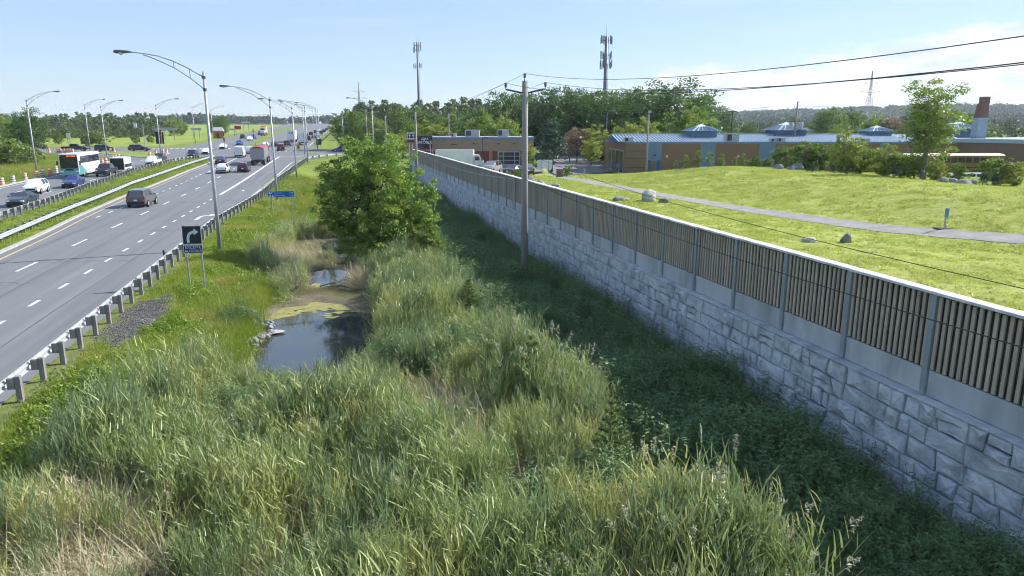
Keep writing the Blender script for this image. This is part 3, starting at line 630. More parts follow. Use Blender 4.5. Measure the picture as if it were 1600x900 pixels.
# ------------------------------------------------------------------ street lamps
def lamp_proto():
    root = empty('street_lamp')
    mb = MB(); mb.tube([(0, 0, 0), (0, 0, 4), (0, 0, 11.6)], [.135, .115, .07], 12); mb.build('pole', M['lamp_steel'], root, smooth=True)
    mb = MB(); mb.cbox((0, 0, .02), (.42, .42, .06), .01); mb.lathe([(.19, .05), (.19, .2), (.15, .26)], n=12); mb.build('base', M['lamp_steel'], root)
    A = [(0, 0, 11.25), (-.8, 0, 11.75), (-1.7, 0, 12.2), (-2.6, 0, 12.5), (-3.4, 0, 12.64), (-4.2, 0, 12.7)]
    B = [(0, 0, 10.5), (-.75, 0, 11.15), (-1.55, 0, 11.72), (-2.4, 0, 12.15), (-3.1, 0, 12.45), (-3.45, 0, 12.56)]
    mb = MB(); mb.tube(A, [.042, .04, .038, .035, .032, .03], 8); mb.tube(B, .032, 8)
    for i in (1, 2): mb.tube([A[i], (A[i][0], 0, np.interp(-A[i][0], [-p[0] for p in B], [p[2] for p in B]))], .026, 6)
    mb.build('arm', M['lamp_steel'], root, smooth=True)
    mb = MB()
    for z in (10.5, 11.25): mb.lathe([(.12, z - .09), (.12, z + .09)], n=12)
    mb.build('bracket', M['lamp_dark'], root)
    mb = MB(); prof = [(-4.05, .04, .04), (-4.25, .09, .07), (-4.5, .13, .1), (-4.8, .17, .12), (-5.0, .16, .11), (-5.12, .07, .05)]; n = 10; vs = []; fs = []
    for x, wy, wz in prof:
        for j in range(n): a = 2 * math.pi * j / n; vs.append((x, wy * math.cos(a), 12.72 + wz * math.sin(a)))
    for i in range(len(prof) - 1):
        for j in range(n): fs.append((i * n + j, i * n + (j + 1) % n, (i + 1) * n + (j + 1) % n, (i + 1) * n + j))
    fs += [tuple(range(n)), tuple((len(prof) - 1) * n + j for j in range(n))]; mb.raw(vs, fs)
    head = mb.build('luminaire', M['lamp_dark'], root, smooth=True)
    mb = MB(); vs = []
    mb.lathe([(.15, 0), (.14, -.06), (.09, -.12), (.02, -.145)], c=(-4.72, 0, 12.66), n=12); mb.build('lens', M['lens'], head, smooth=True)
    return root
_lamp = lamp_proto(); _lamp_used = False
def lamp(x, y, label, rz=0.0, s=1.0, z=None, tilt=0.0):
    global _lamp_used
    o = _lamp if not _lamp_used else copy_tree(_lamp); _lamp_used = True
    o.location = (x, y, hz(x, y) - .02 if z is None else z); o.rotation_euler = (0, tilt, rz); o.scale = (s, s, s); tag(o, label, 'street lamp', 'highway street lamps'); return o
lamp(-7.6, 49.8, 'nearest tall steel street lamp, standing beside the guardrail behind the turn sign', R(-4))
lamp(-6.3, 84.2, 'second nearest street lamp beside the guardrail, just behind the blue sign', R(-4))
lamp(-5.6, 117.5, 'third street lamp along the guardrail, past the blue sign', R(-4), .98)
lamp(-4.6, 146, 'fourth street lamp on the right verge, where the guardrail bends away', R(-4), .96)
lamp(-6.2, 178, 'street lamp on the near right corner of the intersection', R(-3), .97)
lamp(-3.6, 200, 'street lamp at the far right corner of the intersection', R(-3), .98)
lamp(3.2, 196, 'street lamp on the right side street beside the blue car', R(-90), .8)
lamp(-5.2, 236, 'first street lamp on the right beyond the intersection', R(-3), .98)
lamp(-4.0, 268, 'second street lamp on the right beyond the intersection', R(-3), .98)
lamp(8.4, 150, 'street lamp rising behind the top of the big leafy tree', R(8), 1.0)
lamp(-46.6, 131, 'street lamp on the left verge behind the construction drums', R(172), 1.02)
lamp(-60.1, 205, 'left street lamp of the close pair by the side street', R(172), 1.02)
lamp(-49.8, 181, 'right street lamp of the close pair by the slip lane', R(172), .97)
lamp(-37.4, 176, 'street lamp on the grassy traffic island', R(172), 1.0)
lamp(-42.0, 247, 'street lamp on the left beyond the intersection, seen beside the nearest lamp pole', R(172), 1.0)
lamp(-42.3, 286, 'farthest street lamp on the left beyond the intersection', R(172), .97)
# ------------------------------------------------------------------ utility poles and wires
def util_pole(x, y, h, label, lean=0.0, arms=True, base=None, name='utility_pole', r0=.165):
    z = hz(x, y) if base is None else base; root = empty(name, (x, y, z)); tag(root, label, 'utility pole', 'wooden utility poles')
    mb = MB(); mb.tube([(0, 0, -.3), (0, 0, h * .5), (0, 0, h)], [r0, r0 * .9, r0 * .78], 12); mb.build('shaft', M['pole_wood'], root, smooth=True)
    tips = [(0.02, 0, h + .38), (-1.05, 0, h - .12), (1.12, 0, h - .05)]
    if arms:
        for sx, t in ((-1, tips[1]), (1, tips[2])):
            m2 = MB(); m2.tube([(sx * .1, 0, h - .62), (t[0], 0, t[2] - .32)], .045, 8); arm = m2.build('arm', M['dark_metal'], root, smooth=True)
            m3 = MB(); m3.tube([(t[0], 0, t[2] - .36), (t[0], 0, t[2] - .2)], .022, 6); m3.lathe([(.05, -.22), (.085, -.19), (.05, -.15), (.085, -.12), (.05, -.08), (.08, -.05), (.07, 0)], c=t, n=10); m3.build('insulator', M['porcelain'], arm, smooth=True)
        m3 = MB(); m3.tube([(-.06, 0, h - .35), (-.02, 0, h + .18)], .025, 6); m3.lathe([(.05, -.22), (.085, -.19), (.05, -.15), (.085, -.12), (.05, -.08), (.08, -.05), (.07, 0)], c=(tips[0][0] - .04, 0, tips[0][2]), n=10); m3.build('insulator', M['porcelain'], root, smooth=True)
        m3 = MB(); m3.lathe([(r0 * .78, h - .68), (r0 * .78, h - .56)], n=12); m3.build('clamp_band', M['galv'], root)
    return [(x + t[0], y + t[1], z + t[2]) for t in tips]
def wire(a, b, sag, label, rad=.012, name='overhead_wire', group='overhead wires', n=24, m=None):
    a, b = Vector(a), Vector(b); P = []
    for i in range(n + 1):
        t = i / n; p = a.lerp(b, t); p.z -= sag * 4 * t * (1 - t); P.append(p)
    c = P[n // 2].copy(); mb = MB(); mb.tube([p - c for p in P], rad, 5); o = mb.build(name, m or M['wire'], loc=c, smooth=True); tag(o, label, 'wire', group); return o
tA = util_pole(10.1, 37.3, 11.05, 'large wooden utility pole with three insulators in front of the stone wall', base=-.7, r0=.2)
tB = util_pole(10.0, 87.5, 10.3, 'wooden utility pole beside the far part of the wall, right of the leafy tree', base=-.6)
tC = util_pole(9.6, 131, 9.6, 'wooden utility pole rising behind the crown of the leafy tree', base=.3, r0=.15)
tD = util_pole(7.9, 165, 10.8, 'slim distant utility pole beside the lamp behind the leafy tree', base=1.0, r0=.14)
tZ = [(10.35, -12, 10.6), (9.3, -12, 10.1), (11.5, -12, 10.4)]
WN = ('top', 'left', 'right')
for i in range(3):
    wire(tA[i], tZ[i], 1.35, ['topmost overhead wire running right from the large utility pole', 'lowest of the three power wires crossing the sky to the right', 'middle of the three power wires crossing the sky to the right'][i], .0095)
    wire(tA[i], tB[i], .55, 'thin power wire between the large utility pole and the next one', .009)
    wire(tB[i], tC[i], .5, 'thin power wire strung beyond the second utility pole', .009)
wire((10.15, 37.2, 6.6), (11.2, -12, 6.2), 0.95, 'dark cable crossing in front of the lawn', .0085, 'telephone_cable')
wire((10.15, 37.2, 5.2), (11.0, -12, 5.3), 0.75, 'dark cable crossing in front of the fence slats', .012, 'telephone_cable')
wire((10.0, 37.2, 5.2), (9.9, 87.5, 5.4), 0.7, 'pale cable sagging in front of the far fence', .014, 'telephone_cable', m=M['galv'])
# ------------------------------------------------------------------ cell towers
def cell_tower(px, y, base, h, r0, label, levels, wide):
    root = empty('cell_tower', (px, y, base)); tag(root, label, 'cell tower', 'cell towers')
    mb = MB(); mb.tube([(0, 0, 0), (0, 0, h * .5), (0, 0, h)], [r0, r0 * .8, r0 * .6], 14); mb.build('mast', mat('mast_steel', (.2, .22, .27), (.16, .18, .22), scale=1, rough=.5, metal=.3), root, smooth=True)
    mb = MB(); mb.tube([(0, 0, h), (0, 0, h + 3.2)], .04, 5); mb.build('lightning_rod', M['lamp_dark'], root)
    r_ = random.Random(h)
    for z in levels:
        mb = MB(); k = 6
        for j in range(3):
            a = 2 * math.pi * j / 3 + .4; mb.tube([(0, 0, z), (wide * math.cos(a), wide * math.sin(a), z)], .06, 6)
            b = a + 2 * math.pi / 3; mb.tube([(wide * math.cos(a), wide * math.sin(a), z), (wide * math.cos(b), wide * math.sin(b), z)], .05, 6)
        arm = mb.build('platform', M['lamp_dark'], root)
        for j in range(9):
            a = 2 * math.pi * j / 9 + .2; rr = wide * r_.uniform(.8, 1.05); hh = r_.uniform(1.6, 2.6); m2 = MB(); m2.cbox((rr * math.cos(a), rr * math.sin(a), z + r_.uniform(-.2, .5)), (.28, .22, hh), .03); m2.build('antenna', flat((.22, .24, .3)), root)
    mb = MB()
    for i in range(int(h / 1.2)): mb.box((r0 * .9, -.1, 1 + i * 1.2), (.25, .06, .06))
    mb.tube([(r0 + .1, -.1, .5), (r0 * .75 + .1, -.1, h - .5)], .05, 5); mb.build('ladder', M['lamp_dark'], root)
def at_depth(px, depth): # plan position on the sight line of a compass direction, at a distance along the view axis
    u = (px - 800) / 1100 * depth * 1.0; yw = R(14.126); D = depth
    return (D * math.sin(yw) + u * math.cos(yw), D * math.cos(yw) - u * math.sin(yw))
x, y = at_depth(659, 330); cell_tower(x, y, 3, 41, .62, 'slim grey cell tower with two antenna rings rising behind the left trees', [31.5, 38.5, 40.3], 1.7)
x, y = at_depth(940, 215); cell_tower(x, y, 2, 31.5, .72, 'thick grey cell tower with staggered antennas rising behind the tall trees', [23.6, 26.2, 30.4], 1.75)
def pylon(px, depth, h, base, label, w0):
    x, y = at_depth(px, depth); root = empty('transmission_pylon', (x, y, base)); root.rotation_euler = (0, 0, -R(14)); tag(root, label, 'pylon', 'lattice pylons')
    m = mat('pylon_steel', (.33, .35, .38), rough=.5, metal=.2); t = .012 * h * .28
    prof = lambda z: w0 * (1 - .82 * min(1, z / (h * .62))) if z < h * .62 else w0 * .18 * (1 - .8 * (z - h * .62) / (h * .38))
    mb = MB(); lv = [0, .16, .3, .42, .52, .62, .72, .82, .92, 1.0]
    for a, b in ((-1, -1), (1, -1), (1, 1), (-1, 1)): mb.tube([(a * prof(q * h), b * prof(q * h), q * h) for q in lv], t, 4)
    mb.build('leg_frame', m, root); mb = MB()
    for q0, q1 in zip(lv[:-1], lv[1:]):
        w_, v_ = prof(q0 * h), prof(q1 * h)
        for s in (-1, 1):
            mb.tube([(-w_, s * w_, q0 * h), (v_, s * v_, q1 * h)], t * .7, 4); mb.tube([(w_, s * w_, q0 * h), (-v_, s * v_, q1 * h)], t * .7, 4); mb.tube([(-v_, s * v_, q1 * h), (v_, s * v_, q1 * h)], t * .7, 4)
    mb.build('bracing', m, root)
    for q, hw in ((.66, .17), (.8, .13)):
        mb = MB()
        for s in (-1, 1): mb.tube([(0, 0, (q + .03) * h), (s * hw * h, 0, q * h)], t * .8, 4); mb.tube([(0, 0, (q - .02) * h), (s * hw * h, 0, q * h)], t * .8, 4)
        mb.build('cross_arm', m, root)
pylon(1340, 620, 50, 4, 'lattice pylon beyond the blue roof, left of the tall birch', 5.5)
pylon(569, 520, 33, 6, 'lattice pylon with wide arms above the trees behind the leafy tree', 3.2)
# ------------------------------------------------------------------ vegetation: prototypes
def norm(a): return a / np.maximum(np.linalg.norm(a, axis=-1, keepdims=True), 1e-6)
def blades(base, tip_dir, length, width, droop, side=None, seg=3, taper=(1.0, .95, .65, .08)):
    """ribbon leaves: (n,3) base points, (n,3) directions; returns (n*seg,4,3)"""
    n = len(base); d = norm(tip_dir); up = np.array([0, 0, 1.0])
    if side is None:
        side = np.cross(d, up); bad = np.linalg.norm(side, axis=1) < .2; rnd = nrng.normal(size=(n, 3)); side[bad] = np.cross(d[bad], rnd[bad])
        tw = nrng.uniform(-1, 1, (n, 1)); side = norm(side) + np.cross(d, norm(side)) * tw
    side = norm(side); L = length[:, None]; W = width[:, None] / 2; P = []
    for k in range(seg + 1):
        t = k / seg; p = base + d * L * t; p = p - up * (droop[:, None] * L * t * t); P.append((p - side * W * taper[k], p + side * W * taper[k]))
    Q = [np.stack([P[k][0], P[k][1], P[k + 1][1], P[k + 1][0]], 1) for k in range(seg)]
    return np.concatenate(Q, 0)
def leaves(cent, size, up_bias=.5, aspect=.6):
    """diamond leaves scattered at cent with random attitude"""
    n = len(cent); nrm = norm(nrng.normal(size=(n, 3)) + np.array([0, 0, up_bias])); a = norm(np.cross(nrm, nrng.normal(size=(n, 3)))); b = np.cross(nrm, a)
    s = (size * nrng.uniform(.65, 1.35, n))[:, None] / 2; fold = nrm * s * .25
    return np.stack([cent - a * s, cent + b * s * aspect + fold, cent + a * s, cent - b * s * aspect + fold], 1)
PROTO = bpy.data.collections.new('plant_prototypes')   # not linked to the scene
def proto(name, parts):
    """parts: list of (quads, material) joined into one mesh"""
    V = np.concatenate([p[0] for p in parts]); me = quads_mesh(name, V); mi = np.concatenate([np.full(len(p[0]), i) for i, p in enumerate(parts)]).astype(np.int32)
    for p in parts: me.materials.append(p[1])
    me.polygons.foreach_set('material_index', mi); return bpy.data.objects.new(name, me)
def reed_clump(n, h, rad, leafm, dry=0.25, lean=.12, plume=0, dense=1.0):
    b = np.zeros((n, 3)); a = nrng.uniform(0, 2 * np.pi, n); r_ = rad * np.sqrt(nrng.uniform(0, 1, n)); b[:, 0] = r_ * np.cos(a); b[:, 1] = r_ * np.sin(a)
    hh = h * nrng.uniform(.7, 1.12, n); ld = nrng.normal(0, lean, (n, 3)); ld[:, 0] -= .06; ld[:, 2] = 1; ld = norm(ld)
    stem = blades(b, ld, hh, np.full(n, .012), np.full(n, .03), seg=3, taper=(1, .9, .7, .4)); LQ = []; NL = int(10 * dense)
    for k in range(NL):
        t = .18 + .8 * (k + nrng.uniform(0, .8, n)) / NL; base = b + ld * (hh * t)[:, None]; az = nrng.uniform(0, 2 * np.pi, n); el = np.radians(nrng.uniform(38, 78, n) + 8 * t)
        d = np.stack([np.cos(az) * np.cos(el), np.sin(az) * np.cos(el), np.sin(el)], 1); LQ.append(blades(base, d, h * nrng.uniform(.15, .27, n), nrng.uniform(.017, .031, n), nrng.uniform(.02, .4, n)))
    LQ = np.concatenate(LQ); parts = [(LQ, leafm), (stem, leafm)]
    if dry > 0:
        m = max(2, int(n * dry * 2)); b2 = np.zeros((m, 3)); b2[:, :2] = nrng.normal(0, rad * .7, (m, 2)); d2 = nrng.normal(0, .45, (m, 3)); d2[:, 2] = 1; parts.append((blades(b2, d2, h * nrng.uniform(.45, .95, m), np.full(m, .012), np.full(m, .12)), M['reed_dry']))
    for _ in range(plume):
        q = nrng.normal(0, rad * .5, 3); q[2] = 0; dd = norm(np.array([[nrng.normal(0, .16), nrng.normal(0, .16), 1]]))[0]; H = h * nrng.uniform(1.02, 1.22); parts.append((blades(q[None], dd[None], np.array([H]), np.array([.012]), np.array([.05])), M['reed_dry']))
        c = q + dd * H - np.array([0, 0, .05 * H]); m = 26; t = nrng.uniform(0, 1, m); cc = c + dd * (t * .26)[:, None] + nrng.normal(0, 1, (m, 3)) * (.035 * np.sin(np.pi * np.clip(t + .1, 0, 1)))[:, None]; parts.append((leaves(cc, .07, .2, .3), M['plume']))
    return parts
def weed_clump(n, h, rad, m, ls=.075):
    b = np.zeros((n, 3)); b[:, :2] = nrng.normal(0, rad * .5, (n, 2)); hh = h * nrng.uniform(.6, 1.1, n); ld = nrng.normal(0, .15, (n, 3)); ld[:, 2] = 1; ld = norm(ld); parts = [(blades(b, ld, hh, np.full(n, .012), np.full(n, .02)), m)]; C = []; D = []
    for k in range(22):
        t = .12 + .88 * nrng.uniform(0, 1, n); az = nrng.uniform(0, 2 * np.pi, n); C.append(b + ld * (hh * t)[:, None]); D.append(np.stack([np.cos(az), np.sin(az), nrng.uniform(.1, .9, n)], 1))
    C = np.concatenate(C); D = np.concatenate(D); k = len(C); parts.append((blades(C, D, ls * nrng.uniform(.8, 1.7, k), ls * .32 * nrng.uniform(.7, 1.3, k), nrng.uniform(.1, .5, k), seg=2, taper=(.35, 1, .1)), m)); return parts
def grass_tuft(n, h, rad, m, w=.012, seg=2):
    b = np.zeros((n, 3)); b[:, :2] = nrng.normal(0, rad * .6, (n, 2)); d = nrng.normal(0, .4, (n, 3)); d[:, 2] = 1
    return [(blades(b, d, h * nrng.uniform(.5, 1.2, n), np.full(n, w), nrng.uniform(.05, .4, n), seg=seg, taper=(1, .7, .1) if seg == 2 else (1, .9, .6, .08)), m)]
def herb_clump(n, h, rad, m):
    c = np.zeros((n, 3)); c[:, :2] = nrng.normal(0, rad * .55, (n, 2)); c[:, 2] = h * nrng.uniform(.15, 1, n) * np.exp(-(c[:, 0] ** 2 + c[:, 1] ** 2) / (rad ** 2 * 1.5)); return [(leaves(c, .085, 1.2, .65), m)]
REEDS = [proto('reed_a', reed_clump(20, 2.0, .32, M['reed'], .3, .1)), proto('reed_b', reed_clump(20, 1.75, .36, M['reed'], .5, .14)), proto('reed_c', reed_clump(20, 2.1, .3, M['reed_blue'], .2, .1)), proto('reed_d', reed_clump(13, 1.9, .45, M['reed'], 1.0, .2, plume=2)), proto('reed_e', reed_clump(20, 1.3, .5, M['reed'], .5, .25)), proto('reed_f', reed_clump(14, 1.9, .4, M['reed_blue'], .2, .12, plume=1))]
def dry_clump(n, h, rad, lean):
    b = np.zeros((n, 3)); b[:, :2] = nrng.normal(0, rad * .6, (n, 2)); b[:, 2] = nrng.uniform(0, .25, n); d = nrng.normal(0, lean, (n, 3)); d[:, 0] -= lean * .7; d[:, 1] -= lean * .4; d[:, 2] = nrng.uniform(.15, .9, n)
    return [(blades(b, d, h * nrng.uniform(.5, 1.15, n), nrng.uniform(.009, .018, n), nrng.uniform(0, .25, n)), M['reed_dry'])]
DRY = [proto('dry_a', dry_clump(52, 1.5, .55, .7)), proto('dry_b', dry_clump(40, 1.6, .5, .5)), proto('dry_c', dry_clump(50, .8, .6, 1.1))]
WEEDS = [proto('weed_a', weed_clump(13, 1.05, .45, M['weed'])), proto('weed_b', weed_clump(11, 1.3, .4, M['weed'], .09)), proto('weed_c', weed_clump(18, .75, .5, M['weed'], .06)), proto('weed_d', grass_tuft(60, .8, .5, M['weed'], .014, 3))]
TUFTS = [proto('tuft_a', grass_tuft(40, .22, .28, M['grass'])), proto('tuft_b', grass_tuft(40, .42, .3, M['grass'], .012, 3)), proto('tuft_c', herb_clump(70, .35, .38, M['herb'])), proto('tuft_d', grass_tuft(46, .75, .34, M['grass'], .013, 3))]
LAWNT = [proto('lawn_a', grass_tuft(34, .085, .3, M['lawn_blade'], .016)), proto('lawn_b', grass_tuft(26, .13, .3, M['lawn_blade'], .018)), proto('lawn_c', herb_clump(26, .07, .3, M['lawn_blade']))]
def scatter(name, P, S, RZ, I, protos, label, cat, tilt=.0):
    """ONE object: a point cloud that instances plant prototypes with geometry nodes"""
    n = len(P); me = bpy.data.meshes.new(name); me.vertices.add(n); me.vertices.foreach_set('co', np.asarray(P, np.float32).reshape(-1))
    a = me.attributes.new('scl', 'FLOAT', 'POINT'); a.data.foreach_set('value', np.asarray(S, np.float32)); a = me.attributes.new('idx', 'INT', 'POINT'); a.data.foreach_set('value', np.asarray(I, np.int32))
    rot = np.zeros((n, 3), np.float32); rot[:, 2] = RZ; rot[:, :2] = nrng.normal(0, tilt, (n, 2)); a = me.attributes.new('rot', 'FLOAT_VECTOR', 'POINT'); a.data.foreach_set('vector', rot.reshape(-1))
    col = bpy.data.collections.new(name + '_prototypes')
    for i, p in enumerate(protos):
        q = p.copy(); q.name = 'p%02d_%s' % (i, name); col.objects.link(q)
    o = bpy.data.objects.new(name, me); COL.objects.link(o); tag(o, label, cat, kind='stuff')
    g = bpy.data.node_groups.new(name, 'GeometryNodeTree'); g.interface.new_socket('Geometry', in_out='INPUT', socket_type='NodeSocketGeometry'); g.interface.new_socket('Geometry', in_out='OUTPUT', socket_type='NodeSocketGeometry')
    N = g.nodes; Lk = g.links; gi = N.new('NodeGroupInput'); go = N.new('NodeGroupOutput'); ci = N.new('GeometryNodeCollectionInfo'); ci.inputs['Collection'].default_value = col; ci.inputs['Separate Children'].default_value = True; ci.inputs['Reset Children'].default_value = True
    ip = N.new('GeometryNodeInstanceOnPoints'); ip.inputs['Pick Instance'].default_value = True
    def na(nm, ty): q = N.new('GeometryNodeInputNamedAttribute'); q.data_type = ty; q.inputs['Name'].default_value = nm; return q.outputs['Attribute']
    Lk.new(gi.outputs[0], ip.inputs['Points']); Lk.new(ci.outputs[0], ip.inputs['Instance']); Lk.new(na('idx', 'INT'), ip.inputs['Instance Index']); e2r = N.new('FunctionNodeEulerToRotation'); Lk.new(na('rot', 'FLOAT_VECTOR'), e2r.inputs[0]); Lk.new(e2r.outputs[0], ip.inputs['Rotation']); Lk.new(na('scl', 'FLOAT'), ip.inputs['Scale']); Lk.new(ip.outputs[0], go.inputs[0])
    md = o.modifiers.new('plants', 'NODES'); md.node_group = g; return o
def sample(n, x0, x1, y0, y1, dens, grow=1.0):
    """random points in a rectangle kept with probability dens(x,y); grow>1 puts more of them near the camera"""
    x = nrng.uniform(x0, x1, n); t = nrng.uniform(0, 1, n) ** grow; y = y0 + (y1 - y0) * t; k = nrng.uniform(0, 1, n) < dens(x, y); return x[k], y[k]
def with_z(x, y, dz=-.03): return np.stack([x, y, height(x, y) + dz], 1)
# ------------------------------------------------------------------ where things grow
def right_edge(y): return np.interp(y, [8, 14, 25, 40, 60, 80, 110], [7.4, 7.2, 6.7, 6.2, 5.0, 3.0, 1.5])   # reeds give way to weeds
def left_edge(y): return np.interp(y, [8, 16, 21, 26, 30, 40, 46, 52, 62, 70, 110], [-8.4, -7.4, -6.7, -5.6, -4.6, -4.6, -5.2, -5.6, -4.6, -4.4, -4.0])
def in_view(x, y, m=1.4):
    u = x * math.cos(R(14.126)) - y * math.sin(R(14.126)); d = x * math.sin(R(14.126)) + y * math.cos(R(14.126)); return (np.abs(u) < 0.727 * m * d + 1.5) & (d > 7)
DRYC = [(-5.4, 15.8, 1.5, 1.5), (-4.9, 13.6, 1.3, 1.8), (2.8, 20.8, 1.5, 2.4), (2.7, 18.0, 1.15, 2.2), (4.2, 15.0, .6, 1.0), (-3.4, 20.5, .7, 1.2), (1.2, 16.2, .6, 1.1), (-2.6, 46.5, 1.0, 3.2), (-3.4, 50, 1.3, 4.5), (1.6, 43.5, .8, 2.0), (-1.6, 13.2, .6, .9), (2.6, 14.0, .5, 1.2)]
def dryness(x, y): return np.max([np.exp(-(((x - a) / c) ** 2 + ((y - b) / d) ** 2)) for a, b, c, d in DRYC], axis=0)
def reed_dens(x, y):
    e = (vnoise(x, y, 2.2, 21) - .5) * 1.3; inside = sstep(left_edge(y) - .2, left_edge(y) + .5, x + e * .6) * (1 - sstep(right_edge(y) - .5, right_edge(y) + .2, x + e))
    open_ = sstep(1.25, 1.7, pond_mask(x, y)); gap = ((x > -4.6) & (x < 2.2) & (y > 36) & (y < 44)) | ((x > -3.5) & (x < 1.4) & (y > 44) & (y < 62)); bank = (x < -3.2) & (y > 29) & (y < 45)
    d = inside * open_ * (1 - .96 * gap) * np.where(bank, .12, 1.0); d = d * (.16 + .84 * sstep(.32, .56, vnoise(x, y, 1.25, 33) * .65 + .35 * vnoise(x, y, 3.1, 35)))
    for a_, b_ in ((6.15, 14.7), (5.75, 20.4), (5.75, 31.1)): d = d * (1 - np.exp(-(((x - a_ + .15) / .95) ** 2 + ((y - b_ + 1.3) / 1.9) ** 4)))
    # low in front of the water, so the pond stays open to view from the road side
    return d * (1 - .96 * np.clip(dryness(x, y) * 1.25, 0, 1))
x, y = sample(15500, -9, 8, 9.0, 70, reed_dens, 1.35); k = in_view(x, y); x, y = x[k], y[k]
idx = np.zeros(len(x), int); v = vnoise(x, y, 2.2, 41) + nrng.normal(0, .24, len(x)); idx = np.select([v < .3, v < .5, v < .72, v < .86], [2, 0, 1, 0], 3); idx = np.where((v >= .86) & (nrng.uniform(0, 1, len(x)) < .7), 1, idx); idx = np.where((x > 5.2) & (nrng.uniform(0, 1, len(x)) < .28), 3, idx); idx = np.where(nrng.uniform(0, 1, len(x)) < .16, 4, idx)
blueclump = np.exp(-(((x + 4.6) / 1.2) ** 2 + ((y - 47.5) / 4.0) ** 2)) > .4; idx = np.where(blueclump, np.where(nrng.uniform(0, 1, len(x)) < .6, 2, 0), idx)
sc = nrng.uniform(.55, 1.08, len(x)) * (.62 + .7 * vnoise(x, y, 2.0, 51)); sc = np.where((x < 2.2) & (x > -4.5) & (y > 20.5) & (y < 27.5), sc * np.interp(y, [20.5, 23, 27.5], [.92, .68, .42]), sc); sc = np.where(y > 64, sc * .6, sc); sc = np.where(blueclump, sc * .95, sc); rip = ((x + 4.2) / 1.5) ** 2 + ((y - 33.0) / 3.4) ** 2 < 1; sc = np.where(rip, sc * .3, sc); sc = np.where((x < -2.4) & (y > 27) & (y < 32), sc * .5, sc)
sc = np.where(x < left_edge(y) + .8, sc * .75, sc); sc = np.where((y < 21) & (x < -2), sc * .86, sc); sc = np.where((y > 36) & (y < 47) & (x > .5) & (x < 6), sc * .72, sc)
scatter('reed_bed', with_z(x, y), sc, nrng.uniform(0, 6.28, len(x)), idx, REEDS, 'tall green reeds with pale seed heads filling the ditch around the pond', 'reeds', .05)
x, y = sample(9000, -8.5, 7.2, 9.5, 34, lambda a, b: sstep(left_edge(b) - .6, left_edge(b) + .2, a) * (1 - sstep(right_edge(b), right_edge(b) + .5, a)) * sstep(1.25, 1.6, pond_mask(a, b)) * (1 - .9 * np.clip(dryness(a, b), 0, 1)), 1.2); k = in_view(x, y); x, y = x[k], y[k]; v = vnoise(x, y, 2.7, 75)
scatter('ditch_undergrowth', with_z(x, y), nrng.uniform(.8, 1.5, len(x)), nrng.uniform(0, 6.28, len(x)), np.where(v > .6, 2, np.where(v < .36, 4, 3)), TUFTS + WEEDS[:1], 'low grass and leafy weeds growing between the reeds', 'undergrowth', .1)
x, y = sample(14000, -7, 6, 10, 60, lambda a, b: np.clip(dryness(a, b) * 1.4 - .2, 0, 1) * sstep(1.15, 1.4, pond_mask(a, b)) + .2 * reed_dens(a, b), 1.1); k = in_view(x, y); x, y = x[k], y[k]
scatter('dry_reeds', with_z(x, y), nrng.uniform(.6, 1.1, len(x)), nrng.uniform(-.6, .6, len(x)), nrng.integers(0, 3, len(x)), DRY, 'flattened dry straw coloured reeds lying between the green ones', 'dry reeds', .12)
x, y = sample(9000, 4.2, 12.75, 8.5, 118, lambda a, b: sstep(right_edge(b) - .9, right_edge(b) + .1, a + (vnoise(a, b, 1.4, 61) - .5) * 1.2) * (.7 + .3 * sstep(.35, .6, vnoise(a, b, 1.7, 62))) * (1 - .8 * sstep(12.1, 12.7, a)), 1.5); k = in_view(x, y); x, y = x[k], y[k]
ii = nrng.choice(4, len(x), p=[.36, .3, .24, .1])
scatter('shade_weeds', with_z(x, y), nrng.uniform(.6, 1.1, len(x)) * (.75 + .55 * vnoise(x, y, 2.5, 63)), nrng.uniform(0, 6.28, len(x)), ii, WEEDS, 'dense leafy weeds in the shadow at the foot of the stone wall', 'weeds', .08)
# verge: short grass, taller towards the ditch, with broad-leaved patches
def verge_dens(x, y): return sstep(-9.35, -8.9, x) * (1 - sstep(left_edge(y) - .2, left_edge(y) + 1.2, x)) * sstep(.75, 1.15, ((x + 8.45) / .95) ** 2 + ((y - 32.5) / 4.3) ** 2 + (vnoise(x, y, .8, 4) - .5))
x, y = sample(30000, -9.4, -2.6, 10, 120, verge_dens, 1.35); k = in_view(x, y); x, y = x[k], y[k]; q = (x - (-9.3)) / (left_edge(y) + 9.6); v = vnoise(x, y, 2.4, 71) + nrng.normal(0, .12, len(x))
idx = np.select([q + (v - .5) * .8 < .5, v > .62, q > .85], [0, 2, 3], 1)
scatter('verge_grass', with_z(x, y, -.02), nrng.uniform(.55, 1.15, len(x)), nrng.uniform(0, 6.28, len(x)), idx, TUFTS, 'bright grass and low herbs on the verge beside the guardrail', 'grass', .1)
# bank left of the pond and the pale grass strip farther along the ditch
def bank_dens(x, y): return sstep(1.3, 1.75, pond_mask(x, y)) * (((x > -6) & (x < -2.9) & (y > 26) & (y < 46)) | ((x > -6.2) & (x < 5) & (y > 66))).astype(float) * .9
x, y = sample(14000, -6.2, 5, 26, 122, lambda a, b: np.clip(bank_dens(a, b), 0, 1), 1.0); v = vnoise(x, y, 2.0, 81)
scatter('bank_grass', with_z(x, y, -.02), nrng.uniform(.6, 1.2, len(x)) * np.where(y > 60, 1.5, 1), nrng.uniform(0, 6.28, len(x)), np.select([v > .62, v < .3], [2, 1], 3), TUFTS, 'tall bright grass on the banks of the pond and along the far ditch', 'grass', .12)
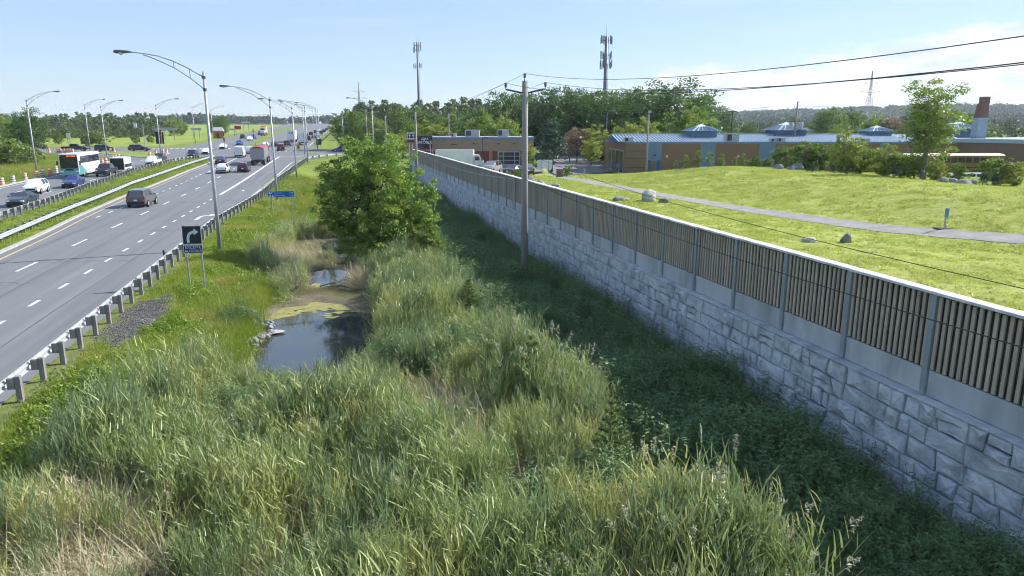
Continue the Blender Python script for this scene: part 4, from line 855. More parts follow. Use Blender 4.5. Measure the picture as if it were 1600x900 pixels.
# lawn: a cover of short tufts where the camera is near enough to see them
def lawn_dens(x, y):
    d = np.min([np.hypot(x - np.interp(y, [p[1] for p in PATHP[::-1]], [p[0] for p in PATHP[::-1]]), 0 * y)], axis=0); return (np.abs(d) > 1.25) * (.35 + .65 * sstep(.3, .55, vnoise(x, y, 1.1, 91)))
x, y = sample(72000, 13.6, 72, 10, 96, lawn_dens, 1.25); k = in_view(x, y, 1.4); x, y = x[k], y[k]
scatter('lawn_grass', with_z(x, y, -.015), nrng.uniform(.55, 1.05, len(x)) * (1 + .011 * y), nrng.uniform(0, 6.28, len(x)), nrng.choice(3, len(x), p=[.58, .12, .3]), LAWNT, 'short yellow green lawn grass behind the fence', 'grass', .08)
# median and left meadow
x, y = sample(9000, -33, -20.5, 40, 175, lambda a, b: ((a < np.array([RXL(t) for t in b]) - .5) & (a > np.array([LXR(t) for t in b]) + .3)).astype(float), 1.1)
scatter('median_grass', np.stack([x, y, height(x, y) - .02], 1), nrng.uniform(.6, 1.3, len(x)), nrng.uniform(0, 6.28, len(x)), nrng.choice(4, len(x), p=[.7, .15, .15, 0]), TUFTS, 'short grass on the median between the two guardrails', 'grass', .1)
x, y = sample(14000, -80, -43.2, 80, 185, lambda a, b: ((a < np.array([LXL(t) for t in b]) - .4) & (a > -43.6 - (b - 70) * .9) & ~((b > 168) & (a > -58))).astype(float), 1.0); d = -43 - x
scatter('meadow_grass', np.stack([x, y, height(x, y) - .02], 1), np.where(d < 2.2, .7, nrng.uniform(1.2, 2.0, len(x))), nrng.uniform(0, 6.28, len(x)), np.where(d < 2.2, 0, nrng.choice(4, len(x), p=[.1, .4, .1, .4])), TUFTS, 'rough meadow grass behind the construction drums', 'grass', .1)
# ------------------------------------------------------------------ trees
def crown_quads(rx, ry, rz, cz, nclump, per, leaf, seed, hollow=.45, lump=.25, shape='round', flat_bottom=.0, up=.5):
    g = np.random.default_rng(seed); d = norm(g.normal(size=(nclump, 3))); rad = hollow + (1 - hollow) * g.uniform(0, 1, nclump) ** .6
    az = np.arctan2(d[:, 1], d[:, 0]); lob = 1 + lump * (np.sin(az * 3 + seed) * .5 + np.sin(az * 5 + d[:, 2] * 4 + seed * 2) * .5) * np.sqrt(1 - d[:, 2] ** 2 + .05) + lump * .6 * g.normal(size=nclump)
    c = d * (rad * np.clip(lob, .6, 1.16))[:, None]
    if shape == 'cone': t = (c[:, 2] + 1) / 2; c[:, :2] *= (1.25 * (1 - np.clip(t, 0, 1)) + .08)[:, None] / np.maximum(np.sqrt(np.clip(1 - np.clip(c[:, 2], -1, 1) ** 2, .05, 1)), .22)[:, None]
    if shape == 'vase': t = (c[:, 2] + 1) / 2; c[:, :2] *= (.5 + .65 * np.clip(t, 0, 1))[:, None]
    if flat_bottom: c[:, 2] = np.maximum(c[:, 2], -flat_bottom)
    c *= np.array([rx, ry, rz]); c[:, 2] += cz; cr = (.2 * (rx + rz) / 2 * g.uniform(.6, 1.4, nclump))
    cent = np.repeat(c, per, 0); off = norm(g.normal(size=(len(cent), 3))) * (g.uniform(0, 1, len(cent)) ** .5 * np.repeat(cr, per))[:, None]; off[:, 2] *= .65
    return leaves(cent + off, leaf, up), c
def trunk_mesh(h, r0, targets, seed, nlimb=9, fork=.35, stems=1):
    r_ = random.Random(seed); mb = MB()
    for s in range(stems):
        a = 2 * math.pi * s / max(stems, 1) + .5; sp = 0 if stems == 1 else .12 * h; lx, ly = sp * math.cos(a), sp * math.sin(a); j = lambda q: r_.uniform(-q, q)
        P = [(lx * .12, ly * .12, -.25), (lx * .3 + j(.05 * r0), ly * .3, h * .25), (lx * .7 + j(r0), ly * .7 + j(r0), h * .55), (lx + j(r0 * 1.5), ly + j(r0 * 1.5), h * .85)]
        mb.tube(P, [r0 * 1.15, r0 * .85, r0 * .5, r0 * .15], 7)
        for i in range(nlimb):
            t = targets[r_.randrange(len(targets))]; f = r_.uniform(fork, .8); b = Vector(P[1]).lerp(Vector(P[3]), max(0, (f - .25) / .6)); e = Vector(t); mid = b.lerp(e, .5) + Vector((0, 0, -.06 * h * r_.random()))
            mb.tube([b, mid, e], [r0 * .38, r0 * .22, r0 * .05], 5, cap=False)
    return mb.mesh('trunk', False)
def tree_kind(name, h, rx, crown_lo, leafm, nclump, per, leaf, seed, barkm=None, shape='round', r0=None, lump=.25, stems=1, hollow=.45, ry=None, nlimb=9, fb=0, up=.5):
    rz = (h - crown_lo) / 2; cz = crown_lo + rz; Q, c = crown_quads(rx, ry or rx, rz, cz, nclump, per, leaf, seed, hollow, lump, shape, fb, up); cm = quads_mesh('crown', Q); cm.materials.append(leafm)
    tm = trunk_mesh(h, r0 or h * .02, [tuple(p) for p in c * .92], seed, nlimb, stems=stems); tm.materials.append(barkm or M['bark']); return (name, cm, tm)
def tree(kind, x, y, label, cat='tree', s=1.0, rz=None, group=None, z=None, sx=1.0):
    name, cm, tm = kind; root = empty(name, (x, y, hz(x, y) - .05 if z is None else z), rng.uniform(0, 6.28) if rz is None else rz); root.scale = (s * sx, s * sx, s); tag(root, label, cat, group)
    for n_, me in (('trunk', tm), ('crown', cm)): o = bpy.data.objects.new(n_, me); COL.objects.link(o); o.parent = root
    return root
K = {}
K['big'] = tree_kind('broadleaf_tree', 16, 6.4, .5, M['leaf_dark'], 330, 44, .46, 1)
K['big2'] = tree_kind('broadleaf_tree', 16, 6.0, .5, M['leaf_dark'], 330, 44, .44, 2, lump=.3)
K['mid'] = tree_kind('broadleaf_tree', 11, 4.5, .3, M['leaf_mid'], 240, 44, .36, 3)
K['light'] = tree_kind('broadleaf_tree', 10, 4.1, .3, M['leaf_light'], 180, 42, .4, 4)
K['yellow'] = tree_kind('young_tree', 7, 2.6, .9, M['leaf_yellow'], 130, 36, .32, 5)
K['purple'] = tree_kind('purple_leaf_tree', 7, 2.6, 1.4, M['leaf_purple'], 110, 40, .3, 6)
K['spruce'] = tree_kind('spruce_tree', 11, 2.9, .9, M['leaf_conifer'], 230, 40, .32, 7, shape='cone', hollow=.2, lump=.15, up=0)
K['poplar'] = tree_kind('poplar_tree', 13, 3.7, 1.8, M['leaf_light'], 170, 52, .28, 8, M['bark_pale'], shape='vase', hollow=.25, lump=.35, nlimb=16)
K['bush'] = tree_kind('bush', 3.2, 1.9, .05, M['leaf_shrub'], 90, 36, .24, 9, stems=3, r0=.05)
K['bushy'] = tree_kind('bush', 4.6, 2.3, .1, M['leaf_yellow'], 130, 40, .26, 10, stems=4, r0=.05)
K['bushl'] = tree_kind('bush', 4.0, 2.0, .1, M['leaf_light'], 120, 40, .26, 11, stems=4, r0=.05)
K['sap'] = tree_kind('sapling', 3.0, .75, .3, M['leaf_light'], 40, 26, .2, 12, r0=.03, hollow=.2)
K['cedar'] = tree_kind('cedar_sapling', 1.9, .55, .1, M['leaf_conifer'], 60, 26, .14, 13, shape='cone', r0=.03, hollow=.2, up=0)
K['willow'] = tree_kind('willow_tree', 9, 4.6, .6, M['leaf_light'], 170, 42, .4, 14, hollow=.5, lump=.18, up=.1)
# the big multi-stemmed tree growing from the ditch
def main_tree():
    g = np.random.default_rng(77); root = empty('leafy_tree', (2.55, 48.6, -1.0)); tag(root, 'large bushy green tree growing from the ditch beside the pond', 'tree')
    lobes = [(.2, 0, 4.9, 2.7, 2.8, 3.0, 150), (-1.9, -.3, 4.1, 1.9, 2.0, 2.3, 90), (1.1, .3, 6.5, 2.0, 2.2, 2.0, 90), (-.7, .4, 6.7, 1.9, 2.0, 1.9, 85), (2.5, -.4, 4.2, 1.9, 2.0, 2.0, 80), (-2.3, .2, 5.3, 1.3, 1.5, 1.5, 50), (.3, -1.6, 3.0, 2.5, 1.6, 1.9, 85), (3.3, -1.2, 2.6, 1.2, 1.2, 1.7, 50), (-1.6, -.8, 2.1, 1.8, 1.6, 1.6, 70), (.8, -1.8, 1.5, 2.3, 1.3, 1.3, 80), (-2.4, -.6, 3.0, 1.1, 1.2, 1.2, 40)]
    C = []; Qs = []
    for i, (x, y, z, a, b, c_, n) in enumerate(lobes): q, c = crown_quads(a, b, c_, z, n, 66, .15, 100 + i, .35, .34); q[:, :, 0] += x; q[:, :, 1] += y; c[:, 0] += x; c[:, 1] += y; Qs.append(q); C.append(c)
    Q = np.concatenate(Qs); keep = Q[:, :, 2].min(1) > .1; Q = Q[keep]; me = quads_mesh('crown', Q); link_mesh('crown', me, M['leaf_near'], root)
    tm = trunk_mesh(7.4, .17, [tuple(p) for p in np.concatenate(C)], 5, 13, stems=6); tm.materials.append(M['bark']); o = bpy.data.objects.new('trunk', tm); COL.objects.link(o); o.parent = root
    q, c = crown_quads(.9, .8, 1.35, 1.5, 60, 26, .15, 555, .2, .3); sh = empty('leafy_shrub', (6.05, 46.0, -.75)); tag(sh, 'small yellow green shrub at the right foot of the big leafy tree', 'shrub'); link_mesh('crown', quads_mesh('crown', q), M['leaf_light'], sh); tm = trunk_mesh(2.4, .03, [tuple(p) for p in c], 8, 6, stems=3); tm.materials.append(M['bark']); o = bpy.data.objects.new('trunk', tm); COL.objects.link(o); o.parent = sh
main_tree()
def conifer(x, y, h, label, seed, whorls=9, z=None):
    """young spruce: a leader, whorls of drooping branches, each fringed with needles"""
    g = np.random.default_rng(seed); root = empty('spruce_sapling', (x, y, hz(x, y) if z is None else z)); tag(root, label, 'spruce'); mb = MB(); mb.tube([(0, 0, -.1), (0, 0, h * .6), (.02, .01, h)], [.035, .022, .006], 6); mb.build('trunk', M['bark'], root)
    B = []; Nq = []
    for w in range(whorls):
        t = .06 + .9 * (w / (whorls - 1)) ** .9; zz = h * t; L = h * .36 * (1 - t) ** .8 + .07; n = 7 if w < whorls - 2 else 5
        for j in range(n):
            a = 2 * math.pi * j / n + g.uniform(-.3, .3) + w; el = .05 + .75 * t; d = np.array([math.cos(a) * math.cos(el), math.sin(a) * math.cos(el), math.sin(el)]); LL = L * g.uniform(.75, 1.15); m = int(90 * LL / .5) + 30
            tt = g.uniform(.12, 1, m); base = np.array([0, 0, zz]) + d * (LL * tt)[:, None] - np.array([0, 0, 1.0]) * (.18 * LL * tt ** 2)[:, None]; nd = norm(g.normal(size=(m, 3)) * .75 + d * .9 + np.array([0, 0, .3])); B.append(base); Nq.append(nd)
    B = np.concatenate(B); D = np.concatenate(Nq); k = len(B); q = blades(B, D, g.uniform(.06, .11, k), np.full(k, .026), np.full(k, .05), seg=1, taper=(1, .4)); link_mesh('crown', quads_mesh('crown', q), M['leaf_spruce'], root)
M['leaf_spruce'] = leafmat('spruce_needles', (.11, .17, .05), (.24, .31, .1), s=2.0, trans=.2)
conifer(6.15, 14.7, 2.35, 'nearest young spruce with drooping branches among the reeds', 3)
conifer(5.75, 20.4, 2.4, 'second young spruce at the shadow edge, among reed heads', 4)
conifer(5.75, 20.9 + 10.2, 1.9, 'slender pale green sapling at the shadow edge left of the utility pole', 5, 11)
def gravel():
    r_ = np.random.default_rng(5); bits = []
    for k in range(3):
        bm = bmesh.new(); bmesh.ops.create_icosphere(bm, subdivisions=1, radius=.05)
        for v in bm.verts: v.co = Vector((v.co.x * r_.uniform(.7, 1.3), v.co.y * r_.uniform(.7, 1.3), v.co.z * r_.uniform(.4, .9)))
        me = bpy.data.meshes.new('gravel'); bm.to_mesh(me); bm.free(); me.materials.append(M['gravel']); bits.append(bpy.data.objects.new('gravel_%d' % k, me))
    x, y = sample(9000, -9.6, -6.2, 27, 39, lambda a, b: 1 - sstep(.5, 1.35, ((a + 8.45) / .95) ** 2 + ((b - 32.5) / 4.3) ** 2 + (vnoise(a, b, .8, 4) - .5) * 1.2), 1.0); scatter('gravel_patch', with_z(x, y, .01), r_.uniform(.2, .8, len(x)), r_.uniform(0, 6.28, len(x)), r_.integers(0, 3, len(x)), bits, 'patch of dark loose gravel spilled beside the guardrail', 'gravel', .5)
M['gravel'] = mat('gravel', (.09, .088, .085), (.17, .165, .16), scale=9, rough=.95, coords='World')
gravel()
def stake():
    mb = MB(); mb.tube([(0, 0, -.2), (.02, 0, 1.15)], .028, 6); o = mb.build('wooden_stake', M['pole_wood'], loc=(6.9, 31.5, -.7)); tag(o, 'thin bare wooden stake among the weeds left of the utility pole', 'stake')
stake()
# ------------------------------------------------------------------ individual trees (x, y, height of the top above datum)
def planted(kind, x, y, ztop, label, cat='tree', group=None, sx=1.0):
    nominal = {'big': 16.6, 'big2': 16.6, 'mid': 11.4, 'light': 10.4, 'yellow': 7.3, 'purple': 7.3, 'spruce': 11.2, 'poplar': 13.6, 'bush': 3.5, 'bushy': 5.0, 'bushl': 4.4, 'sap': 3.2, 'cedar': 2.0, 'willow': 9.4}[kind]
    s = max(.3, (ztop - hz(x, y)) / nominal); return tree(K[kind], x, y, label, cat, s, group=group, sx=sx)
row = 'tall dark trees behind the car park'
for i_, (k_, a) in enumerate(sorted((('big', (40.5, 167.2, 16.4)), ('big2', (47.8, 171.5, 15.6)), ('big', (52.0, 164.3, 17.5)), ('big2', (59.2, 166.6, 16.7)), ('big', (62.9, 157.4, 16.6)), ('big2', (70.0, 159.7, 17.0)), ('big', (92.4, 160.3, 13.2)), ('big2', (35.6, 178.7, 12.8)), ('big', (46.8, 179.0, 16.5)), ('big2', (58.1, 173.1, 17.4)), ('big', (63.8, 169.6, 16.9)), ('big2', (69.8, 166.0, 16.8)), ('big', (73.0, 156.9, 17.0)), ('big2', (85.2, 155.9, 15.3))), key=lambda q: bearing(q[1][0], q[1][1]))):
    planted(k_, *a, 'tall dark green tree, ' + ORD[i_] + ' from the left in the row behind the car park', group=row)
planted('big2', 70.1, 139.1, 17.6, 'tallest broad dark green tree behind the blue ribbed roof', sx=1.45)
planted('light', 30.9, 146.9, 11.3, 'left pale green tree of the pair rising above the restaurant roof')
planted('light', 34.3, 141.9, 10.6, 'right pale green tree of the pair rising above the restaurant roof')
planted('light', 61.6, 116.5, 11.9, 'round pale green tree just behind the blue ribbed roof', sx=1.1)
planted('yellow', 57.2, 125.9, 9.9, 'yellow green tree behind the left end of the ribbed roof', sx=1.1)
planted('yellow', 54.1, 128.7, 9.0, 'smaller yellow green tree behind the roof end, left of its twin')
planted('yellow', 50.0, 131.8, 8.5, 'yellow green tree over the parked white pickup')
planted('yellow', 45.7, 122.6, 6.2, 'small round green tree beside the parked white pickup')
planted('purple', 46.5, 132.7, 8.1, 'purple leaved tree at the far edge of the car park')
planted('purple', 46.1, 135.9, 6.9, 'smaller purple brown tree at the far edge of the car park')
planted('spruce', 33.1, 106.1, 9.5, 'tall blue green spruce at the edge of the car park', sx=1.15)
planted('yellow', 31.5, 113.8, 5.3, 'small bright tree partly hidden by the large utility pole', sx=.8)
planted('mid', 5.7, 200.7, 12.7, 'dense dark tree left behind the top of the leafy ditch tree', sx=1.25)
planted('light', 10.9, 193.2, 11.5, 'olive green tree behind the top of the leafy ditch tree')
planted('mid', 13.6, 188.4, 8.3, 'low dark bushy tree right behind the leafy ditch tree')
for i_, a in enumerate(sorted(((18.9, 206.6, 13.1), (24.4, 215.6, 13.7), (29.7, 214.2, 12.4), (34.1, 202.8, 11.3), (39.9, 216.8, 12.3)), key=lambda q: bearing(q[0], q[1]))): planted('mid', *a, 'mid green tree, ' + ORD[i_] + ' from the left in the clump left of the restaurant roof', group='clump left of the restaurant', sx=1.1)
planted('yellow', 21.5, 167.8, 9.6, 'sunlit yellow green tree above the restaurant sign', sx=1.2)
planted('yellow', 24.0, 164.1, 8.9, 'lower sunlit tree beside the restaurant roof', sx=1.2)
planted('yellow', 15.4, 161.1, 7.4, 'bright low tree beside the restaurant sign')
planted('mid', 144.6, 185.3, 13.7, 'dark tree behind the school roof, left of the lattice pylon', sx=1.15)
planted('mid', 157.7, 192.3, 13.4, 'second dark tree behind the school roof beside the pylon')
planted('light', 143.3, 165.0, 11.5, 'pale green round tree behind the school roof, right of the pylon', sx=1.1)
planted('purple', 144.2, 159.6, 10.9, 'brownish tree behind the school roof beside the tall poplar', sx=1.2)
planted('light', 102.3, 128.9, 8.3, 'greyish bush-like tree beside the second roof lantern', sx=1.1)
planted('mid', 143.3, 206.3, 9.9, 'dark tree low behind the ribbed roof under the transformer pole')
planted('mid', 146.0, 231.4, 9.4, 'small dark trees low behind the ribbed roof near the twin lamp')
planted('mid', 142.4, 134.3, 10.9, 'dark tree left of the brown chimney')
planted('light', 132.7, 183.1, 8.2, 'pale tree low behind the roof beside the transformer pole', sx=1.2)
planted('poplar', 56.3, 58.0, 12.8, 'tall airy poplar rising from the edge of the lawn', sx=1.3)
# shrubs and young trees along the far edge of the lawn
planted('bush', 51.8, 73.6, 6.1, 'dark leafy shrub at the left end of the shrub row on the lawn edge', sx=1.00)
planted('bush', 51.3, 69.6, 6.7, 'largest dark shrub left of the bright yellow shrubs', sx=1.10)
planted('bush', 52.4, 68.3, 6.3, 'dark shrub behind the lawn boulders', sx=1.00)
planted('bushy', 52.9, 65.1, 7.5, 'tall yellow green shrub, brightest on the lawn edge', sx=0.90)
planted('bushl', 55.3, 65.5, 6.5, 'pale green shrub right beside the brightest yellow shrub', sx=1.00)
planted('bushy', 55.6, 62.3, 6.4, 'yellow green shrub left of the tall poplar', sx=0.85)
planted('bushl', 56.4, 61.1, 5.8, 'low pale shrub at the left foot of the poplar', sx=1.00)
planted('bush', 56.3, 59.1, 5.5, 'dark low shrub at the foot of the poplar', sx=1.00)
planted('bushy', 57.7, 57.7, 4.9, 'low yellow shrub at the right foot of the poplar', sx=1.00)
planted('bush', 58.9, 56.3, 4.8, 'thin reddish stemmed shrub behind the dark boulders', sx=0.80)
planted('bushl', 59.6, 53.1, 5.7, 'pale green shrub right of the dark boulders', sx=1.00)
planted('bushy', 60.4, 51.8, 5.0, 'yellow green shrub at the right end of the lawn edge', sx=1.00)
g_ = 'small saplings on the mound'
for i_, a in enumerate(sorted(((40.2, 78.6, 4.3), (41.3, 78.3, 5.0), (42.7, 77.9, 5.6), (44.6, 78.5, 5.3), (45.5, 77.2, 5.1), (46.5, 75.9, 4.7), (46.9, 74.8, 5.2)), key=lambda q: bearing(q[0], q[1]))): planted('sap', *a, 'thin young sapling, ' + ORD[i_] + ' from the left on the lawn crest in front of the school', 'sapling', g_, sx=1.0)
for i_, a in enumerate(sorted(((47.3, 72.6, 4.9), (48.4, 72.4, 4.7), (47.5, 73.6, 4.4)), key=lambda q: bearing(q[0], q[1]))): planted('bush', *a, 'low shrub, ' + ORD[i_] + ' from the left on the lawn crest left of the dark shrubs', 'shrub', 'low crest shrubs', sx=.9)
for i_, a in enumerate(sorted(((46.4, 61.5, 4.6), (47.7, 60.2, 4.6), (48.3, 59.0, 4.6), (51.3, 56.2, 4.6), (53.3, 48.5, 4.5), (55.1, 49.0, 4.5)), key=lambda q: bearing(q[0], q[1]))): planted('cedar', *a, 'small dark cedar sapling, ' + ORD[i_] + ' from the left along the far edge of the lawn', 'cedar', 'cedar saplings')
for i_, a in enumerate(sorted(((20.2, 81.5, 3.0), (21.6, 83.2, 3.1), (30.9, 92.3, 3.0)), key=lambda q: bearing(q[0], q[1]))): planted('bush', *a, 'small shrub, ' + ORD[i_] + ' from the left on the lawn behind the fence', 'shrub', 'shrubs behind the fence', sx=.8)
# left of the highway
planted('willow', -93.9, 240.2, 11.7, 'pale round willow at the far left beyond the side street', sx=1.2)
planted('big2', -68.3, 190.4, 12.5, 'large dark maple behind the left street lamp', sx=.95)
planted('bush', -56.3, 146.2, 6.8, 'dark green bush beside the yellow round sign', sx=1.2)
planted('bush', -55.9, 151.2, 6.1, 'dark green bush right in front of the left street lamp', sx=1.25)
planted('bushl', -57.2, 158.8, 4.5, 'low bright bush at the foot of the left street lamp')
planted('sap', -58.7, 165.3, 4.1, 'thin sapling in the meadow behind the bus', 'sapling', sx=1.2)
planted('mid', -81.6, 249.5, 6.6, 'small loose tree in the field behind the dark pickup', sx=.9)
planted('bush', -66.4, 235.3, 7.4, 'dark bushy tree in the field beside the twin lamps', sx=1.3)
planted('bush', -70.0, 238.3, 6.1, 'low dark bush in the field left of the twin lamps', sx=1.2)
planted('bush', -61.2, 254.6, 5.7, 'round dark bush in the field behind the traffic island')
planted('bush', -57.3, 257.8, 5.3, 'dark bush beside the lamp on the traffic island')
planted('light', -69.6, 357.8, 12.4, 'bright pair of trees in the field left of the nearest lamp pole', sx=1.2)
planted('light', -67.1, 362.3, 12.2, 'bright tree in the field touching the nearest lamp pole')
planted('mid', -50.5, 368.5, 13.5, 'dark tree standing alone beyond the intersection')
planted('mid', -54.7, 374.7, 11.4, 'smaller dark tree beyond the intersection')
# ------------------------------------------------------------------ far woodland and wooded hills, each one mass
def lowtree(name, h, rx, m, seed, n, leaf): q, c = crown_quads(rx, rx, h * .46, h * .52, n, 20, leaf, seed, .55, .22); return proto(name, [(q, m)])
WOOD = [lowtree('wood_a', 11, 4.2, M['wood_far'], 31, 46, 1.15), lowtree('wood_b', 9, 4.6, M['wood_far'], 32, 42, 1.15), lowtree('wood_c', 13, 3.8, M['wood_far'], 33, 46, 1.15)]
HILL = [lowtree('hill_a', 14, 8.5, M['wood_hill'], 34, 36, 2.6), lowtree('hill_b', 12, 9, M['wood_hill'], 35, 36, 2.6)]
def wood(name, n, f, label, protos, s0, s1):
    P = []
    while len(P) < n:
        q = f()
        if q: P.append(q)
    P = np.array(P); P = np.concatenate([P, (height(P[:, 0], P[:, 1]) - .4)[:, None]], 1); scatter(name, P, nrng.uniform(s0, s1, n), nrng.uniform(0, 6.28, n), nrng.integers(0, len(protos), n), protos, label, 'woodland')
def pick_left():
    a, d = rng.uniform(-56, -11.5), rng.uniform(400, 640); x, y = d * math.sin(R(a)), d * math.cos(R(a)); return (x, y) if x < -70 - (y - 400) * .05 or y > 620 else None
wood('left_woodland', 700, pick_left, 'belt of dark trees along the horizon beyond the left field', WOOD, .5, .92)
def pick_left2():
    a, d = rng.uniform(-33, -19.5), rng.uniform(285, 360); x, y = d * math.sin(R(a)), d * math.cos(R(a)); return (x, y) if y > 255 and a < -23.5 + rng.uniform(-1, 0) else None
wood('left_thicket', 90, pick_left2, 'nearer thicket of trees at the far left beyond the field', WOOD, .65, 1.0)
def pick_hedge():
    a, d = rng.uniform(-40, -12), rng.uniform(330, 380); x, y = d * math.sin(R(a)), d * math.cos(R(a)); return (x, y) if x < -60 else None
wood('left_hedgerow', 260, pick_hedge, 'low pale hedge of shrubs between the field and the trees', WOOD[:2], .25, .5)
def pick_right():
    a, d = rng.uniform(1.6, 24), rng.uniform(270, 460); x, y = d * math.sin(R(a)), d * math.cos(R(a)); return (x, y) if x > 12 else None
wood('right_woodland', 260, pick_right, 'belt of trees behind the restaurant and its tall trees', WOOD, .8, 1.3)
def pick_right2():
    a, d = rng.uniform(24, 60), rng.uniform(300, 620); return (d * math.sin(R(a)), d * math.cos(R(a)))
wood('right_thicket', 170, pick_right2, 'low scattered trees between the school and the wooded hills', WOOD, .45, .8)
def pick_hill():
    a, d = rng.uniform(13, 62), rng.uniform(1050, 1750); return (d * math.sin(R(a)), d * math.cos(R(a)))
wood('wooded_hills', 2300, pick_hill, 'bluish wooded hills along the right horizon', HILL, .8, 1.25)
def pick_end():
    a, d = rng.uniform(-12, 14), rng.uniform(980, 1250); x = d * math.sin(R(a)); return (x, d * math.cos(R(a))) if not (-75 < x < 12 and d < 1060) else None
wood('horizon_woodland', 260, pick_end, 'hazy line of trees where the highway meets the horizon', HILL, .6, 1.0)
# ------------------------------------------------------------------ vehicles (built along +x, then turned)
def wheel_meshes(r, w):
    k = (round(r, 2), round(w, 2))
    if k not in wheel_meshes.c:
        mb = MB(); mb.lathe([(r * .62, -w / 2), (r * .93, -w / 2), (r, -w * .32), (r, w * .32), (r * .93, w / 2), (r * .62, w / 2)], n=18, axis='y'); a = mb.mesh('wheel'); a.materials.append(M['tyre']); a.polygons.foreach_set('use_smooth', [False] * len(a.polygons))
        mb = MB(); mb.lathe([(r * .63, -w / 2 - .005), (r * .6, -w * .46), (r * .2, -w * .4), (r * .12, -w / 2 - .01)], n=12, axis='y'); mb.lathe([(r * .12, w / 2 + .01), (r * .2, w * .4), (r * .6, w * .46), (r * .63, w / 2 + .005)], n=12, axis='y'); b = mb.mesh('rim'); b.materials.append(M['rim'])
        wheel_meshes.c[k] = (a, b)
    return wheel_meshes.c[k]
wheel_meshes.c = {}
def add_wheel(root, x, y, r, w=.22):
    a, b = wheel_meshes(r, w); o = bpy.data.objects.new('wheel', a); COL.objects.link(o); o.parent = root; o.location = (x, y, r); q = bpy.data.objects.new('rim', b); COL.objects.link(q); q.parent = o
def part_box(root, name, c, d, m, bev=.02): mb = MB(); mb.cbox(c, d, bev); return mb.build(name, m, root)
SHAPES = {
 'sedan': dict(st=[(-2.36, .72, .42, .72, .74, .6), (-2.22, .86, .25, .93, .96, .72), (-1.55, .91, .2, 1.0, 1.04, .74), (-.72, .92, .2, .98, 1.41, .6), (.3, .92, .2, .95, 1.43, .62), (1.15, .91, .2, .93, .97, .72), (2.05, .87, .2, .74, .78, .7), (2.36, .7, .3, .56, .58, .55)], wb=(-1.38, 1.42), wr=.33),
 'convertible': dict(st=[(-2.3, .72, .42, .72, .74, .6), (-2.15, .86, .25, .9, .93, .72), (-1.3, .9, .2, .95, .98, .74), (-1.1, .91, .2, .95, 1.28, .58), (.2, .91, .2, .93, 1.3, .6), (.95, .9, .2, .9, .94, .72), (2.0, .86, .2, .72, .76, .7), (2.3, .68, .3, .54, .56, .55)], wb=(-1.35, 1.38), wr=.33),
 'hatch': dict(st=[(-2.05, .78, .4, .8, .84, .62), (-1.95, .86, .25, .98, 1.1, .7), (-1.55, .89, .22, 1.0, 1.5, .6), (.25, .9, .22, .97, 1.53, .62), (1.05, .88, .22, .96, 1.02, .7), (1.85, .84, .22, .82, .86, .68), (2.08, .7, .3, .62, .64, .55)], wb=(-1.28, 1.28), wr=.33),
 'suv': dict(st=[(-2.32, .84, .45, .98, 1.02, .7), (-2.24, .91, .3, 1.08, 1.2, .78), (-2.0, .94, .28, 1.1, 1.7, .68), (.35, .95, .28, 1.07, 1.74, .7), (1.1, .94, .28, 1.08, 1.14, .8), (2.05, .9, .28, .98, 1.04, .78), (2.35, .76, .36, .74, .76, .6)], wb=(-1.42, 1.45), wr=.37),
 'wagon': dict(st=[(-2.45, .84, .45, .98, 1.0, .7), (-2.36, .92, .28, 1.05, 1.15, .76), (-1.95, .95, .26, 1.05, 1.68, .66), (.35, .96, .26, 1.02, 1.72, .7), (1.3, .95, .26, 1.02, 1.08, .8), (2.15, .9, .26, .9, .95, .76), (2.5, .74, .34, .7, .72, .6)], wb=(-1.5, 1.5), wr=.36),
 'pickup': dict(st=[(-2.95, .9, .5, 1.14, 1.16, .88), (-2.85, .97, .45, 1.18, 1.19, .93), (-1.05, .98, .42, 1.18, 1.19, .93), (-.9, .98, .42, 1.18, 1.86, .72), (.65, .98, .42, 1.16, 1.9, .74), (1.35, .97, .42, 1.18, 1.26, .88), (2.65, .95, .42, 1.1, 1.18, .86), (2.92, .84, .5, .82, .84, .7)], wb=(-1.85, 1.85), wr=.42),
 'van': dict(st=[(-2.75, .94, .45, 1.2, 2.2, .86), (-2.65, 1.0, .35, 1.2, 2.4, .88), (1.05, 1.0, .33, 1.2, 2.42, .88), (1.75, .98, .33, 1.15, 1.95, .78), (2.35, .94, .33, 1.1, 1.2, .8), (2.75, .8, .4, .8, .82, .66)], wb=(-1.7, 1.75), wr=.37),
}
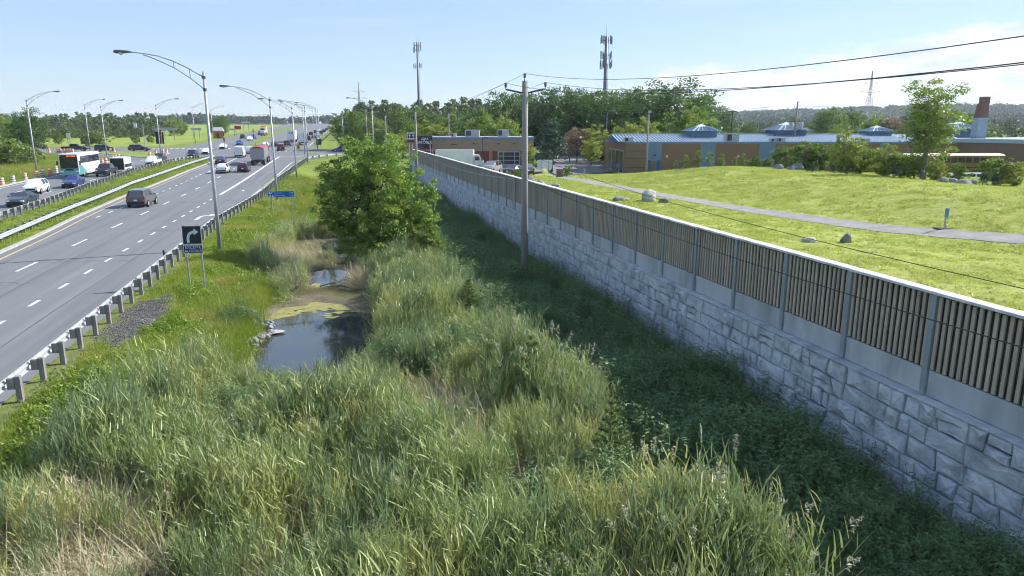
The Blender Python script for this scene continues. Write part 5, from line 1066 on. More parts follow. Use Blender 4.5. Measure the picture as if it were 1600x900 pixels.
def car(kind, x, y, head, color, label, name=None, s=1.0, cat='car', group='cars on the highway', z=None, detail=True, cargo_window=True):
    S = SHAPES[kind]; st = S['st']; zz = float(rise(y)) + .03 if z is None else z; sl = math.atan(float(rise(y + 1) - rise(y - 1)) / 2) if z is None else 0
    root = empty(name or ('pickup_truck' if kind == 'pickup' else 'van' if kind == 'van' else 'car'), (x, y, zz)); root.rotation_euler = (0, -sl * math.sin(head), head); root.scale = (s, s, s); tag(root, label, cat, group)
    rings = []
    for (px_, w, zl, zb, zt, wt) in st:
        wt = min(wt, w); half = [(w * .86, zl), (w * .98, zl + (zb - zl) * .25), (w, zl + (zb - zl) * .6), (w * .965, zb), (wt, zt), (wt * .6, zt + .035), (0, zt + .045)]; rings.append([(px_, yy_, z_) for yy_, z_ in half] + [(px_, -yy_, z_) for yy_, z_ in half[-2::-1]])
    mb = MB(); n = len(rings[0]); vs = [p for r_ in rings for p in r_]; fs = []
    for i in range(len(rings) - 1):
        for j in range(n - 1): fs.append((i * n + j, i * n + j + 1, (i + 1) * n + j + 1, (i + 1) * n + j))
        fs.append((i * n + n - 1, i * n, (i + 1) * n, (i + 1) * n + n - 1))
    fs += [tuple(range(n)), tuple((len(rings) - 1) * n + j for j in range(n))]; mb.raw(vs, fs); mb.build('body', paint(color), root)
    def pane(name, q, inset=.1, off=.008):
        q = [Vector(p) for p in q]; c = sum(q, Vector()) / 4; nn = (q[1] - q[0]).cross(q[3] - q[0]).normalized()
        if nn.dot(c - Vector((c.x * .6, 0, .9))) < 0: nn = -nn
        q = [p + (c - p) * inset + nn * off for p in q]; b = [p - nn * .012 for p in q]; m_ = MB(); m_.raw([p[:] for p in q + b], [(0, 1, 2, 3), (7, 6, 5, 4), (0, 4, 5, 1), (1, 5, 6, 2), (2, 6, 7, 3), (3, 7, 4, 0)]); m_.build(name, M['glass'], root)
    for i in range(len(st) - 1):
        h0, h1 = st[i][4] - st[i][3], st[i + 1][4] - st[i + 1][3]; A, B = rings[i], rings[i + 1]
        if h0 > .28 and h1 > .28:
            if kind == 'van' and st[i][0] < 0 : 
                if not cargo_window: continue
            k = 2 if abs(st[i + 1][0] - st[i][0]) > .8 else 1
            for t in range(k):
                for jb, jt in ((3, 4), (n - 4, n - 5)):
                    L = lambda u, j: Vector(A[j]).lerp(Vector(B[j]), u); pane('side_window', [L(t / k, jb), L((t + 1) / k, jb), L((t + 1) / k, jt), L(t / k, jt)], .09)
        elif h0 > .28 or h1 > .28:
            nm = 'windshield' if h0 > h1 else 'rear_window'
            if kind == 'pickup' and nm == 'rear_window' and False: continue
            pane(nm, [A[4], B[4], B[n - 5], A[n - 5]], .1)
    if kind in ('suv', 'wagon', 'hatch') : pass
    r = S['wr']; w = st[3][1]
    for bx in S['wb']:
        for sy in (-1, 1): add_wheel(root, bx, sy * (w - .09), r)
    if detail:
        f, b = st[-1], st[0]
        for sy in (-1, 1):
            part_box(root, 'headlight', (f[0] - .16, sy * (st[-2][1] - .24), st[-2][3] - .1), (.22, .34, .15), M['headlight'], .03)
            part_box(root, 'taillight', (b[0] + .06, sy * (st[1][1] - .16), (st[1][3] + .62) / 2 + (.12 if kind in ('suv', 'van', 'wagon', 'pickup') else .05)), (.14, .2, .34 if kind in ('suv', 'van', 'wagon', 'pickup') else .16), M['taillight'], .02)
            part_box(root, 'mirror', (max(p[0] for p in st if p[4] - p[3] > .3) + .45, sy * (w + .08), st[3][3] + .05), (.14, .2, .13), paint(color), .03)
        part_box(root, 'grille', (f[0] - .02, 0, (f[2] + f[3]) / 2 + .08), (.08, 1.0, .2), M['black_trim']); part_box(root, 'front_bumper', (f[0] - .06, 0, f[2] + .05), (.22, 1.5, .16), M['black_trim'], .04); part_box(root, 'rear_bumper', (b[0] + .02, 0, b[2] + .06), (.18, 1.55, .2), M['black_trim'], .04); part_box(root, 'license_plate', (b[0] - .03, 0, b[2] + .3), (.03, .32, .16), M['plate'], .005)
    if kind == 'pickup':
        mb = MB(); mb.box((-1.95, 0, 1.2), (1.65, 1.6, .04)); mb.build('truck_bed', M['black_trim'], root)
    return root
UP, DN = R(90), R(-90)       # away from and towards the camera
LG, WHT, BLK, RED, BLU, NAVY = (.12, .125, .13), (.72, .73, .74), (.018, .018, .02), (.1, .012, .016), (.015, .05, .22), (.015, .022, .055)
car('suv', -19.3, 80.3, UP - R(2), (.085, .09, .1), 'dark grey sport utility vehicle driving away in the near lanes', cat='suv')
car('hatch', -17.7, 127, UP, WHT, 'white hatchback driving away beside the nearest lamp pole')
car('hatch', -14.6, 128.6, UP, (.055, .012, .02), 'dark maroon hatchback driving away behind the dump truck')
car('sedan', -21.2, 150, UP + R(4), (.05, .03, .09), 'dark purple car half hidden behind the nearest lamp pole')
car('van', -20.0, 171.5, UP, (.7, .7, .7), 'white van driving away in the middle lanes', cat='van', cargo_window=False)
car('suv', -19.6, 186, UP, WHT, 'white sport utility vehicle right ahead of the white van', cat='suv')
car('sedan', -18.6, 222, UP, WHT, 'white car just ahead of the dump truck')
car('suv', -13.0, 200, UP, (.09, .012, .018), 'dark red sport utility vehicle at the intersection', cat='suv')
car('suv', -12.8, 226, UP, BLK, 'black sport utility vehicle behind the large white trailer', cat='suv')
car('sedan', -16.4, 226, UP, (.1, .012, .02), 'dark red car at the left beyond the dump truck')
car('convertible', -31.4, 83.5, DN + R(3), (.03, .035, .05), 'dark convertible sports car coming towards the viewer at the left edge', s=1.02)
car('suv', -35.2, 98, DN + R(4), WHT, 'white sport utility vehicle coming towards the viewer', cat='suv', s=.97)
car('sedan', -33.6, 106, DN + R(2), (.014, .03, .13), 'deep blue sedan coming towards the viewer beside the bus')
car('pickup', -34.6, 124.6, DN + R(1), (.02, .021, .025), 'black pickup truck towing a white trailer', cat='pickup truck')
car('pickup', -32.6, 146.5, DN - R(1), WHT, 'white pickup truck coming towards the viewer', cat='pickup truck', s=.95)
car('suv', -33.8, 158, DN, (.02, .025, .03), 'dark car right behind the white pickup', cat='suv', s=.95)
car('suv', -29.6, 169.5, DN, (.02, .026, .045), 'dark blue sport utility vehicle near the end of the median', cat='suv')
car('sedan', -29.3, 186, DN, WHT, 'white sedan entering the intersection beside the nearest lamp pole')
car('sedan', -29.0, 212, DN, (.7, .7, .72), 'pale sedan stopped beyond the median end')
car('sedan', -27.5, 236, DN, BLU, 'bright blue car coming through the intersection')
far_g = 'distant traffic beyond the intersection'
for i, (x, y, c, k) in enumerate(((-33.5, 300, BLK, 'suv'), (-29.2, 297, BLU, 'sedan'), (-28.9, 280, WHT, 'sedan'), (-30, 348, RED, 'sedan'), (-33, 368, BLK, 'suv'))):
    car(k, x, y, DN, c, ['dark car approaching left of the yellow truck', 'blue car approaching in front of the yellow truck', 'small white car approaching in front of the yellow truck', 'red car approaching right of the yellow truck', 'dark car approaching behind the yellow truck'][i], group=far_g, detail=False)
qc = [(-8.5, 252, NAVY, 'suv'), (-8.0, 272, BLK, 'suv'), (-12.5, 285, (.3, .31, .33), 'suv'), (-6.6, 300, BLK, 'sedan'), (-10.2, 322, (.08, .01, .01), 'suv'), (-5.6, 336, WHT, 'suv'), (-9, 352, BLK, 'suv'), (-4.8, 372, BLK, 'pickup'), (-8, 396, NAVY, 'suv'), (-3.6, 420, BLK, 'suv'), (-6.5, 440, WHT, 'sedan'), (-2.4, 470, BLK, 'suv')]
CN = {NAVY: 'navy', BLK: 'black', WHT: 'white'}
for i_, (x, y, c, k) in enumerate(qc): car(k, x, y, UP, c, 'tiny distant %s vehicle, %s nearest in the queue driving towards the horizon' % (CN.get(c, 'grey' if c[2] > .1 else 'dark red'), ORD[i_]), group='distant queue of cars', detail=False)
car('pickup', -63.31, 204.32, R(2), (.03, .034, .045), 'dark pickup truck on the left side street behind the bus', cat='pickup truck', group='side street traffic')
car('suv', -55.62, 201.50, R(2), (.02, .022, .03), 'black sport utility vehicle on the side street between the twin lamps', cat='suv', group='side street traffic')
car('wagon', -47.84, 201.82, R(2), (.06, .012, .018), 'dark red minivan on the side street behind the traffic island', cat='minivan', group='side street traffic')
car('sedan', -77.59, 220.14, R(6), (.03, .03, .035), 'dark car low on the side street beside the left street lamp', group='side street traffic')
car('sedan', 2.4, 190.5, R(175), BLU, 'blue car turning in from the right side street', group='side street traffic')
for i, (x, y, c) in enumerate(((-63.5, 148, WHT), (-66, 157, (.03, .05, .2)), (-68.5, 164, BLK))): car('sedan', x, y, R(15), c, ['white car parked at the left edge beside the dark bush', 'blue car parked behind the white one at the left edge', 'dark car parked deepest at the left edge'][i], group='parked cars at the left edge')
# coach
def coach(x, y, head):
    root = empty('coach_bus', (x, y, float(rise(y)) + .03)); root.rotation_euler = (0, 0, head); tag(root, 'white and teal coach bus coming towards the viewer in the left lanes', 'bus'); W, L, H = 2.6, 12.6, 3.55
    white, teal, dark = paint((.78, .79, .8)), paint((.12, .33, .36)), M['glass']
    mb = MB(); mb.cbox((0, 0, (H + .38) / 2), (L, W, H - .38), .14); mb.build('body', white, root)
    for sy in (-1, 1):
        part_box(root, 'window_band', (-.35, sy * (W / 2), 2.62), (11.2, .03, 1.05), M['black_trim'], .01)
        for k in range(7): part_box(root, 'side_window', (-5.1 + k * 1.56, sy * (W / 2 + .012), 2.64), (1.42, .03, .9), dark, .01)
        mb = MB(); pts = [(6.2, .45), (6.2, 1.9), (5.2, 1.9), (4.0, 1.5), (2.9, .9), (2.3, .45)]; y_ = sy * (W / 2 + .012); mb.face([(a, y_, b) for a, b in pts]); mb.face([(a, y_ + .002 * sy, b) for a, b in pts][::-1]); mb.build('teal_swoosh', teal, root)
        mb = MB(); pts = [(3.4, 1.1), (2.6, 1.65), (2.2, 1.25), (2.0, .75), (2.6, .6)]; mb.face([(a, y_ + sy * .004, b) for a, b in pts]); mb.build('leaf_graphic', paint((.3, .55, .55)), root)
        part_box(root, 'mirror', (6.45, sy * 1.5, 2.2), (.15, .2, .6), M['black_trim'], .03); part_box(root, 'headlight', (6.28, sy * .98, .95), (.12, .42, .2), M['headlight'], .03); part_box(root, 'taillight', (-6.3, sy * 1.1, 1.1), (.05, .2, .5), M['taillight'], .02)
        for bx in (3.9, -3.2, -4.5): add_wheel(root, bx, sy * 1.16, .5, .3)
    part_box(root, 'roof_cap', (0, 0, H - .02), (L - .9, W - .5, .1), white, .04)
    ws = part_box(root, 'windshield', (6.3, 0, 2.25), (.05, 2.36, 1.75), dark, .02); part_box(root, 'front_panel', (6.31, 0, .98), (.04, 2.46, .78), teal, .015); part_box(root, 'front_bumper', (6.33, 0, .52), (.06, 2.4, .22), teal, .02); part_box(root, 'grille', (6.34, 0, 1.2), (.03, 1.1, .24), M['black_trim'], .01)
    part_box(root, 'wiper', (6.335, .0, 1.55), (.02, .9, .04), M['black_trim'], .005)
    disp = part_box(root, 'destination_display', (6.31, 0, 3.22), (.05, 2.2, .32), M['black_trim'], .01)
    led = mat('led_orange', (.9, .2, .05), emit=(1, .22, .05, 1.2))
    for k in range(11):
        if k == 6: continue
        part_box(disp, 'led_mark', (6.34, .95 - k * .11, 3.22), (.01, .06, .15), led, .002)
coach(-38.6, 126.2, DN + R(3))
# dump trailer truck
def dump_truck(x, y):
    root = empty('dump_truck', (x, y, float(rise(y)) + .03)); root.rotation_euler = (0, -.018, UP); tag(root, 'grey dump trailer with red tarpaulin pulled by a red tractor', 'truck')
    alu = mat('trailer_aluminium', (.42, .43, .45), (.34, .35, .37), scale=2, rough=.45, metal=.3); redp = paint((.2, .02, .025))
    L, W = 8.6, 2.55
    mb = MB(); vs = []
    for xx in (-L / 2, L / 2):
        vs += [(xx, -1.0, 1.1), (xx, -W / 2, 1.5), (xx, -W / 2, 3.15), (xx, W / 2, 3.15), (xx, W / 2, 1.5), (xx, 1.0, 1.1)]
    mb.raw(vs, [(0, 1, 2, 3, 4, 5), (11, 10, 9, 8, 7, 6)] + [(i, (i + 1) % 6, 6 + (i + 1) % 6, 6 + i) for i in range(6)]); mb.build('trailer_box', alu, root)
    mb = MB(); P = [(-1.3, 3.17), (-.7, 3.42), (0, 3.52), (.7, 3.42), (1.3, 3.17)]
    for (a, b), (c, d) in zip(P[:-1], P[1:]): mb.face([(-L / 2 - .02, a, b), (L / 2, a, b), (L / 2, c, d), (-L / 2 - .02, c, d)])
    mb.face([(-L / 2 - .02, a, b) for a, b in P]); mb.face([(L / 2, a, b) for a, b in P][::-1]); mb.build('tarpaulin', mat('tarp_red', (.36, .1, .1), (.28, .07, .075), scale=1.5, rough=.8), root)
    for k in range(7):
        for sy in (-1, 1): part_box(root, 'rib', (-L / 2 + .4 + k * 1.3, sy * (W / 2 + .02), 2.3), (.1, .05, 1.65), alu, .01)
    part_box(root, 'tailgate', (-L / 2 - .05, 0, 2.2), (.06, 2.4, 1.8), mat('tailgate_grey', (.3, .31, .33), rough=.6), .01); part_box(root, 'rear_bar', (-L / 2 - .03, 0, .95), (.12, 2.3, .35), M['black_trim'], .02); part_box(root, 'chassis', (0, 0, .95), (L, 1.0, .3), M['black_trim'], .02); part_box(root, 'mud_flap', (-L / 2 + .1, -.9, .55), (.04, .6, .6), M['black_trim'], .01); part_box(root, 'mud_flap', (-L / 2 + .1, .9, .55), (.04, .6, .6), M['black_trim'], .01)
    for sy in (-1, 1): part_box(root, 'taillight', (-L / 2 - .1, sy * .75, 1.0), (.04, .3, .14), M['taillight'], .01)
    for bx in (-3.3, -2.1, 4.9, 6.1, 8.6):
        for sy in (-1, 1): add_wheel(root, bx, sy * 1.05, .5, .34)
    mb = MB(); mb.cbox((6.1, 0, 2.15), (1.9, 2.35, 2.3), .12); mb.cbox((8.3, 0, 1.55), (2.4, 1.9, 1.25), .15); mb.build('cab', redp, root); part_box(root, 'windshield', (7.08, 0, 2.75), (.05, 2.0, .8), M['glass']); part_box(root, 'tractor_frame', (6.8, 0, .85), (5.2, .95, .3), M['black_trim'])
    for sy in (-1, 1): part_box(root, 'side_window', (6.5, sy * 1.18, 2.7), (.9, .03, .7), M['glass'], .01); part_box(root, 'exhaust_stack', (5.0, sy * 1.05, 2.6), (.14, .14, 3.0), M['rim'], .04)
dump_truck(-13.7, 147.6)
def box_truck(x, y, z, head, label, L, H, W=2.5, cab='small', body=(.75, .76, .77), name='box_truck', base=1.0, mark=None, cabcol=(.72, .73, .74), group=None):
    root = empty(name, (x, y, z)); root.rotation_euler = (0, 0, head); tag(root, label, 'truck', group); bw = mat('truck_box_white', body, tuple(c * .92 for c in body), scale=.8, rough=.45)
    part_box(root, 'cargo_box', (0, 0, (H + base) / 2), (L, W, H - base), bw, .03); part_box(root, 'top_rail', (0, 0, H + .02), (L - .02, W - .04, .05), M['rim'], .01)
    for sy in (-1, 1):
        part_box(root, 'side_rail', (0, sy * (W / 2 + .012), base + .06), (L - .05, .03, .12), M['rim'], .005); part_box(root, 'taillight', (-L / 2 - .02, sy * .95, base - .12), (.04, .3, .14), M['taillight'], .01)
    part_box(root, 'rear_door', (-L / 2 - .015, 0, (H + base) / 2), (.04, W - .16, H - base - .16), bw, .008); part_box(root, 'rear_bumper', (-L / 2, 0, base - .3), (.12, W - .2, .16), M['black_trim']); part_box(root, 'chassis', (.6, 0, base - .15), (L + 1.6, .9, .26), M['black_trim'])
    if mark:
        for k in (-1, 1): part_box(root, 'door_mark', (-L / 2 - .04, k * .4, H - .9), (.02, .5, .45), flat((.08, .09, .11)), .005)
    if cab == 'small':
        mb = MB(); pr = [(L / 2 + .1, .55), (L / 2 + .1, 2.55), (L / 2 + .75, 2.5), (L / 2 + 1.5, 1.55), (L / 2 + 1.62, .95), (L / 2 + 1.6, .5)]; n = len(pr); vs = [(a, -1.0, b) for a, b in pr] + [(a, 1.0, b) for a, b in pr]; mb.raw(vs, [tuple(range(n)), tuple(range(2 * n - 1, n - 1, -1))] + [(i, (i + 1) % n, n + (i + 1) % n, n + i) for i in range(n)]); mb.build('cab', paint(cabcol), root)
        mb = MB(); d = .012; mb.face([(L / 2 + .8 + d, -.85, 2.42), (L / 2 + .8 + d, .85, 2.42), (L / 2 + 1.47 + d, .9, 1.6), (L / 2 + 1.47 + d, -.9, 1.6)]); mb.build('windshield', M['glass'], root)
        for sy in (-1, 1): part_box(root, 'side_window', (L / 2 + .55, sy * 1.005, 1.95), (.7, .02, .6), M['glass'], .005); part_box(root, 'mirror', (L / 2 + 1.2, sy * 1.2, 1.75), (.1, .18, .35), M['black_trim'], .02)
        wx = (-L / 2 + 1.2, L / 2 + .8)
    else:
        mb = MB(); mb.cbox((L / 2 + 1.9, 0, 2.0), (2.2, 2.35, 3.0), .18); mb.cbox((L / 2 + 3.6, 0, 1.35), (1.6, 1.9, 1.3), .15); mb.build('cab', paint(cabcol), root); part_box(root, 'windshield', (L / 2 + 3.02, 0, 2.6), (.06, 2.0, .8), M['glass']); wx = (-L / 2 + 1.0, -L / 2 + 2.2, L / 2 + .6, L / 2 + 1.8, L / 2 + 3.7)
        for sy in (-1, 1): part_box(root, 'headlight', (L / 2 + 4.42, sy * .75, 1.1), (.06, .35, .22), M['headlight'], .02)
    for bx in wx:
        for sy in (-1, 1): add_wheel(root, bx, sy * (W / 2 - .2), .46, .3)
    return root
box_truck(-12.9, 258, float(rise(258)), UP, 'large white semi trailer seen from behind beyond the intersection', 12, 4.1, 2.6, 'big', name='semi_truck', mark=True, group='distant traffic beyond the intersection')
box_truck(-8.6, 235, float(rise(235)), UP, 'white box truck seen from behind beside the large trailer', 7, 3.5, 2.5, 'small', group='distant traffic beyond the intersection')
box_truck(-31.6, 372, float(rise(372)), DN, 'yellow and white truck coming towards the viewer in the distance', 8, 4.0, 2.6, 'big', body=(.75, .42, .08), name='semi_truck', cabcol=(.75, .75, .75), group='distant traffic beyond the intersection')
def trailer(x, y, head):
    root = empty('enclosed_trailer', (x, y, float(rise(y)) + .03)); root.rotation_euler = (0, 0, head); tag(root, 'white enclosed trailer with dark front towed by the black pickup', 'trailer'); part_box(root, 'cargo_box', (0, 0, 1.45), (4.4, 2.1, 1.95), flat((.55, .56, .57), .5), .06); part_box(root, 'front_panel', (2.21, 0, 1.4), (.04, 2.0, 1.8), M['black_trim'], .02); part_box(root, 'roof', (0, 0, 2.44), (4.3, 2.0, .05), flat((.75, .76, .78), .5), .02)
    for sy in (-1, 1): part_box(root, 'side_stripe', (0, sy * 1.06, 1.1), (4.2, .02, .5), M['black_trim'], .005); add_wheel(root, -.5, sy * 1.0, .34); add_wheel(root, .3, sy * 1.0, .34)
    mb = MB(); mb.tube([(2.2, .6, .5), (3.3, 0, .5)], .05, 6); mb.tube([(2.2, -.6, .5), (3.3, 0, .5)], .05, 6); mb.build('tow_bar', M['black_trim'], root)
trailer(-34.3, 131.8, DN)
# ------------------------------------------------------------------ buildings on the right
VYAW = R(-14.126)
def pbox(root, name, x0, x1, y0, y1, z0, z1, m, bev=None):
    mb = MB()
    if bev: mb.cbox(((x0 + x1) / 2, (y0 + y1) / 2, (z0 + z1) / 2), (x1 - x0, y1 - y0, z1 - z0), bev)
    else: mb.box(((x0 + x1) / 2, (y0 + y1) / 2, (z0 + z1) / 2), (x1 - x0, y1 - y0, z1 - z0))
    return mb.build(name, m, root)
M['stucco_tan'] = mat('stucco_tan', (.36, .27, .18), (.3, .225, .15), scale=2, rough=.9, bump=.15, bscale=30)
M['brick_red'] = mat('brick_red', (.24, .07, .05), (.17, .05, .04), scale=8, rough=.9, bump=.3, bscale=25)
M['brick_brown'] = mat('brick_brown', (.25, .165, .11), (.2, .13, .09), scale=7, rough=.9, bump=.3, bscale=25, coords='World')
M['blue_metal'] = mat('blue_metal', (.15, .24, .35), (.13, .21, .31), scale=1.5, rough=.5)
M['blue_roof'] = mat('blue_roof', (.065, .135, .225), (.055, .115, .195), scale=1, rough=.75)
M['rib_white'] = mat('rib_white', (.46, .55, .64), rough=.6)
M['roof_grey'] = mat('roof_grey', (.3, .31, .33), (.24, .25, .27), scale=1, rough=.9)
M['unit_grey'] = mat('unit_grey', (.42, .43, .44), (.36, .37, .38), scale=2, rough=.6)
M['glass_dark'] = mat('window_glass', (.03, .04, .05), rough=.08, spec=.6)
M['frame_white'] = mat('frame_white', (.55, .56, .57), rough=.5)
def hvac(root, x, y, z, sx, sy, sz):
    u = pbox(root, 'rooftop_unit', x - sx / 2, x + sx / 2, y - sy / 2, y + sy / 2, z, z + sz, M['unit_grey'], .04); pbox(u, 'vent_panel', x - sx * .42, x - sx * .08, y - sy / 2 - .02, y - sy / 2 + .02, z + sz * .2, z + sz * .85, M['dark_metal'])
def restaurant():
    root = empty('restaurant_building', (23.3, 123.0, .8)); root.rotation_euler = (0, 0, VYAW); tag(root, 'low tan restaurant building with red brick panels and flat roof', 'building'); H = 5.1
    pbox(root, 'wall', -10.6, 11.2, 0, 14, -.5, H, M['stucco_tan']); pbox(root, 'parapet', -10.75, 11.35, -.12, 14.1, H, H + .32, M['blue_metal']); pbox(root, 'roof', -10.4, 11.0, .3, 13.8, H + .1, H + .34, M['roof_grey'])
    pbox(root, 'cornice', -10.65, 11.25, -.08, .05, 3.25, 3.42, M['stucco_tan']); pbox(root, 'cornice', -10.65, 11.25, -.08, .05, 4.0, 4.1, M['stucco_tan'])
    for a, b in ((-8.0, -4.6), (.8, 3.4), (4.0, 4.9), (8.9, 9.6)): pbox(root, 'brick_panel', a, b, -.06, .1, -.4, 3.05, M['brick_red'])
    w = pbox(root, 'window', 5.0, 8.8, -.05, .1, .75, 2.95, M['frame_white'])
    for c in range(3):
        for r_ in range(3): pbox(w, 'pane', 5.08 + (0, .95, 2.85)[c], 5.08 + (.85, 2.75, 3.64)[c], -.075, -.04, .83 + r_ * .71, .83 + r_ * .71 + .62, M['glass_dark'])
    pbox(root, 'plinth', 4.9, 8.9, -.1, .05, -.4, .62, M['concrete'])
    for xx in (-6.8, .6, 4.9, 7.6): pbox(root, 'wall_lamp', xx, xx + .35, -.22, 0, 4.2, 4.45, M['dark_metal'])
    for xx in (-3.2,): pbox(root, 'wall_vent', xx, xx + 1.0, -.14, 0, 4.15, 4.3, M['dark_metal'])
    hvac(root, .3, 5, H + .3, 2.6, 2, 1.25); hvac(root, 5.8, 6, H + .3, 2.0, 2, 1.35); hvac(root, -3.0, 4, H + .3, .9, .9, .7)
restaurant()
def text_obj(body, size, m, root, loc, rot, name='lettering', ext=.006, align='CENTER', sx=1.0):
    cu = bpy.data.curves.new('t', 'FONT'); cu.body = body; cu.size = size; cu.extrude = ext; cu.align_x = align; cu.align_y = 'CENTER'; cu.resolution_u = 3; t = bpy.data.objects.new('t', cu); COL.objects.link(t); bpy.context.view_layer.update()
    me = bpy.data.meshes.new_from_object(t.evaluated_get(bpy.context.evaluated_depsgraph_get())); bpy.data.objects.remove(t); me.materials.clear(); o = link_mesh(name, me, m, root); o.location = loc; o.rotation_euler = rot; o.scale = (sx, 1, 1); return o
UPR = (R(90), 0, 0)
def restaurant_sign():
    root = empty('restaurant_sign', (14.5, 122.7, .9)); root.rotation_euler = (0, 0, VYAW); tag(root, 'restaurant sign with white emblem panel and dark lettered board above the fence end', 'sign'); wht = flat((.75, .75, .78)); navy = flat((.03, .035, .1)); drk = flat((.05, .045, .06))
    for xx in (-1.7, -1.2): mb = MB(); mb.tube([(xx, .1, -.4), (xx, .1, 5.6)], .09, 8); mb.build('post', flat((.35, .34, .32)), root)
    e = pbox(root, 'emblem_panel', -2.0, -.5, -.08, .08, 5.0, 6.15, wht); pbox(e, 'emblem_ground', -1.86, -.62, -.1, -.07, 5.22, 5.95, navy)
    for xx, w in ((-1.62, .3), (-1.02, .26)):
        mb = MB(); mb.lathe([(.17, -.12), (.17, -.1)], c=(xx + .1, 0, 5.66), n=14, axis='y'); mb.build('emblem_loop', wht, e); pbox(e, 'emblem_stroke', xx + .02, xx + .16, -.118, -.1, 5.28, 5.6, wht)
    pbox(root, 'emblem_foot', -1.95, -.75, -.06, .06, 4.45, 4.95, flat((.2, .1, .09)))
    for xx in (-1.7, -1.05): mb = MB(); mb.lathe([(.13, -.09), (.13, -.06)], c=(xx, 0, 4.72), n=12, axis='y'); mb.build('emblem_dot', navy, root)
    b = pbox(root, 'name_board', -.45, 2.3, -.06, .1, 3.6, 5.55, drk); pbox(root, 'lower_board', .1, 2.3, -.05, .1, 3.35, 3.58, flat((.16, .03, .035)))
    text_obj('casa', .72, wht, b, (1.05, -.075, 5.16), UPR); text_obj('GRECQUE', .66, wht, b, (.95, -.075, 4.5), UPR, sx=.86)
    mb = MB(); mb.tube([(2.3, .1, -.4), (2.3, .1, 3.6)], .08, 8); mb.build('post', flat((.35, .34, .32)), root)
restaurant_sign()
def angled_lamp(x, y, z, h, label):
    root = empty('parking_lamp', (x, y, z)); root.rotation_euler = (0, 0, VYAW); tag(root, label, 'street lamp', 'car park lamps'); mb = MB(); mb.tube([(0, 0, -.3), (0, 0, h - .8)], .06, 8); mb.build('pole', M['lamp_steel'], root); mb = MB(); mb.tube([(0, 0, h - .8), (-1.15, 0, h)], .045, 8); mb.build('arm', M['lamp_steel'], root); pbox(root, 'luminaire', -1.45, -1.05, -.1, .1, h - .04, h + .08, M['unit_grey'])
angled_lamp(16.0, 119.7, 1.0, 4.9, 'slim grey lamp with a slanting arm over the restaurant sign')
box_truck(18.7, 110.8, 1.25, VYAW, 'white box truck parked in front of the restaurant behind the fence', 5.9, 3.25, 2.3, 'small', base=.9, group='parked by the restaurant')
pk = 'parked by the restaurant'
car('suv', 23.8, 107.4, VYAW + R(250), (.3, .31, .33), 'silver sport utility vehicle parked beside the white box truck', cat='suv', group=pk, z=1.1)
car('sedan', 24.9, 96.8, VYAW + R(60), (.03, .035, .05), 'dark car parked behind the large utility pole', group=pk, z=1.3)
car('hatch', 27.4, 100.3, VYAW + R(100), (.2, .21, .22), 'grey car parked right of the large utility pole', group=pk, z=1.2)
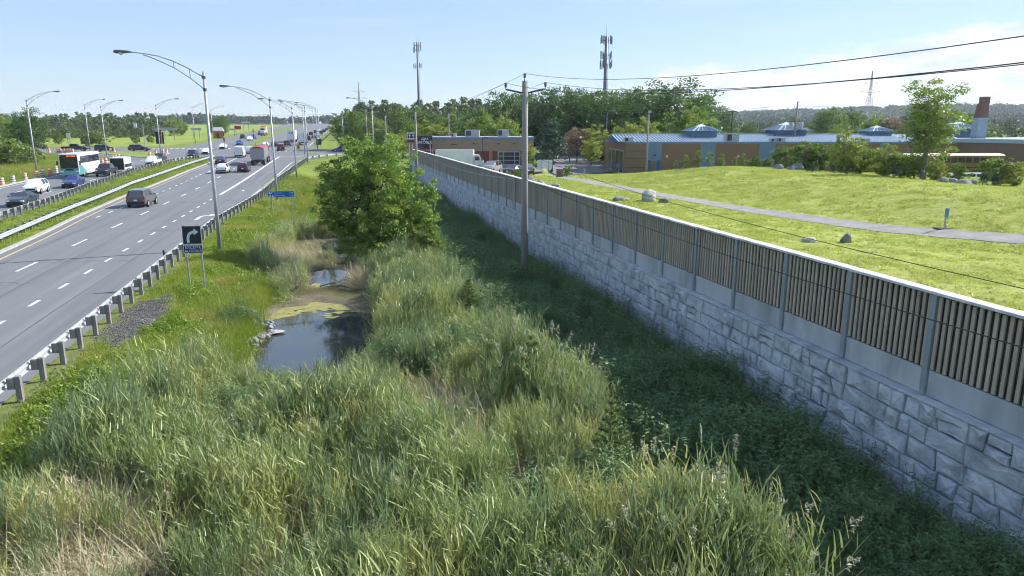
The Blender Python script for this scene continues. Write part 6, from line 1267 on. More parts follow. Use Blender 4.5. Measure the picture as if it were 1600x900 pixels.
def school():
    root = empty('school_building', (44.1, 97.2, .9)); root.rotation_euler = (0, 0, VYAW); tag(root, 'long low brown school building with blue ribbed roof and roof lanterns', 'building'); H = 4.7
    S_ = 105 / 1100.0; X = lambda p: (p - 1000) * S_
    pbox(root, 'wall', X(975), X(1480), 0, 24, -1.5, H, M['brick_brown']); pbox(root, 'parapet', X(974), X(1481), -.1, .35, H, H + .22, M['blue_metal'])
    for z in (1.2, 2.5, 3.6): pbox(root, 'brick_course', X(975) - .02, X(1008), -.03, .03, z, z + .07, M['panel_dark'])
    for a, b in ((1008, 1030), (1090, 1113), (1180, 1204), (1318, 1336), (1364, 1380)): pbox(root, 'blue_panel', X(a), X(b), -.06, .1, -1.0, H, M['blue_metal'])
    d = pbox(root, 'doorway', X(1014), X(1022), -.09, .1, -1, 2.2, M['brick_brown']); pbox(root, 'blue_window', X(1009.5), X(1013.5), -.09, .1, .3, 2.3, M['blue_roof']); pbox(root, 'blue_window', X(1023), X(1029), -.09, .1, .3, 2.3, M['blue_roof'])
    for p in (1037, 1147): pbox(root, 'wall_plate', X(p), X(p + 3), -.08, 0, 2.7, 3.05, M['frame_white'])
    for p in (1018, 1106): pbox(root, 'wall_lamp', X(p), X(p + 3), -.3, 0, 2.9, 3.15, M['dark_metal'])
    # entrance side with tall windows
    for k in range(4):
        w = pbox(root, 'window', X(975) - .06, X(975) + .05, 2 + k * 4.2, 5 + k * 4.2, .2, 3.6, M['frame_white'])
        for j in range(3): pbox(w, 'pane', X(975) - .09, X(975) - .05, 2.1 + k * 4.2 + j * .98, 2.95 + k * 4.2 + j * .98, .3, 3.5, M['glass_dark'])
    pbox(root, 'red_base', X(975) - .1, X(975), 2, 18, -.8, .15, M['brick_red'])
    # ribbed sloping roof
    mb = MB(); x0, x1 = X(966), X(1425); ya, yb, za, zb = 1.5, 9, H + .15, H + 1.08
    mb.raw([(x0, ya, za), (x1, ya, za), (x1, yb, zb), (x0, yb, zb), (x1, yb + 9, za), (x0, yb + 9, za)], [(0, 1, 2, 3), (3, 2, 4, 5), (0, 3, 5), (1, 4, 2)]); rf = mb.build('roof', M['blue_roof'], root)
    mb = MB(); n = int((x1 - x0) / .5); sl = math.atan2(zb - za, yb - ya)
    for i in range(n + 1):
        x = x0 + .1 + i * (x1 - x0 - .2) / n; hw = .07
        b = [(x - hw, ya, za), (x + hw, ya, za), (x + hw, yb, zb), (x - hw, yb, zb)]; t = [(p[0], p[1], p[2] + .12) for p in b]; mb.raw(b + t, [(4, 5, 6, 7), (0, 1, 5, 4), (1, 2, 6, 5), (2, 3, 7, 6), (3, 0, 4, 7)])
    r2 = mb.build('roof_ribs', M['rib_white'], rf); r2['kind'] = 'stuff'
    pbox(root, 'ridge_cap', x0, x1, yb - .15, yb + .15, zb + .05, zb + .26, M['rib_white'])
    def lantern(px0, px1, y0, zt):
        a, b = X(px0), X(px1); w = b - a; l = pbox(root, 'roof_lantern', a + w * .12, b - w * .12, y0, y0 + w * .76, H + .2, zt, M['blue_metal']); mb = MB(); e = zt; t = zt + w * .13; c = ((a + b) / 2, y0 + w * .38)
        P = [(a, y0 - w * .12, e), (b, y0 - w * .12, e), (b, y0 + w * .88, e), (a, y0 + w * .88, e)]; Q = [(c[0] + (p[0] - c[0]) * .32, c[1] + (p[1] - c[1]) * .32, t) for p in P]
        mb.raw(P + Q, [(0, 1, 5, 4), (1, 2, 6, 5), (2, 3, 7, 6), (3, 0, 4, 7), (3, 2, 1, 0)]); mb.build('lantern_roof', M['blue_roof'], l); mb = MB(); R_ = [(c[0], c[1], t + w * .08)]; mb.raw(Q + R_, [(0, 1, 4), (1, 2, 4), (2, 3, 4), (3, 0, 4)]); mb.build('skylight', mat('skylight', (.62, .68, .74), rough=.25, spec=.5), l)
        mb = MB(); n_ = 7
        for i in range(1, n_):
            f = i / n_
            for (p, q, u, v) in ((P[0], P[1], Q[0], Q[1]), (P[1], P[2], Q[1], Q[2])):
                s0 = Vector(p).lerp(Vector(q), f); s1 = Vector(u).lerp(Vector(v), f); mb.tube([s0 + Vector((0, 0, .05)), s1 + Vector((0, 0, .05))], .05, 4)
        o = mb.build('lantern_ribs', M['rib_white'], l); o['kind'] = 'stuff'
    lantern(1083, 1138, 6, H + 1.75); lantern(1226, 1292, 8, H + 1.85); lantern(1384, 1430, 8, H + 1.7)
    hvac(root, X(981), 1.6, H + .15, 1.3, 1.2, .75); hvac(root, X(1140), 1.4, H + .15, 1.9, 1.6, 1.35); hvac(root, X(1205), 1.4, H + .15, .9, 1, .6); hvac(root, X(1216), 1.2, H + .15, 1.1, 1, .7); hvac(root, X(1345), 1.3, H + .15, 1.5, 1, .6)
    # wing that comes towards the lawn on the right
    A = Vector((X(1478), 7.0)); w = MB(); p1 = Vector((X(1478) + 0.2, 7)); 
    P = [(45.5, 4.0), (60.2, -26.0), (84, -14), (69, 16)]; wl = MB(); n = 4; z0, z1 = -1, 4.85
    vs = [(a, b, z0) for a, b in P] + [(a, b, z1) for a, b in P]; wl.raw(vs, [(i, (i + 1) % n, n + (i + 1) % n, n + i) for i in range(n)] + [(4, 5, 6, 7)]); wing = wl.build('wing_wall', M['brick_brown'], root)
    pm = MB(); c = Vector((64.7, -5)); O = [(a + (a - c.x) * .012, b + (b - c.y) * .012) for a, b in P]; vs = [(a, b, z1) for a, b in O] + [(a, b, z1 + .55) for a, b in O]; pm.raw(vs, [(i, (i + 1) % n, n + (i + 1) % n, n + i) for i in range(n)] + [(4, 5, 6, 7), (3, 2, 1, 0)]); pm.build('wing_parapet', mat('parapet_pale', (.36, .45, .53), rough=.5), wing)
    # rust-topped chimney
    cx, cy = X(1519) * 1.02, 2.5; mb = MB(); mb.box((cx, cy, 6.6), (1.5, 1.4, 3.6), taper=.93); ch = mb.build('chimney', flat((.3, .36, .42)), root); mb = MB(); mb.box((cx + .05, cy, 9.4), (1.35, 1.25, 2.0), taper=.8); mb.box((cx + .22, cy, 10.9), (1.0, 1.0, 1.0), taper=1.0); mb.build('chimney_cowl', mat('rust', (.16, .085, .065), (.24, .14, .1), scale=2, rough=.85), ch)
    pbox(ch, 'chimney_base', cx - 1.2, cx + 1.6, cy - 1, cy + 1, 4.9, 5.4, M['dark_metal'])
    def lan2(): lantern(1548, 1618, 14, H + 2.0)
    lan2()
    mb = MB(); xa, xb = X(1425), X(1548); mb.raw([(xa, 8, H + .3), (xb, 8, H + .3), (xb, 13, H + 1.1), (xa, 13, H + 1.1)], [(0, 1, 2, 3)]); r3 = mb.build('roof', M['blue_roof'], root); mb = MB()
    n = int((xb - xa) / .42)
    for i in range(n):
        x = xa + .2 + i * .42; b = [(x - .08, 8, H + .3), (x + .08, 8, H + .3), (x + .08, 13, H + 1.1), (x - .08, 13, H + 1.1)]; t = [(p[0], p[1], p[2] + .15) for p in b]; mb.raw(b + t, [(4, 5, 6, 7), (0, 1, 5, 4), (1, 2, 6, 5), (3, 0, 4, 7)])
    o = mb.build('roof_ribs', M['rib_white'], r3); o['kind'] = 'stuff'
school()
def school_bus(x, y, z, head, label):
    root = empty('school_bus', (x, y, z)); root.rotation_euler = (0, 0, head); tag(root, label, 'bus', 'parked school buses'); shaded_yl = paint((.15, .07, .025)); part_box(root, 'body', (0, 0, 1.75), (9.4, 2.4, 2.1), shaded_yl, .1)  # bus yellow darkened to brown all over: shade put into the body colour
    mb = MB(); P = [(-1.2, 2.78), (-.8, 2.98), (0, 3.06), (.8, 2.98), (1.2, 2.78)]
    for (a, b), (c, d) in zip(P[:-1], P[1:]): mb.face([(-4.7, a, b), (4.7, a, b), (4.7, c, d), (-4.7, c, d)])
    mb.face([(-4.7, a, b) for a, b in P]); mb.face([(4.7, a, b) for a, b in P][::-1]); mb.build('roof', flat((.6, .5, .36), .5), root); part_box(root, 'hood', (5.4, 0, 1.25), (1.4, 2.0, 1.1), shaded_yl, .1)
    for sy in (-1, 1):
        for k in range(10): part_box(root, 'side_window', (-4.2 + k * .9, sy * 1.205, 2.25), (.74, .03, .62), M['glass'], .01)
        part_box(root, 'rub_rail', (0, sy * 1.21, 1.35), (9.2, .03, .12), M['black_trim'], .005)
        for bx in (-2.9, 5.2): add_wheel(root, bx, sy * 1.02, .48, .28)
school_bus(66.9, 73.9, 1.75, VYAW, 'school bus with cream roof parked behind the shrubs left of the poplar')
school_bus(75.9, 72.7, 1.75, VYAW, 'school bus with cream roof parked behind the shrubs right of the poplar')
car('van', 66.3, 62.7, VYAW + R(180), (.55, .6, .66), 'pale blue van parked behind the dark boulders on the lawn', cat='van', z=.95, group='parked by the school', s=.9)
car('sedan', 61.0, 50.6, VYAW + R(180), (.6, .62, .64), 'white car parked at the right edge behind the shrubs', z=1.3, group='parked by the school')
park = poly_sheet('car_park', [(30.7, 96.4), (34.3, 95.5), (38.6, 99.6), (42.9, 104.7), (60.8, 147.6), (59.2, 166.6), (52.3, 164.2), (40.6, 134.2), (33.1, 107.2)], M['asphalt_pale'], .16, zf=hz); tag(park, kind='structure')
apron = poly_sheet('restaurant_apron', [(13.6, 113.1), (27.0, 99.4), (32.3, 107.4), (35.2, 119.0), (14.4, 124.2)], M['asphalt_pale'], .14, zf=hz); tag(apron, kind='structure')
car('pickup', 53.7, 141.2, VYAW + R(200), WHT, 'white pickup parked beyond the end of the footpath', cat='pickup truck', group='parked by the school', s=.95, z=1.35)
car('suv', 52.4, 133.2, VYAW + R(200), (.03, .032, .035), 'dark vehicle parked beside the corner of the school', cat='suv', group='parked by the school', z=1.2)
# ------------------------------------------------------------------ lamps, poles and furniture on the right
def post_lamp(x, y, z, h, label, twin=False, globe=False, name='parking_lamp', r=.06):
    root = empty(name, (x, y, z)); root.rotation_euler = (0, 0, VYAW); tag(root, label, 'street lamp', 'car park lamps'); mb = MB(); mb.tube([(0, 0, -.3), (0, 0, h)], r, 8); mb.build('pole', M['dark_metal'], root)
    if globe: mb = MB(); mb.lathe([(.05, 0), (.2, .12), (.22, .25), (.12, .42), (.02, .46)], c=(0, 0, h), n=10); mb.build('globe', M['lens'], root, smooth=True)
    for s in ((-1, 1) if twin else ((1,) if not globe else ())): pbox(root, 'luminaire', min(0, s * .95), max(0, s * .95), -.2, .2, h - .06, h + .14, M['dark_metal'], .03)
post_lamp(45.4, 127.8, .9, 4.9, 'black post lamp with pale globe in the car park', globe=True)
post_lamp(80.8, 134.3, 1.0, 10.0, 'twin-headed dark lamp rising behind the ribbed roof', twin=True, r=.11)
post_lamp(24.1, 115.6, .9, 5.3, 'thin dark lamp post in front of the restaurant wall', twin=False)
util_pole(23.9, 148.7, 9.8, 'thin wooden pole standing between the restaurant sign and its truck', arms=False, base=.9, r0=.14)
def curved_lamp(px, y, z, h, label, flip=1):
    root = empty('street_lamp', (px, y, z)); root.rotation_euler = (0, 0, VYAW); tag(root, label, 'street lamp', 'car park lamps'); mb = MB(); mb.tube([(0, 0, -.3), (0, 0, h - 1), (.15 * flip, 0, h - .35), (.5 * flip, 0, h - .05), (1.3 * flip, 0, h)], [.1, .07, .06, .05, .045], 8); mb.build('pole', M['lamp_steel'], root, smooth=True); pbox(root, 'luminaire', min(1.2 * flip, 1.75 * flip), max(1.2 * flip, 1.75 * flip), -.13, .13, h - .08, h + .08, M['unit_grey'])
curved_lamp(109.2, 168.4, 1.5, 11.5, 'curved grey street lamp behind the ribbed roof')
curved_lamp(55.7, 140.7, 1.0, 10.2, 'slim grey lamp rising beside the left end of the ribbed roof')
def pole_light(): 
    tips = util_pole(43.1, 93.3, 9.3, 'wooden pole with a small light in front of the brown school wall', arms=False, base=.9, r0=.15)
    mb = MB(); mb.cbox((0, 0, 0), (.35, .3, .3), .05); o = mb.build('flood_light', M['unit_grey'], loc=(tips[0][0] + .2, tips[0][1], tips[0][2] - .75)); o.parent = [c for c in bpy.data.objects if c.name.startswith('utility_pole') and abs(c.location.x - tips[0][0]) < .1][0]; o.location = (.2, 0, 9.1)
pole_light()
def transformer_pole():
    util_pole(70.0, 97.9, 10.6, 'dark wooden pole carrying two grey transformers in front of the school', arms=False, base=1.2, r0=.16); root = [c for c in bpy.data.objects if c.name.startswith('utility_pole')][-1]; root = max((c for c in bpy.data.objects if c.name.startswith('utility_pole')), key=lambda c: c.location.x)
    for sx in (-.55, .6): mb = MB(); mb.lathe([(.32, 0), (.36, .06), (.36, .95), (.3, 1.05)], c=(sx * 1.5, 0, 6.4), n=14); mb.build('transformer', M['unit_grey'], root, smooth=True)
    mb = MB(); mb.tube([(-1.2, 0, 7.6), (1.2, 0, 7.6)], .05, 6); mb.tube([(0, 0, 9.2), (.9, 0, 9.6)], .04, 6); mb.tube([(0, 0, 9.0), (-.6, 0, 10.0)], .04, 6); mb.build('cross_arm', M['dark_metal'], root)
transformer_pole()
for i, (a, b, sg) in enumerate((((70.0, 97.9, 11.4), (103.4, 221.5, 14.5), 1.2), ((70.0, 97.9, 11.2), (93.4, 69.3, 12.5), 1.0))): wire(a, b, sg, ['thin wire running left from the transformer pole behind the trees', 'thin wire running right from the transformer pole to the picture edge'][i], .012)
def notice_board():
    root = empty('notice_board', (31.2, 103.5, hz(31.2, 103.5))); root.rotation_euler = (0, 0, VYAW); tag(root, 'blank white board on two posts beside the spruce', 'sign board'); b = pbox(root, 'board', -1.15, 1.1, -.04, .04, .75, 2.05, flat((.7, .74, .78)))
    for xx in (-.6, .55): pbox(root, 'post', xx - .05, xx + .05, -.12, -.045, -.4, 2.1, M['unit_grey'])
notice_board()
def bin_box():
    root = empty('wooden_bin', (29.9, 92.5, hz(29.9, 92.5))); root.rotation_euler = (0, 0, VYAW); tag(root, 'small brown wooden bin at the start of the footpath', 'bin'); pbox(root, 'body', -.35, .35, -.3, .3, 0, .95, mat('bin_wood', (.22, .15, .08), (.16, .11, .06), scale=3, rough=.8), .02); pbox(root, 'lid', -.42, .42, -.36, .36, .97, 1.05, M['dark_metal'], .02); pbox(root, 'side_post', .42, .52, -.05, .05, 0, 1.0, M['dark_metal'])
bin_box()
def marker(x, y, label, col):
    root = empty('marker_post', (x, y, hz(x, y))); root.rotation_euler = (0, 0, VYAW); tag(root, label, 'marker post', 'marker posts beside the path'); pbox(root, 'post', -.03, .03, -.03, .03, -.2, .95, M['unit_grey']); pbox(root, 'plaque', -.11, .11, -.07, -.03, .68, 1.2, flat(col), .01); pbox(root, 'foot_slab', -.5, .35, -.3, .3, -.05, .05, M['dark_metal'], .02)
marker(34.6, 33.6, 'small blue plaque on a thin post beside the right end of the path', (.16, .32, .42)); marker(31.5, 86.9, 'small grey marker post where the path meets the car park', (.3, .4, .45))
# ------------------------------------------------------------------ boulders, riprap, driftwood
def rock_mesh(seed, sx, sy, sz, sub=3):
    bm = bmesh.new(); bmesh.ops.create_icosphere(bm, subdivisions=sub, radius=1); g = random.Random(seed); pl_ = [(Vector((g.gauss(0, 1), g.gauss(0, 1), g.gauss(0, .7))).normalized(), g.uniform(.55, .9)) for _ in range(9)]
    for v in bm.verts:
        for n_, d in pl_:
            e = v.co.dot(n_) - d
            if e > 0: v.co -= n_ * e * .92
        v.co *= 1 + g.uniform(-.025, .025); v.co = Vector((v.co.x * sx, v.co.y * sy, max(v.co.z, -.45) * sz))
    me = bpy.data.meshes.new('boulder'); bm.to_mesh(me); bm.free(); return me
def boulder(x, y, sx, sy, sz, m, label, seed, group='boulders on the lawn'):
    me = rock_mesh(seed, sx, sy, sz); o = link_mesh('boulder', me, m, None, (x, y, hz(x, y) + sz * .3), smooth=False); o.rotation_euler = (0, 0, seed); tag(o, label, 'boulder', group)
boulder(25.6, 54.6, 1.05, .85, .75, M['rock_grey'], 'largest pale boulder on the lawn beside the path', 1); boulder(26.2, 53.0, .5, .4, .3, M['rock_dark'], 'flat dark rock in front of the largest boulder', 2); boulder(23.2, 55.4, .5, .45, .32, M['rock_dark'], 'low dark rock left of the largest boulder', 3); boulder(24.0, 55.6, .4, .35, .18, M['rock_grey'], 'small flat rock between the dark rock and the largest boulder', 4)
boulder(25.2, 33.1, .52, .4, .24, M['rock_grey'], 'flat pale rock on the near lawn left of the block', 5); boulder(26.95, 32.4, .36, .34, .42, M['rock_dark'], 'squarish dark block of stone on the near lawn', 6)
for i, (x, y, s, l) in enumerate(((50.7, 50.1, .62, 'leftmost dark boulder of the group near the poplar'), (53.4, 51.5, .6, 'flat dark boulder behind the leftmost of the group near the poplar'), (51.7, 48.9, .75, 'largest dark boulder of the group near the poplar'), (54.3, 50.3, .6, 'rightmost dark boulder of the group near the poplar'), (46.7, 67.7, .65, 'flat boulder left of the trio by the dark shrubs'), (47.4, 66.5, .5, 'small front boulder of the trio by the dark shrubs'), (49.2, 69.1, .55, 'rear boulder of the trio by the dark shrubs'), (48.7, 67.1, .85, 'pointed boulder of the trio by the dark shrubs'))): boulder(x, y, s, s * .8, s * .7, M['rock_dark'], l, 20 + i)
for i, (x, y, s) in enumerate(((18.3, 71.7, .6), (19.4, 73.5, .7), (22.4, 83.0, .8), (22.2, 80.0, .8), (20.0, 70.2, .75), (20.9, 71.1, .85), (20.8, 68.0, .6), (21.2, 66.9, .7))): boulder(x, y, s, s * .8, s * .75, M['rock_dark'], 'dark rock, ' + ORD[i] + ' from the left in the row just behind the fence cap', 40 + i, 'rocks along the fence')
def riprap():
    g = random.Random(3); gp = 'riprap stones by the pond'; protos = [rock_mesh(60 + k, .2, .15, .11, 1) for k in range(6)]
    for me in protos: me.materials.append(M['riprap'])
    k = 0
    while k < 95:
        x, y = g.uniform(-5.3, -3.1), g.uniform(31.2, 36.2)
        if ((x + 4.2) / 1.1) ** 2 + ((y - 33.7) / 2.4) ** 2 > 1: continue
        o = bpy.data.objects.new('riprap_stone', protos[g.randrange(6)]); COL.objects.link(o); s = g.uniform(.6, 1.5); o.scale = (s, s, s); o.location = (x, y, max(hz(x, y), -1.5) + g.uniform(.05, .3)); o.rotation_euler = (g.uniform(-.5, .5), g.uniform(-.5, .5), g.uniform(0, 6.3)); tag(o, 'small angular grey stone in the pile at the left edge of the pond', 'stone', gp); k += 1
    me = rock_mesh(93, .5, .3, .1, 2); o = link_mesh('flat_slab', me, M['rock_grey'], None, (-3.05, 33.6, -1.42)); o.rotation_euler = (0, 0, -.1); tag(o, 'pale flat slab lying in the water beside the stone pile', 'slab')
riprap()
def driftwood():
    g = random.Random(8)
    for i in range(12):
        mb = MB(); L = g.uniform(.9, 2.2); a = g.uniform(-.6, 1.2); p = [(0, 0, 0), (math.cos(a) * L * .5, math.sin(a) * L * .5, g.uniform(.15, .4)), (math.cos(a) * L, math.sin(a) * L, g.uniform(.3, .9))]; mb.tube(p, [.04, .03, .012], 5); x, y = g.uniform(-3.4, 1.6), g.uniform(41.2, 44.6); o = mb.build('dead_branch', mat('dead_wood', (.3, .26, .22), (.2, .17, .14), scale=4, rough=.9) if i == 0 else bpy.data.materials['dead_wood'], loc=(x, y, max(hz(x, y), -1.5) + .05), smooth=True); tag(o, 'bare grey branch lying across the muddy end of the pond', 'branch', 'dead branches by the pond')
driftwood()
# ------------------------------------------------------------------ road signs
def frame(root, x0, x1, z0, z1, y, w, m, name='border'):
    for a, b, c, d in ((x0, x1, z0, z0 + w), (x0, x1, z1 - w, z1), (x0, x0 + w, z0 + w, z1 - w), (x1 - w, x1, z0 + w, z1 - w)): pbox(root, name, a, b, y - .004, y + .004, c, d, m)
def turn_sign():
    z = hz(-7.1, 38.3); root = empty('turn_sign', (-7.1, 38.3, z - .1)); root.rotation_euler = (0, 0, R(-6)); tag(root, 'black turn right sign with white arrow over an EXCEPTÉ AUTOBUS plate', 'road sign'); wht = flat((.72, .76, .82), .5); blk = flat((.022, .024, .026), .5); nv = flat((.03, .04, .085), .5)
    for xx in (-.36, .36): pbox(root, 'post', xx - .035, xx + .035, 0, .05, -.5, 3.5, M['galv'])
    p = pbox(root, 'arrow_panel', -.47, .47, -.03, -.005, 2.5, 3.46, blk); frame(p, -.47, .47, 2.5, 3.46, -.036, .03, wht)
    mb = MB(); cl = [(-.2, 2.58), (-.2, 2.83), (-.16, 2.98), (-.07, 3.08), (.06, 3.13), (.12, 3.135)]; w = .068; Lp, Rp = [], []
    for i, (a, b) in enumerate(cl):
        q0 = cl[max(i - 1, 0)]; q1 = cl[min(i + 1, len(cl) - 1)]; t = Vector((q1[0] - q0[0], q1[1] - q0[1])).normalized(); Lp.append((a - t.y * w, b + t.x * w)); Rp.append((a + t.y * w, b - t.x * w))
    for i in range(len(cl) - 1): mb.face([(Lp[i][0], -.04, Lp[i][1]), (Rp[i][0], -.04, Rp[i][1]), (Rp[i + 1][0], -.04, Rp[i + 1][1]), (Lp[i + 1][0], -.04, Lp[i + 1][1])])
    mb.face([(.1, -.04, 2.97), (.33, -.04, 3.135), (.1, -.04, 3.31)]); mb.build('arrow', flat((.6, .68, .78), .5), p)
    q = pbox(root, 'plate', -.47, .47, -.03, -.005, 2.03, 2.47, nv); frame(q, -.47, .47, 2.03, 2.47, -.036, .022, wht)
    text_obj('EXCEPTÉ', .2, wht, q, (0, -.036, 2.345), UPR, sx=.95); text_obj('AUTOBUS', .2, wht, q, (0, -.036, 2.15), UPR, sx=.95)
turn_sign()
def blue_sign():
    x, y = -5.15, 74.5; root = empty('service_sign', (x, y, hz(x, y))); root.rotation_euler = (0, 0, R(-8)); tag(root, 'wide blue service sign with white symbols beside the second street lamp', 'road sign'); z = -hz(x, y); blue = flat((.012, .15, .5), .45); wht = flat((.7, .78, .88), .5)
    for xx in (-1.0, 1.0): pbox(root, 'post', xx - .05, xx + .05, 0, .06, -.4, z + 1.7, M['galv'])
    b = pbox(root, 'panel', -1.32, 1.32, -.04, 0, z + 1.1, z + 1.72, blue); frame(b, -1.32, 1.32, z + 1.1, z + 1.72, -.046, .025, wht); pbox(b, 'divider', -.66, -.645, -.048, -.04, z + 1.13, z + 1.69, wht); pbox(b, 'divider', .86, .875, -.048, -.04, z + 1.13, z + 1.69, wht)
    text_obj('Electricité', .17, wht, b, (-.58, -.046, z + 1.53), UPR, align='LEFT'); text_obj('Roulotte-Québec', .15, wht, b, (-.58, -.046, z + 1.27), UPR, align='LEFT', sx=.9)
    mb = MB(); mb.face([(-1.2, -.046, z + 1.44), (-1.0, -.046, z + 1.4), (-.78, -.046, z + 1.64), (-.84, -.046, z + 1.66), (-1.02, -.046, z + 1.5), (-1.1, -.046, z + 1.66), (-1.16, -.046, z + 1.66)]); mb.build('symbol', wht, b)
    for xx in (-1.08, -.84): mb = MB(); mb.face([(xx - .09, -.046, z + 1.16), (xx + .09, -.046, z + 1.16), (xx + .04, -.046, z + 1.34), (xx - .04, -.046, z + 1.34)]); mb.build('symbol', wht, b)
    mb = MB(); zz = z + 1.53; mb.face([(.93, -.046, zz - .02), (1.08, -.046, zz - .02), (1.08, -.046, zz + .02), (.93, -.046, zz + .02)]); mb.face([(1.06, -.046, zz - .08), (1.2, -.046, zz), (1.06, -.046, zz + .08)]); mb.build('arrow', wht, b); pbox(b, 'distance_mark', 1.04, 1.1, -.048, -.04, z + 1.19, z + 1.35, wht)
blue_sign()
def delineator(x, y, label):
    root = empty('delineator_post', (x, y, hz(x, y))); tag(root, label, 'marker post', 'thin roadside posts'); mb = MB(); mb.tube([(0, 0, -.2), (0, 0, 1.35)], .022, 6); mb.build('post', M['galv'], root); pbox(root, 'cap', -.045, .045, -.02, .02, 1.25, 1.5, M['black_trim'])
delineator(-9.15, 41.2, 'thin dark-capped roadside post left of the turn sign'); delineator(-8.6, 58.5, 'thin roadside post at the guardrail right of the nearest lamp')
def yellow_panel():
    x, y = -7.88, 184.58; root = empty('warning_sign', (x, y, float(rise(y)))); tag(root, 'small orange yellow warning panel at the corner of the intersection', 'road sign'); pbox(root, 'post', -.05, .05, 0, .08, -.3, 1.7, M['galv']); p = pbox(root, 'panel', -.45, .45, -.05, 0, 1.1, 2.2, flat((.75, .42, .05))); pbox(p, 'mark', -.22, .22, -.06, -.045, 1.35, 1.6, M['black_trim']); pbox(p, 'mark', -.22, .22, -.06, -.045, 1.75, 2.0, M['black_trim'])
yellow_panel()
# construction drums
def drum_proto():
    root = empty('construction_drum'); org = flat((.72, .17, .06), .6, 'drum_orange'); wh = flat((.75, .75, .75), .6, 'drum_white'); mb = MB(); mb.lathe([(.36, 0), (.36, .1), (.3, .14)], n=14); mb.build('base', wh, root); mb = MB(); mb.lathe([(.28, .12), (.275, .5), (.25, .95), (.235, 1.12), (.1, 1.16)], n=14); b = mb.build('body', org, root, smooth=False)
    for z0, r_ in ((.3, .284), (.62, .274), (.9, .262)): m2 = MB(); m2.lathe([(r_ + .003, z0), (r_ - .004, z0 + .14)], n=14); m2.build('reflective_band', wh, b)
    return root
_dp = drum_proto(); drums = [(-43.59, 110.27), (-43.73, 114.15), (-43.68, 118.21), (-43.57, 121.95), (-43.47, 124.19), (-43.58, 127.18), (-44.28, 132.38), (-43.32, 153.93), (-43.13, 155.74), (-43.42, 161.64), (-43.76, 164.80), (-43.99, 168.06), (-39.33, 174.12), (-39.35, 180.32), (-39.81, 189.91), (-39.60, 192.78), (-66.91, 197.31), (-64.36, 195.43), (-63.77, 195.34), (-62.90, 195.19), (-62.16, 195.07), (-61.58, 194.97), (-60.99, 194.87), (-52.71, 194.95), (-51.82, 194.81)]
for i, (x, y) in enumerate(drums):
    o = _dp if i == 0 else copy_tree(_dp); near = i < 7; mid = i < 12; s = 1.0 if near else 1.0; o.scale = (s, s, s); o.rotation_euler = (0, 0, i * .7)
    o.location = (x, y, hz(x, y) + (.14 if 12 <= i < 14 else 0.02)); gname = 'drums along the left verge' if near else 'drums at the slip lane corner' if mid else 'drums on the traffic island' if i < 16 else 'drums along the side street'
    tag(o, 'orange striped construction drum, ' + (ORD[i] + ' from the left edge along the verge' if near else ORD[i - 7] + ' from the left at the corner right of the bus' if mid else ORD[i - 12] + ' from the left by the traffic island' if i < 16 else ORD[i - 16] + ' from the left far off along the side street'), 'drum', gname)
# traffic signals, far signs and the round yellow pylon sign
def signal(x, y, label, h=5.5, arm=0):
    z = float(rise(y)); root = empty('traffic_signal', (x, y, z)); tag(root, label, 'traffic signal', 'traffic signals'); mb = MB(); mb.tube([(0, 0, -.2), (0, 0, h)], .09, 8); mb.build('pole', M['galv'], root)
    if arm: mb = MB(); mb.tube([(0, 0, h - .2), (arm, 0, h + .1)], .06, 6); mb.build('mast_arm', M['galv'], root)
    for k, zz in ((0, h - 1.3), (1, h - 2.6)) if not arm else ((0, h - 1.5),):
        hd = pbox(root, 'signal_head', -.17, .17, -.4, -.1, zz, zz + .95, flat((.3, .22, .05)), .03)
        for j in range(3): pbox(hd, 'lens', -.1, .1, -.42, -.39, zz + .08 + j * .29, zz + .28 + j * .29, M['black_trim'])
    return root
signal(-25.2, 187, 'traffic signal pole with yellow heads at the end of the median'); signal(-21.3, 217, 'traffic signal pole on the far median tip'); 
def dark_signal():
    x, y = -39.51, 188.44; root = signal(x, y, 'big dark backed traffic signal cluster on the traffic island', 6.0); pbox(root, 'backboard', -1.3, .5, .1, .2, 2.4, 5.2, M['black_trim'], .02); pbox(root, 'top_sign', -1.4, 1.0, -.1, 0, 5.5, 6.2, M['unit_grey'], .02)
dark_signal()
def mast_sign():
    x, y = -50.95, 221.65; root = empty('mast_arm_post', (x, y, float(rise(y)))); tag(root, 'thin post with a short arm and white box beside the side street', 'post'); mb = MB(); mb.tube([(0, 0, -.2), (0, 0, 6.6)], .1, 8); mb.build('pole', M['galv'], root); mb = MB(); mb.tube([(0, 0, 4.6), (-1.9, 0, 6.1)], .07, 6); mb.build('arm', M['galv'], root); pbox(root, 'white_box', -2.3, -1.6, -.2, .2, 5.6, 6.8, flat((.7, .72, .74)), .03)
mast_sign()
def far_panel(x, y, w, h, z0, col, label, name='billboard', backing=None):
    root = empty(name, (x, y, float(rise(y)))); root.rotation_euler = (0, 0, R(6)); tag(root, label, 'billboard', 'distant roadside boards'); pbox(root, 'panel', -w / 2, w / 2, -.08, .08, z0, z0 + h, flat(col), .02)
    for xx in (-w * .3, w * .3): pbox(root, 'post', xx - .1, xx + .1, .09, .25, -.3, z0 + h * .8, M['unit_grey'])
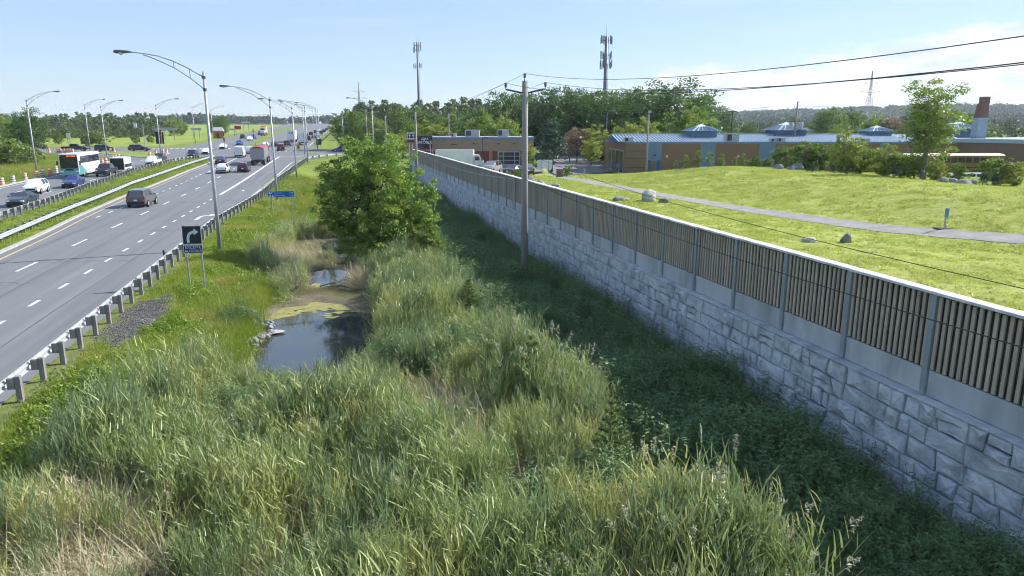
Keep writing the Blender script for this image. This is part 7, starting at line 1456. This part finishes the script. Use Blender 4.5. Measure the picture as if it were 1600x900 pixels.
far_panel(-42.9, 366.6, 3.0, 1.6, 2.6, (.5, .03, .03), 'small red billboard in the field beyond the intersection'); far_panel(-57.5, 287.7, 5.2, .9, 3.6, (.34, .4, .46), 'long grey overhead sign back in the field left of the nearest lamp'); far_panel(-49.7, 296.1, 3.6, .9, 3.4, (.4, .45, .5), 'long grey sign back in the field right of the bright trees'); far_panel(-44.0, 351.4, 4.2, .8, 2.4, (.45, .48, .5), 'pale low board beside the red billboard'); far_panel(-40.7, 381.5, 4.0, .7, 5.4, (.75, .75, .75), 'small white canopy board above the distant cars'); far_panel(-3.6, 221.6, 1.7, 1.7, .6, (.08, .08, .08), 'dark square board on the grass right of the distant lamps'); far_panel(-79.9, 253.2, 1.1, 1.5, 1.8, (.75, .76, .78), 'small white board above the dark pickup')
def orange_shed():
    x, y = -43.8, 310.1; root = empty('orange_hut', (x, y, float(rise(y)))); tag(root, 'small orange brown hut with grey roof beyond the median end', 'hut'); pbox(root, 'wall', -1.9, 1.9, -1.4, 1.4, 0, 3.0, flat((.42, .17, .05))); mb = MB(); mb.raw([(-2.1, -1.7, 3.0), (2.1, -1.7, 3.0), (1.6, 0, 4.4), (-1.6, 0, 4.4), (2.1, 1.7, 3.0), (-2.1, 1.7, 3.0)], [(0, 1, 2, 3), (3, 2, 4, 5), (0, 3, 5), (1, 4, 2), (0, 1, 4, 5)]); mb.build('roof', M['unit_grey'], root); pbox(root, 'door', -.5, .5, -1.46, -1.38, 0, 2.1, M['dark_metal'])
orange_shed()
def pylon_sign():
    x, y = -72.0, 181.1; root = empty('round_sign', (x, y, float(rise(y)))); root.rotation_euler = (0, 0, R(20)); tag(root, 'yellow round sign on a dark tower at the left edge', 'sign'); pbox(root, 'tower', -.55, .3, -.3, .3, -.3, 5.9, flat((.05, .045, .06)), .05); mb = MB(); mb.lathe([(.85, -.62), (.95, -.55), (.95, -.35), (.85, -.3)], c=(.35, 0, 5.3), n=28, axis='y'); d = mb.build('disc', flat((.85, .55, .03), .5), root, smooth=False); pbox(d, 'band', -.35, 1.05, -.66, -.625, 5.15, 5.45, flat((.35, .16, .03)), .01); mb = MB(); mb.lathe([(1.0, -.1), (1.0, .2)], c=(-.15, 0, 5.3), n=24, axis='y'); mb.build('dark_disc', flat((.06, .05, .06)), root); pbox(root, 'small_plate', .55, .85, -.35, -.25, 3.3, 4.0, flat((.6, .35, .1)), .02)
pylon_sign()
# thin wires over the left field
wire((-190, 300, 13.2), (-40, 330, 13.8), 2.2, 'faint overhead wire across the sky above the left field', .03); wire((-40, 330, 13.8), (12, 330, 14.5), 1.2, 'faint overhead wire crossing above the distant highway', .03)
# ------------------------------------------------------------------ summer haze: one closed box of even, thin air
def haze():
    mb = MB(); mb.box((0, 1350, 37), (7400, 5000, 86)); o = mb.build('haze', None); o.data.materials.clear(); m = bpy.data.materials.new('haze'); m.use_nodes = True; n = m.node_tree.nodes; n.clear(); out = n.new('ShaderNodeOutputMaterial'); v = n.new('ShaderNodeVolumePrincipled')
    v.inputs['Color'].default_value = (.82, .9, 1.0, 1); v.inputs['Density'].default_value = .00015; v.inputs['Anisotropy'].default_value = .2; m.node_tree.links.new(v.outputs[0], out.inputs['Volume']); o.data.materials.append(m); tag(o, 'thin pale summer haze in the air over the whole place', 'haze', kind='stuff')
haze()
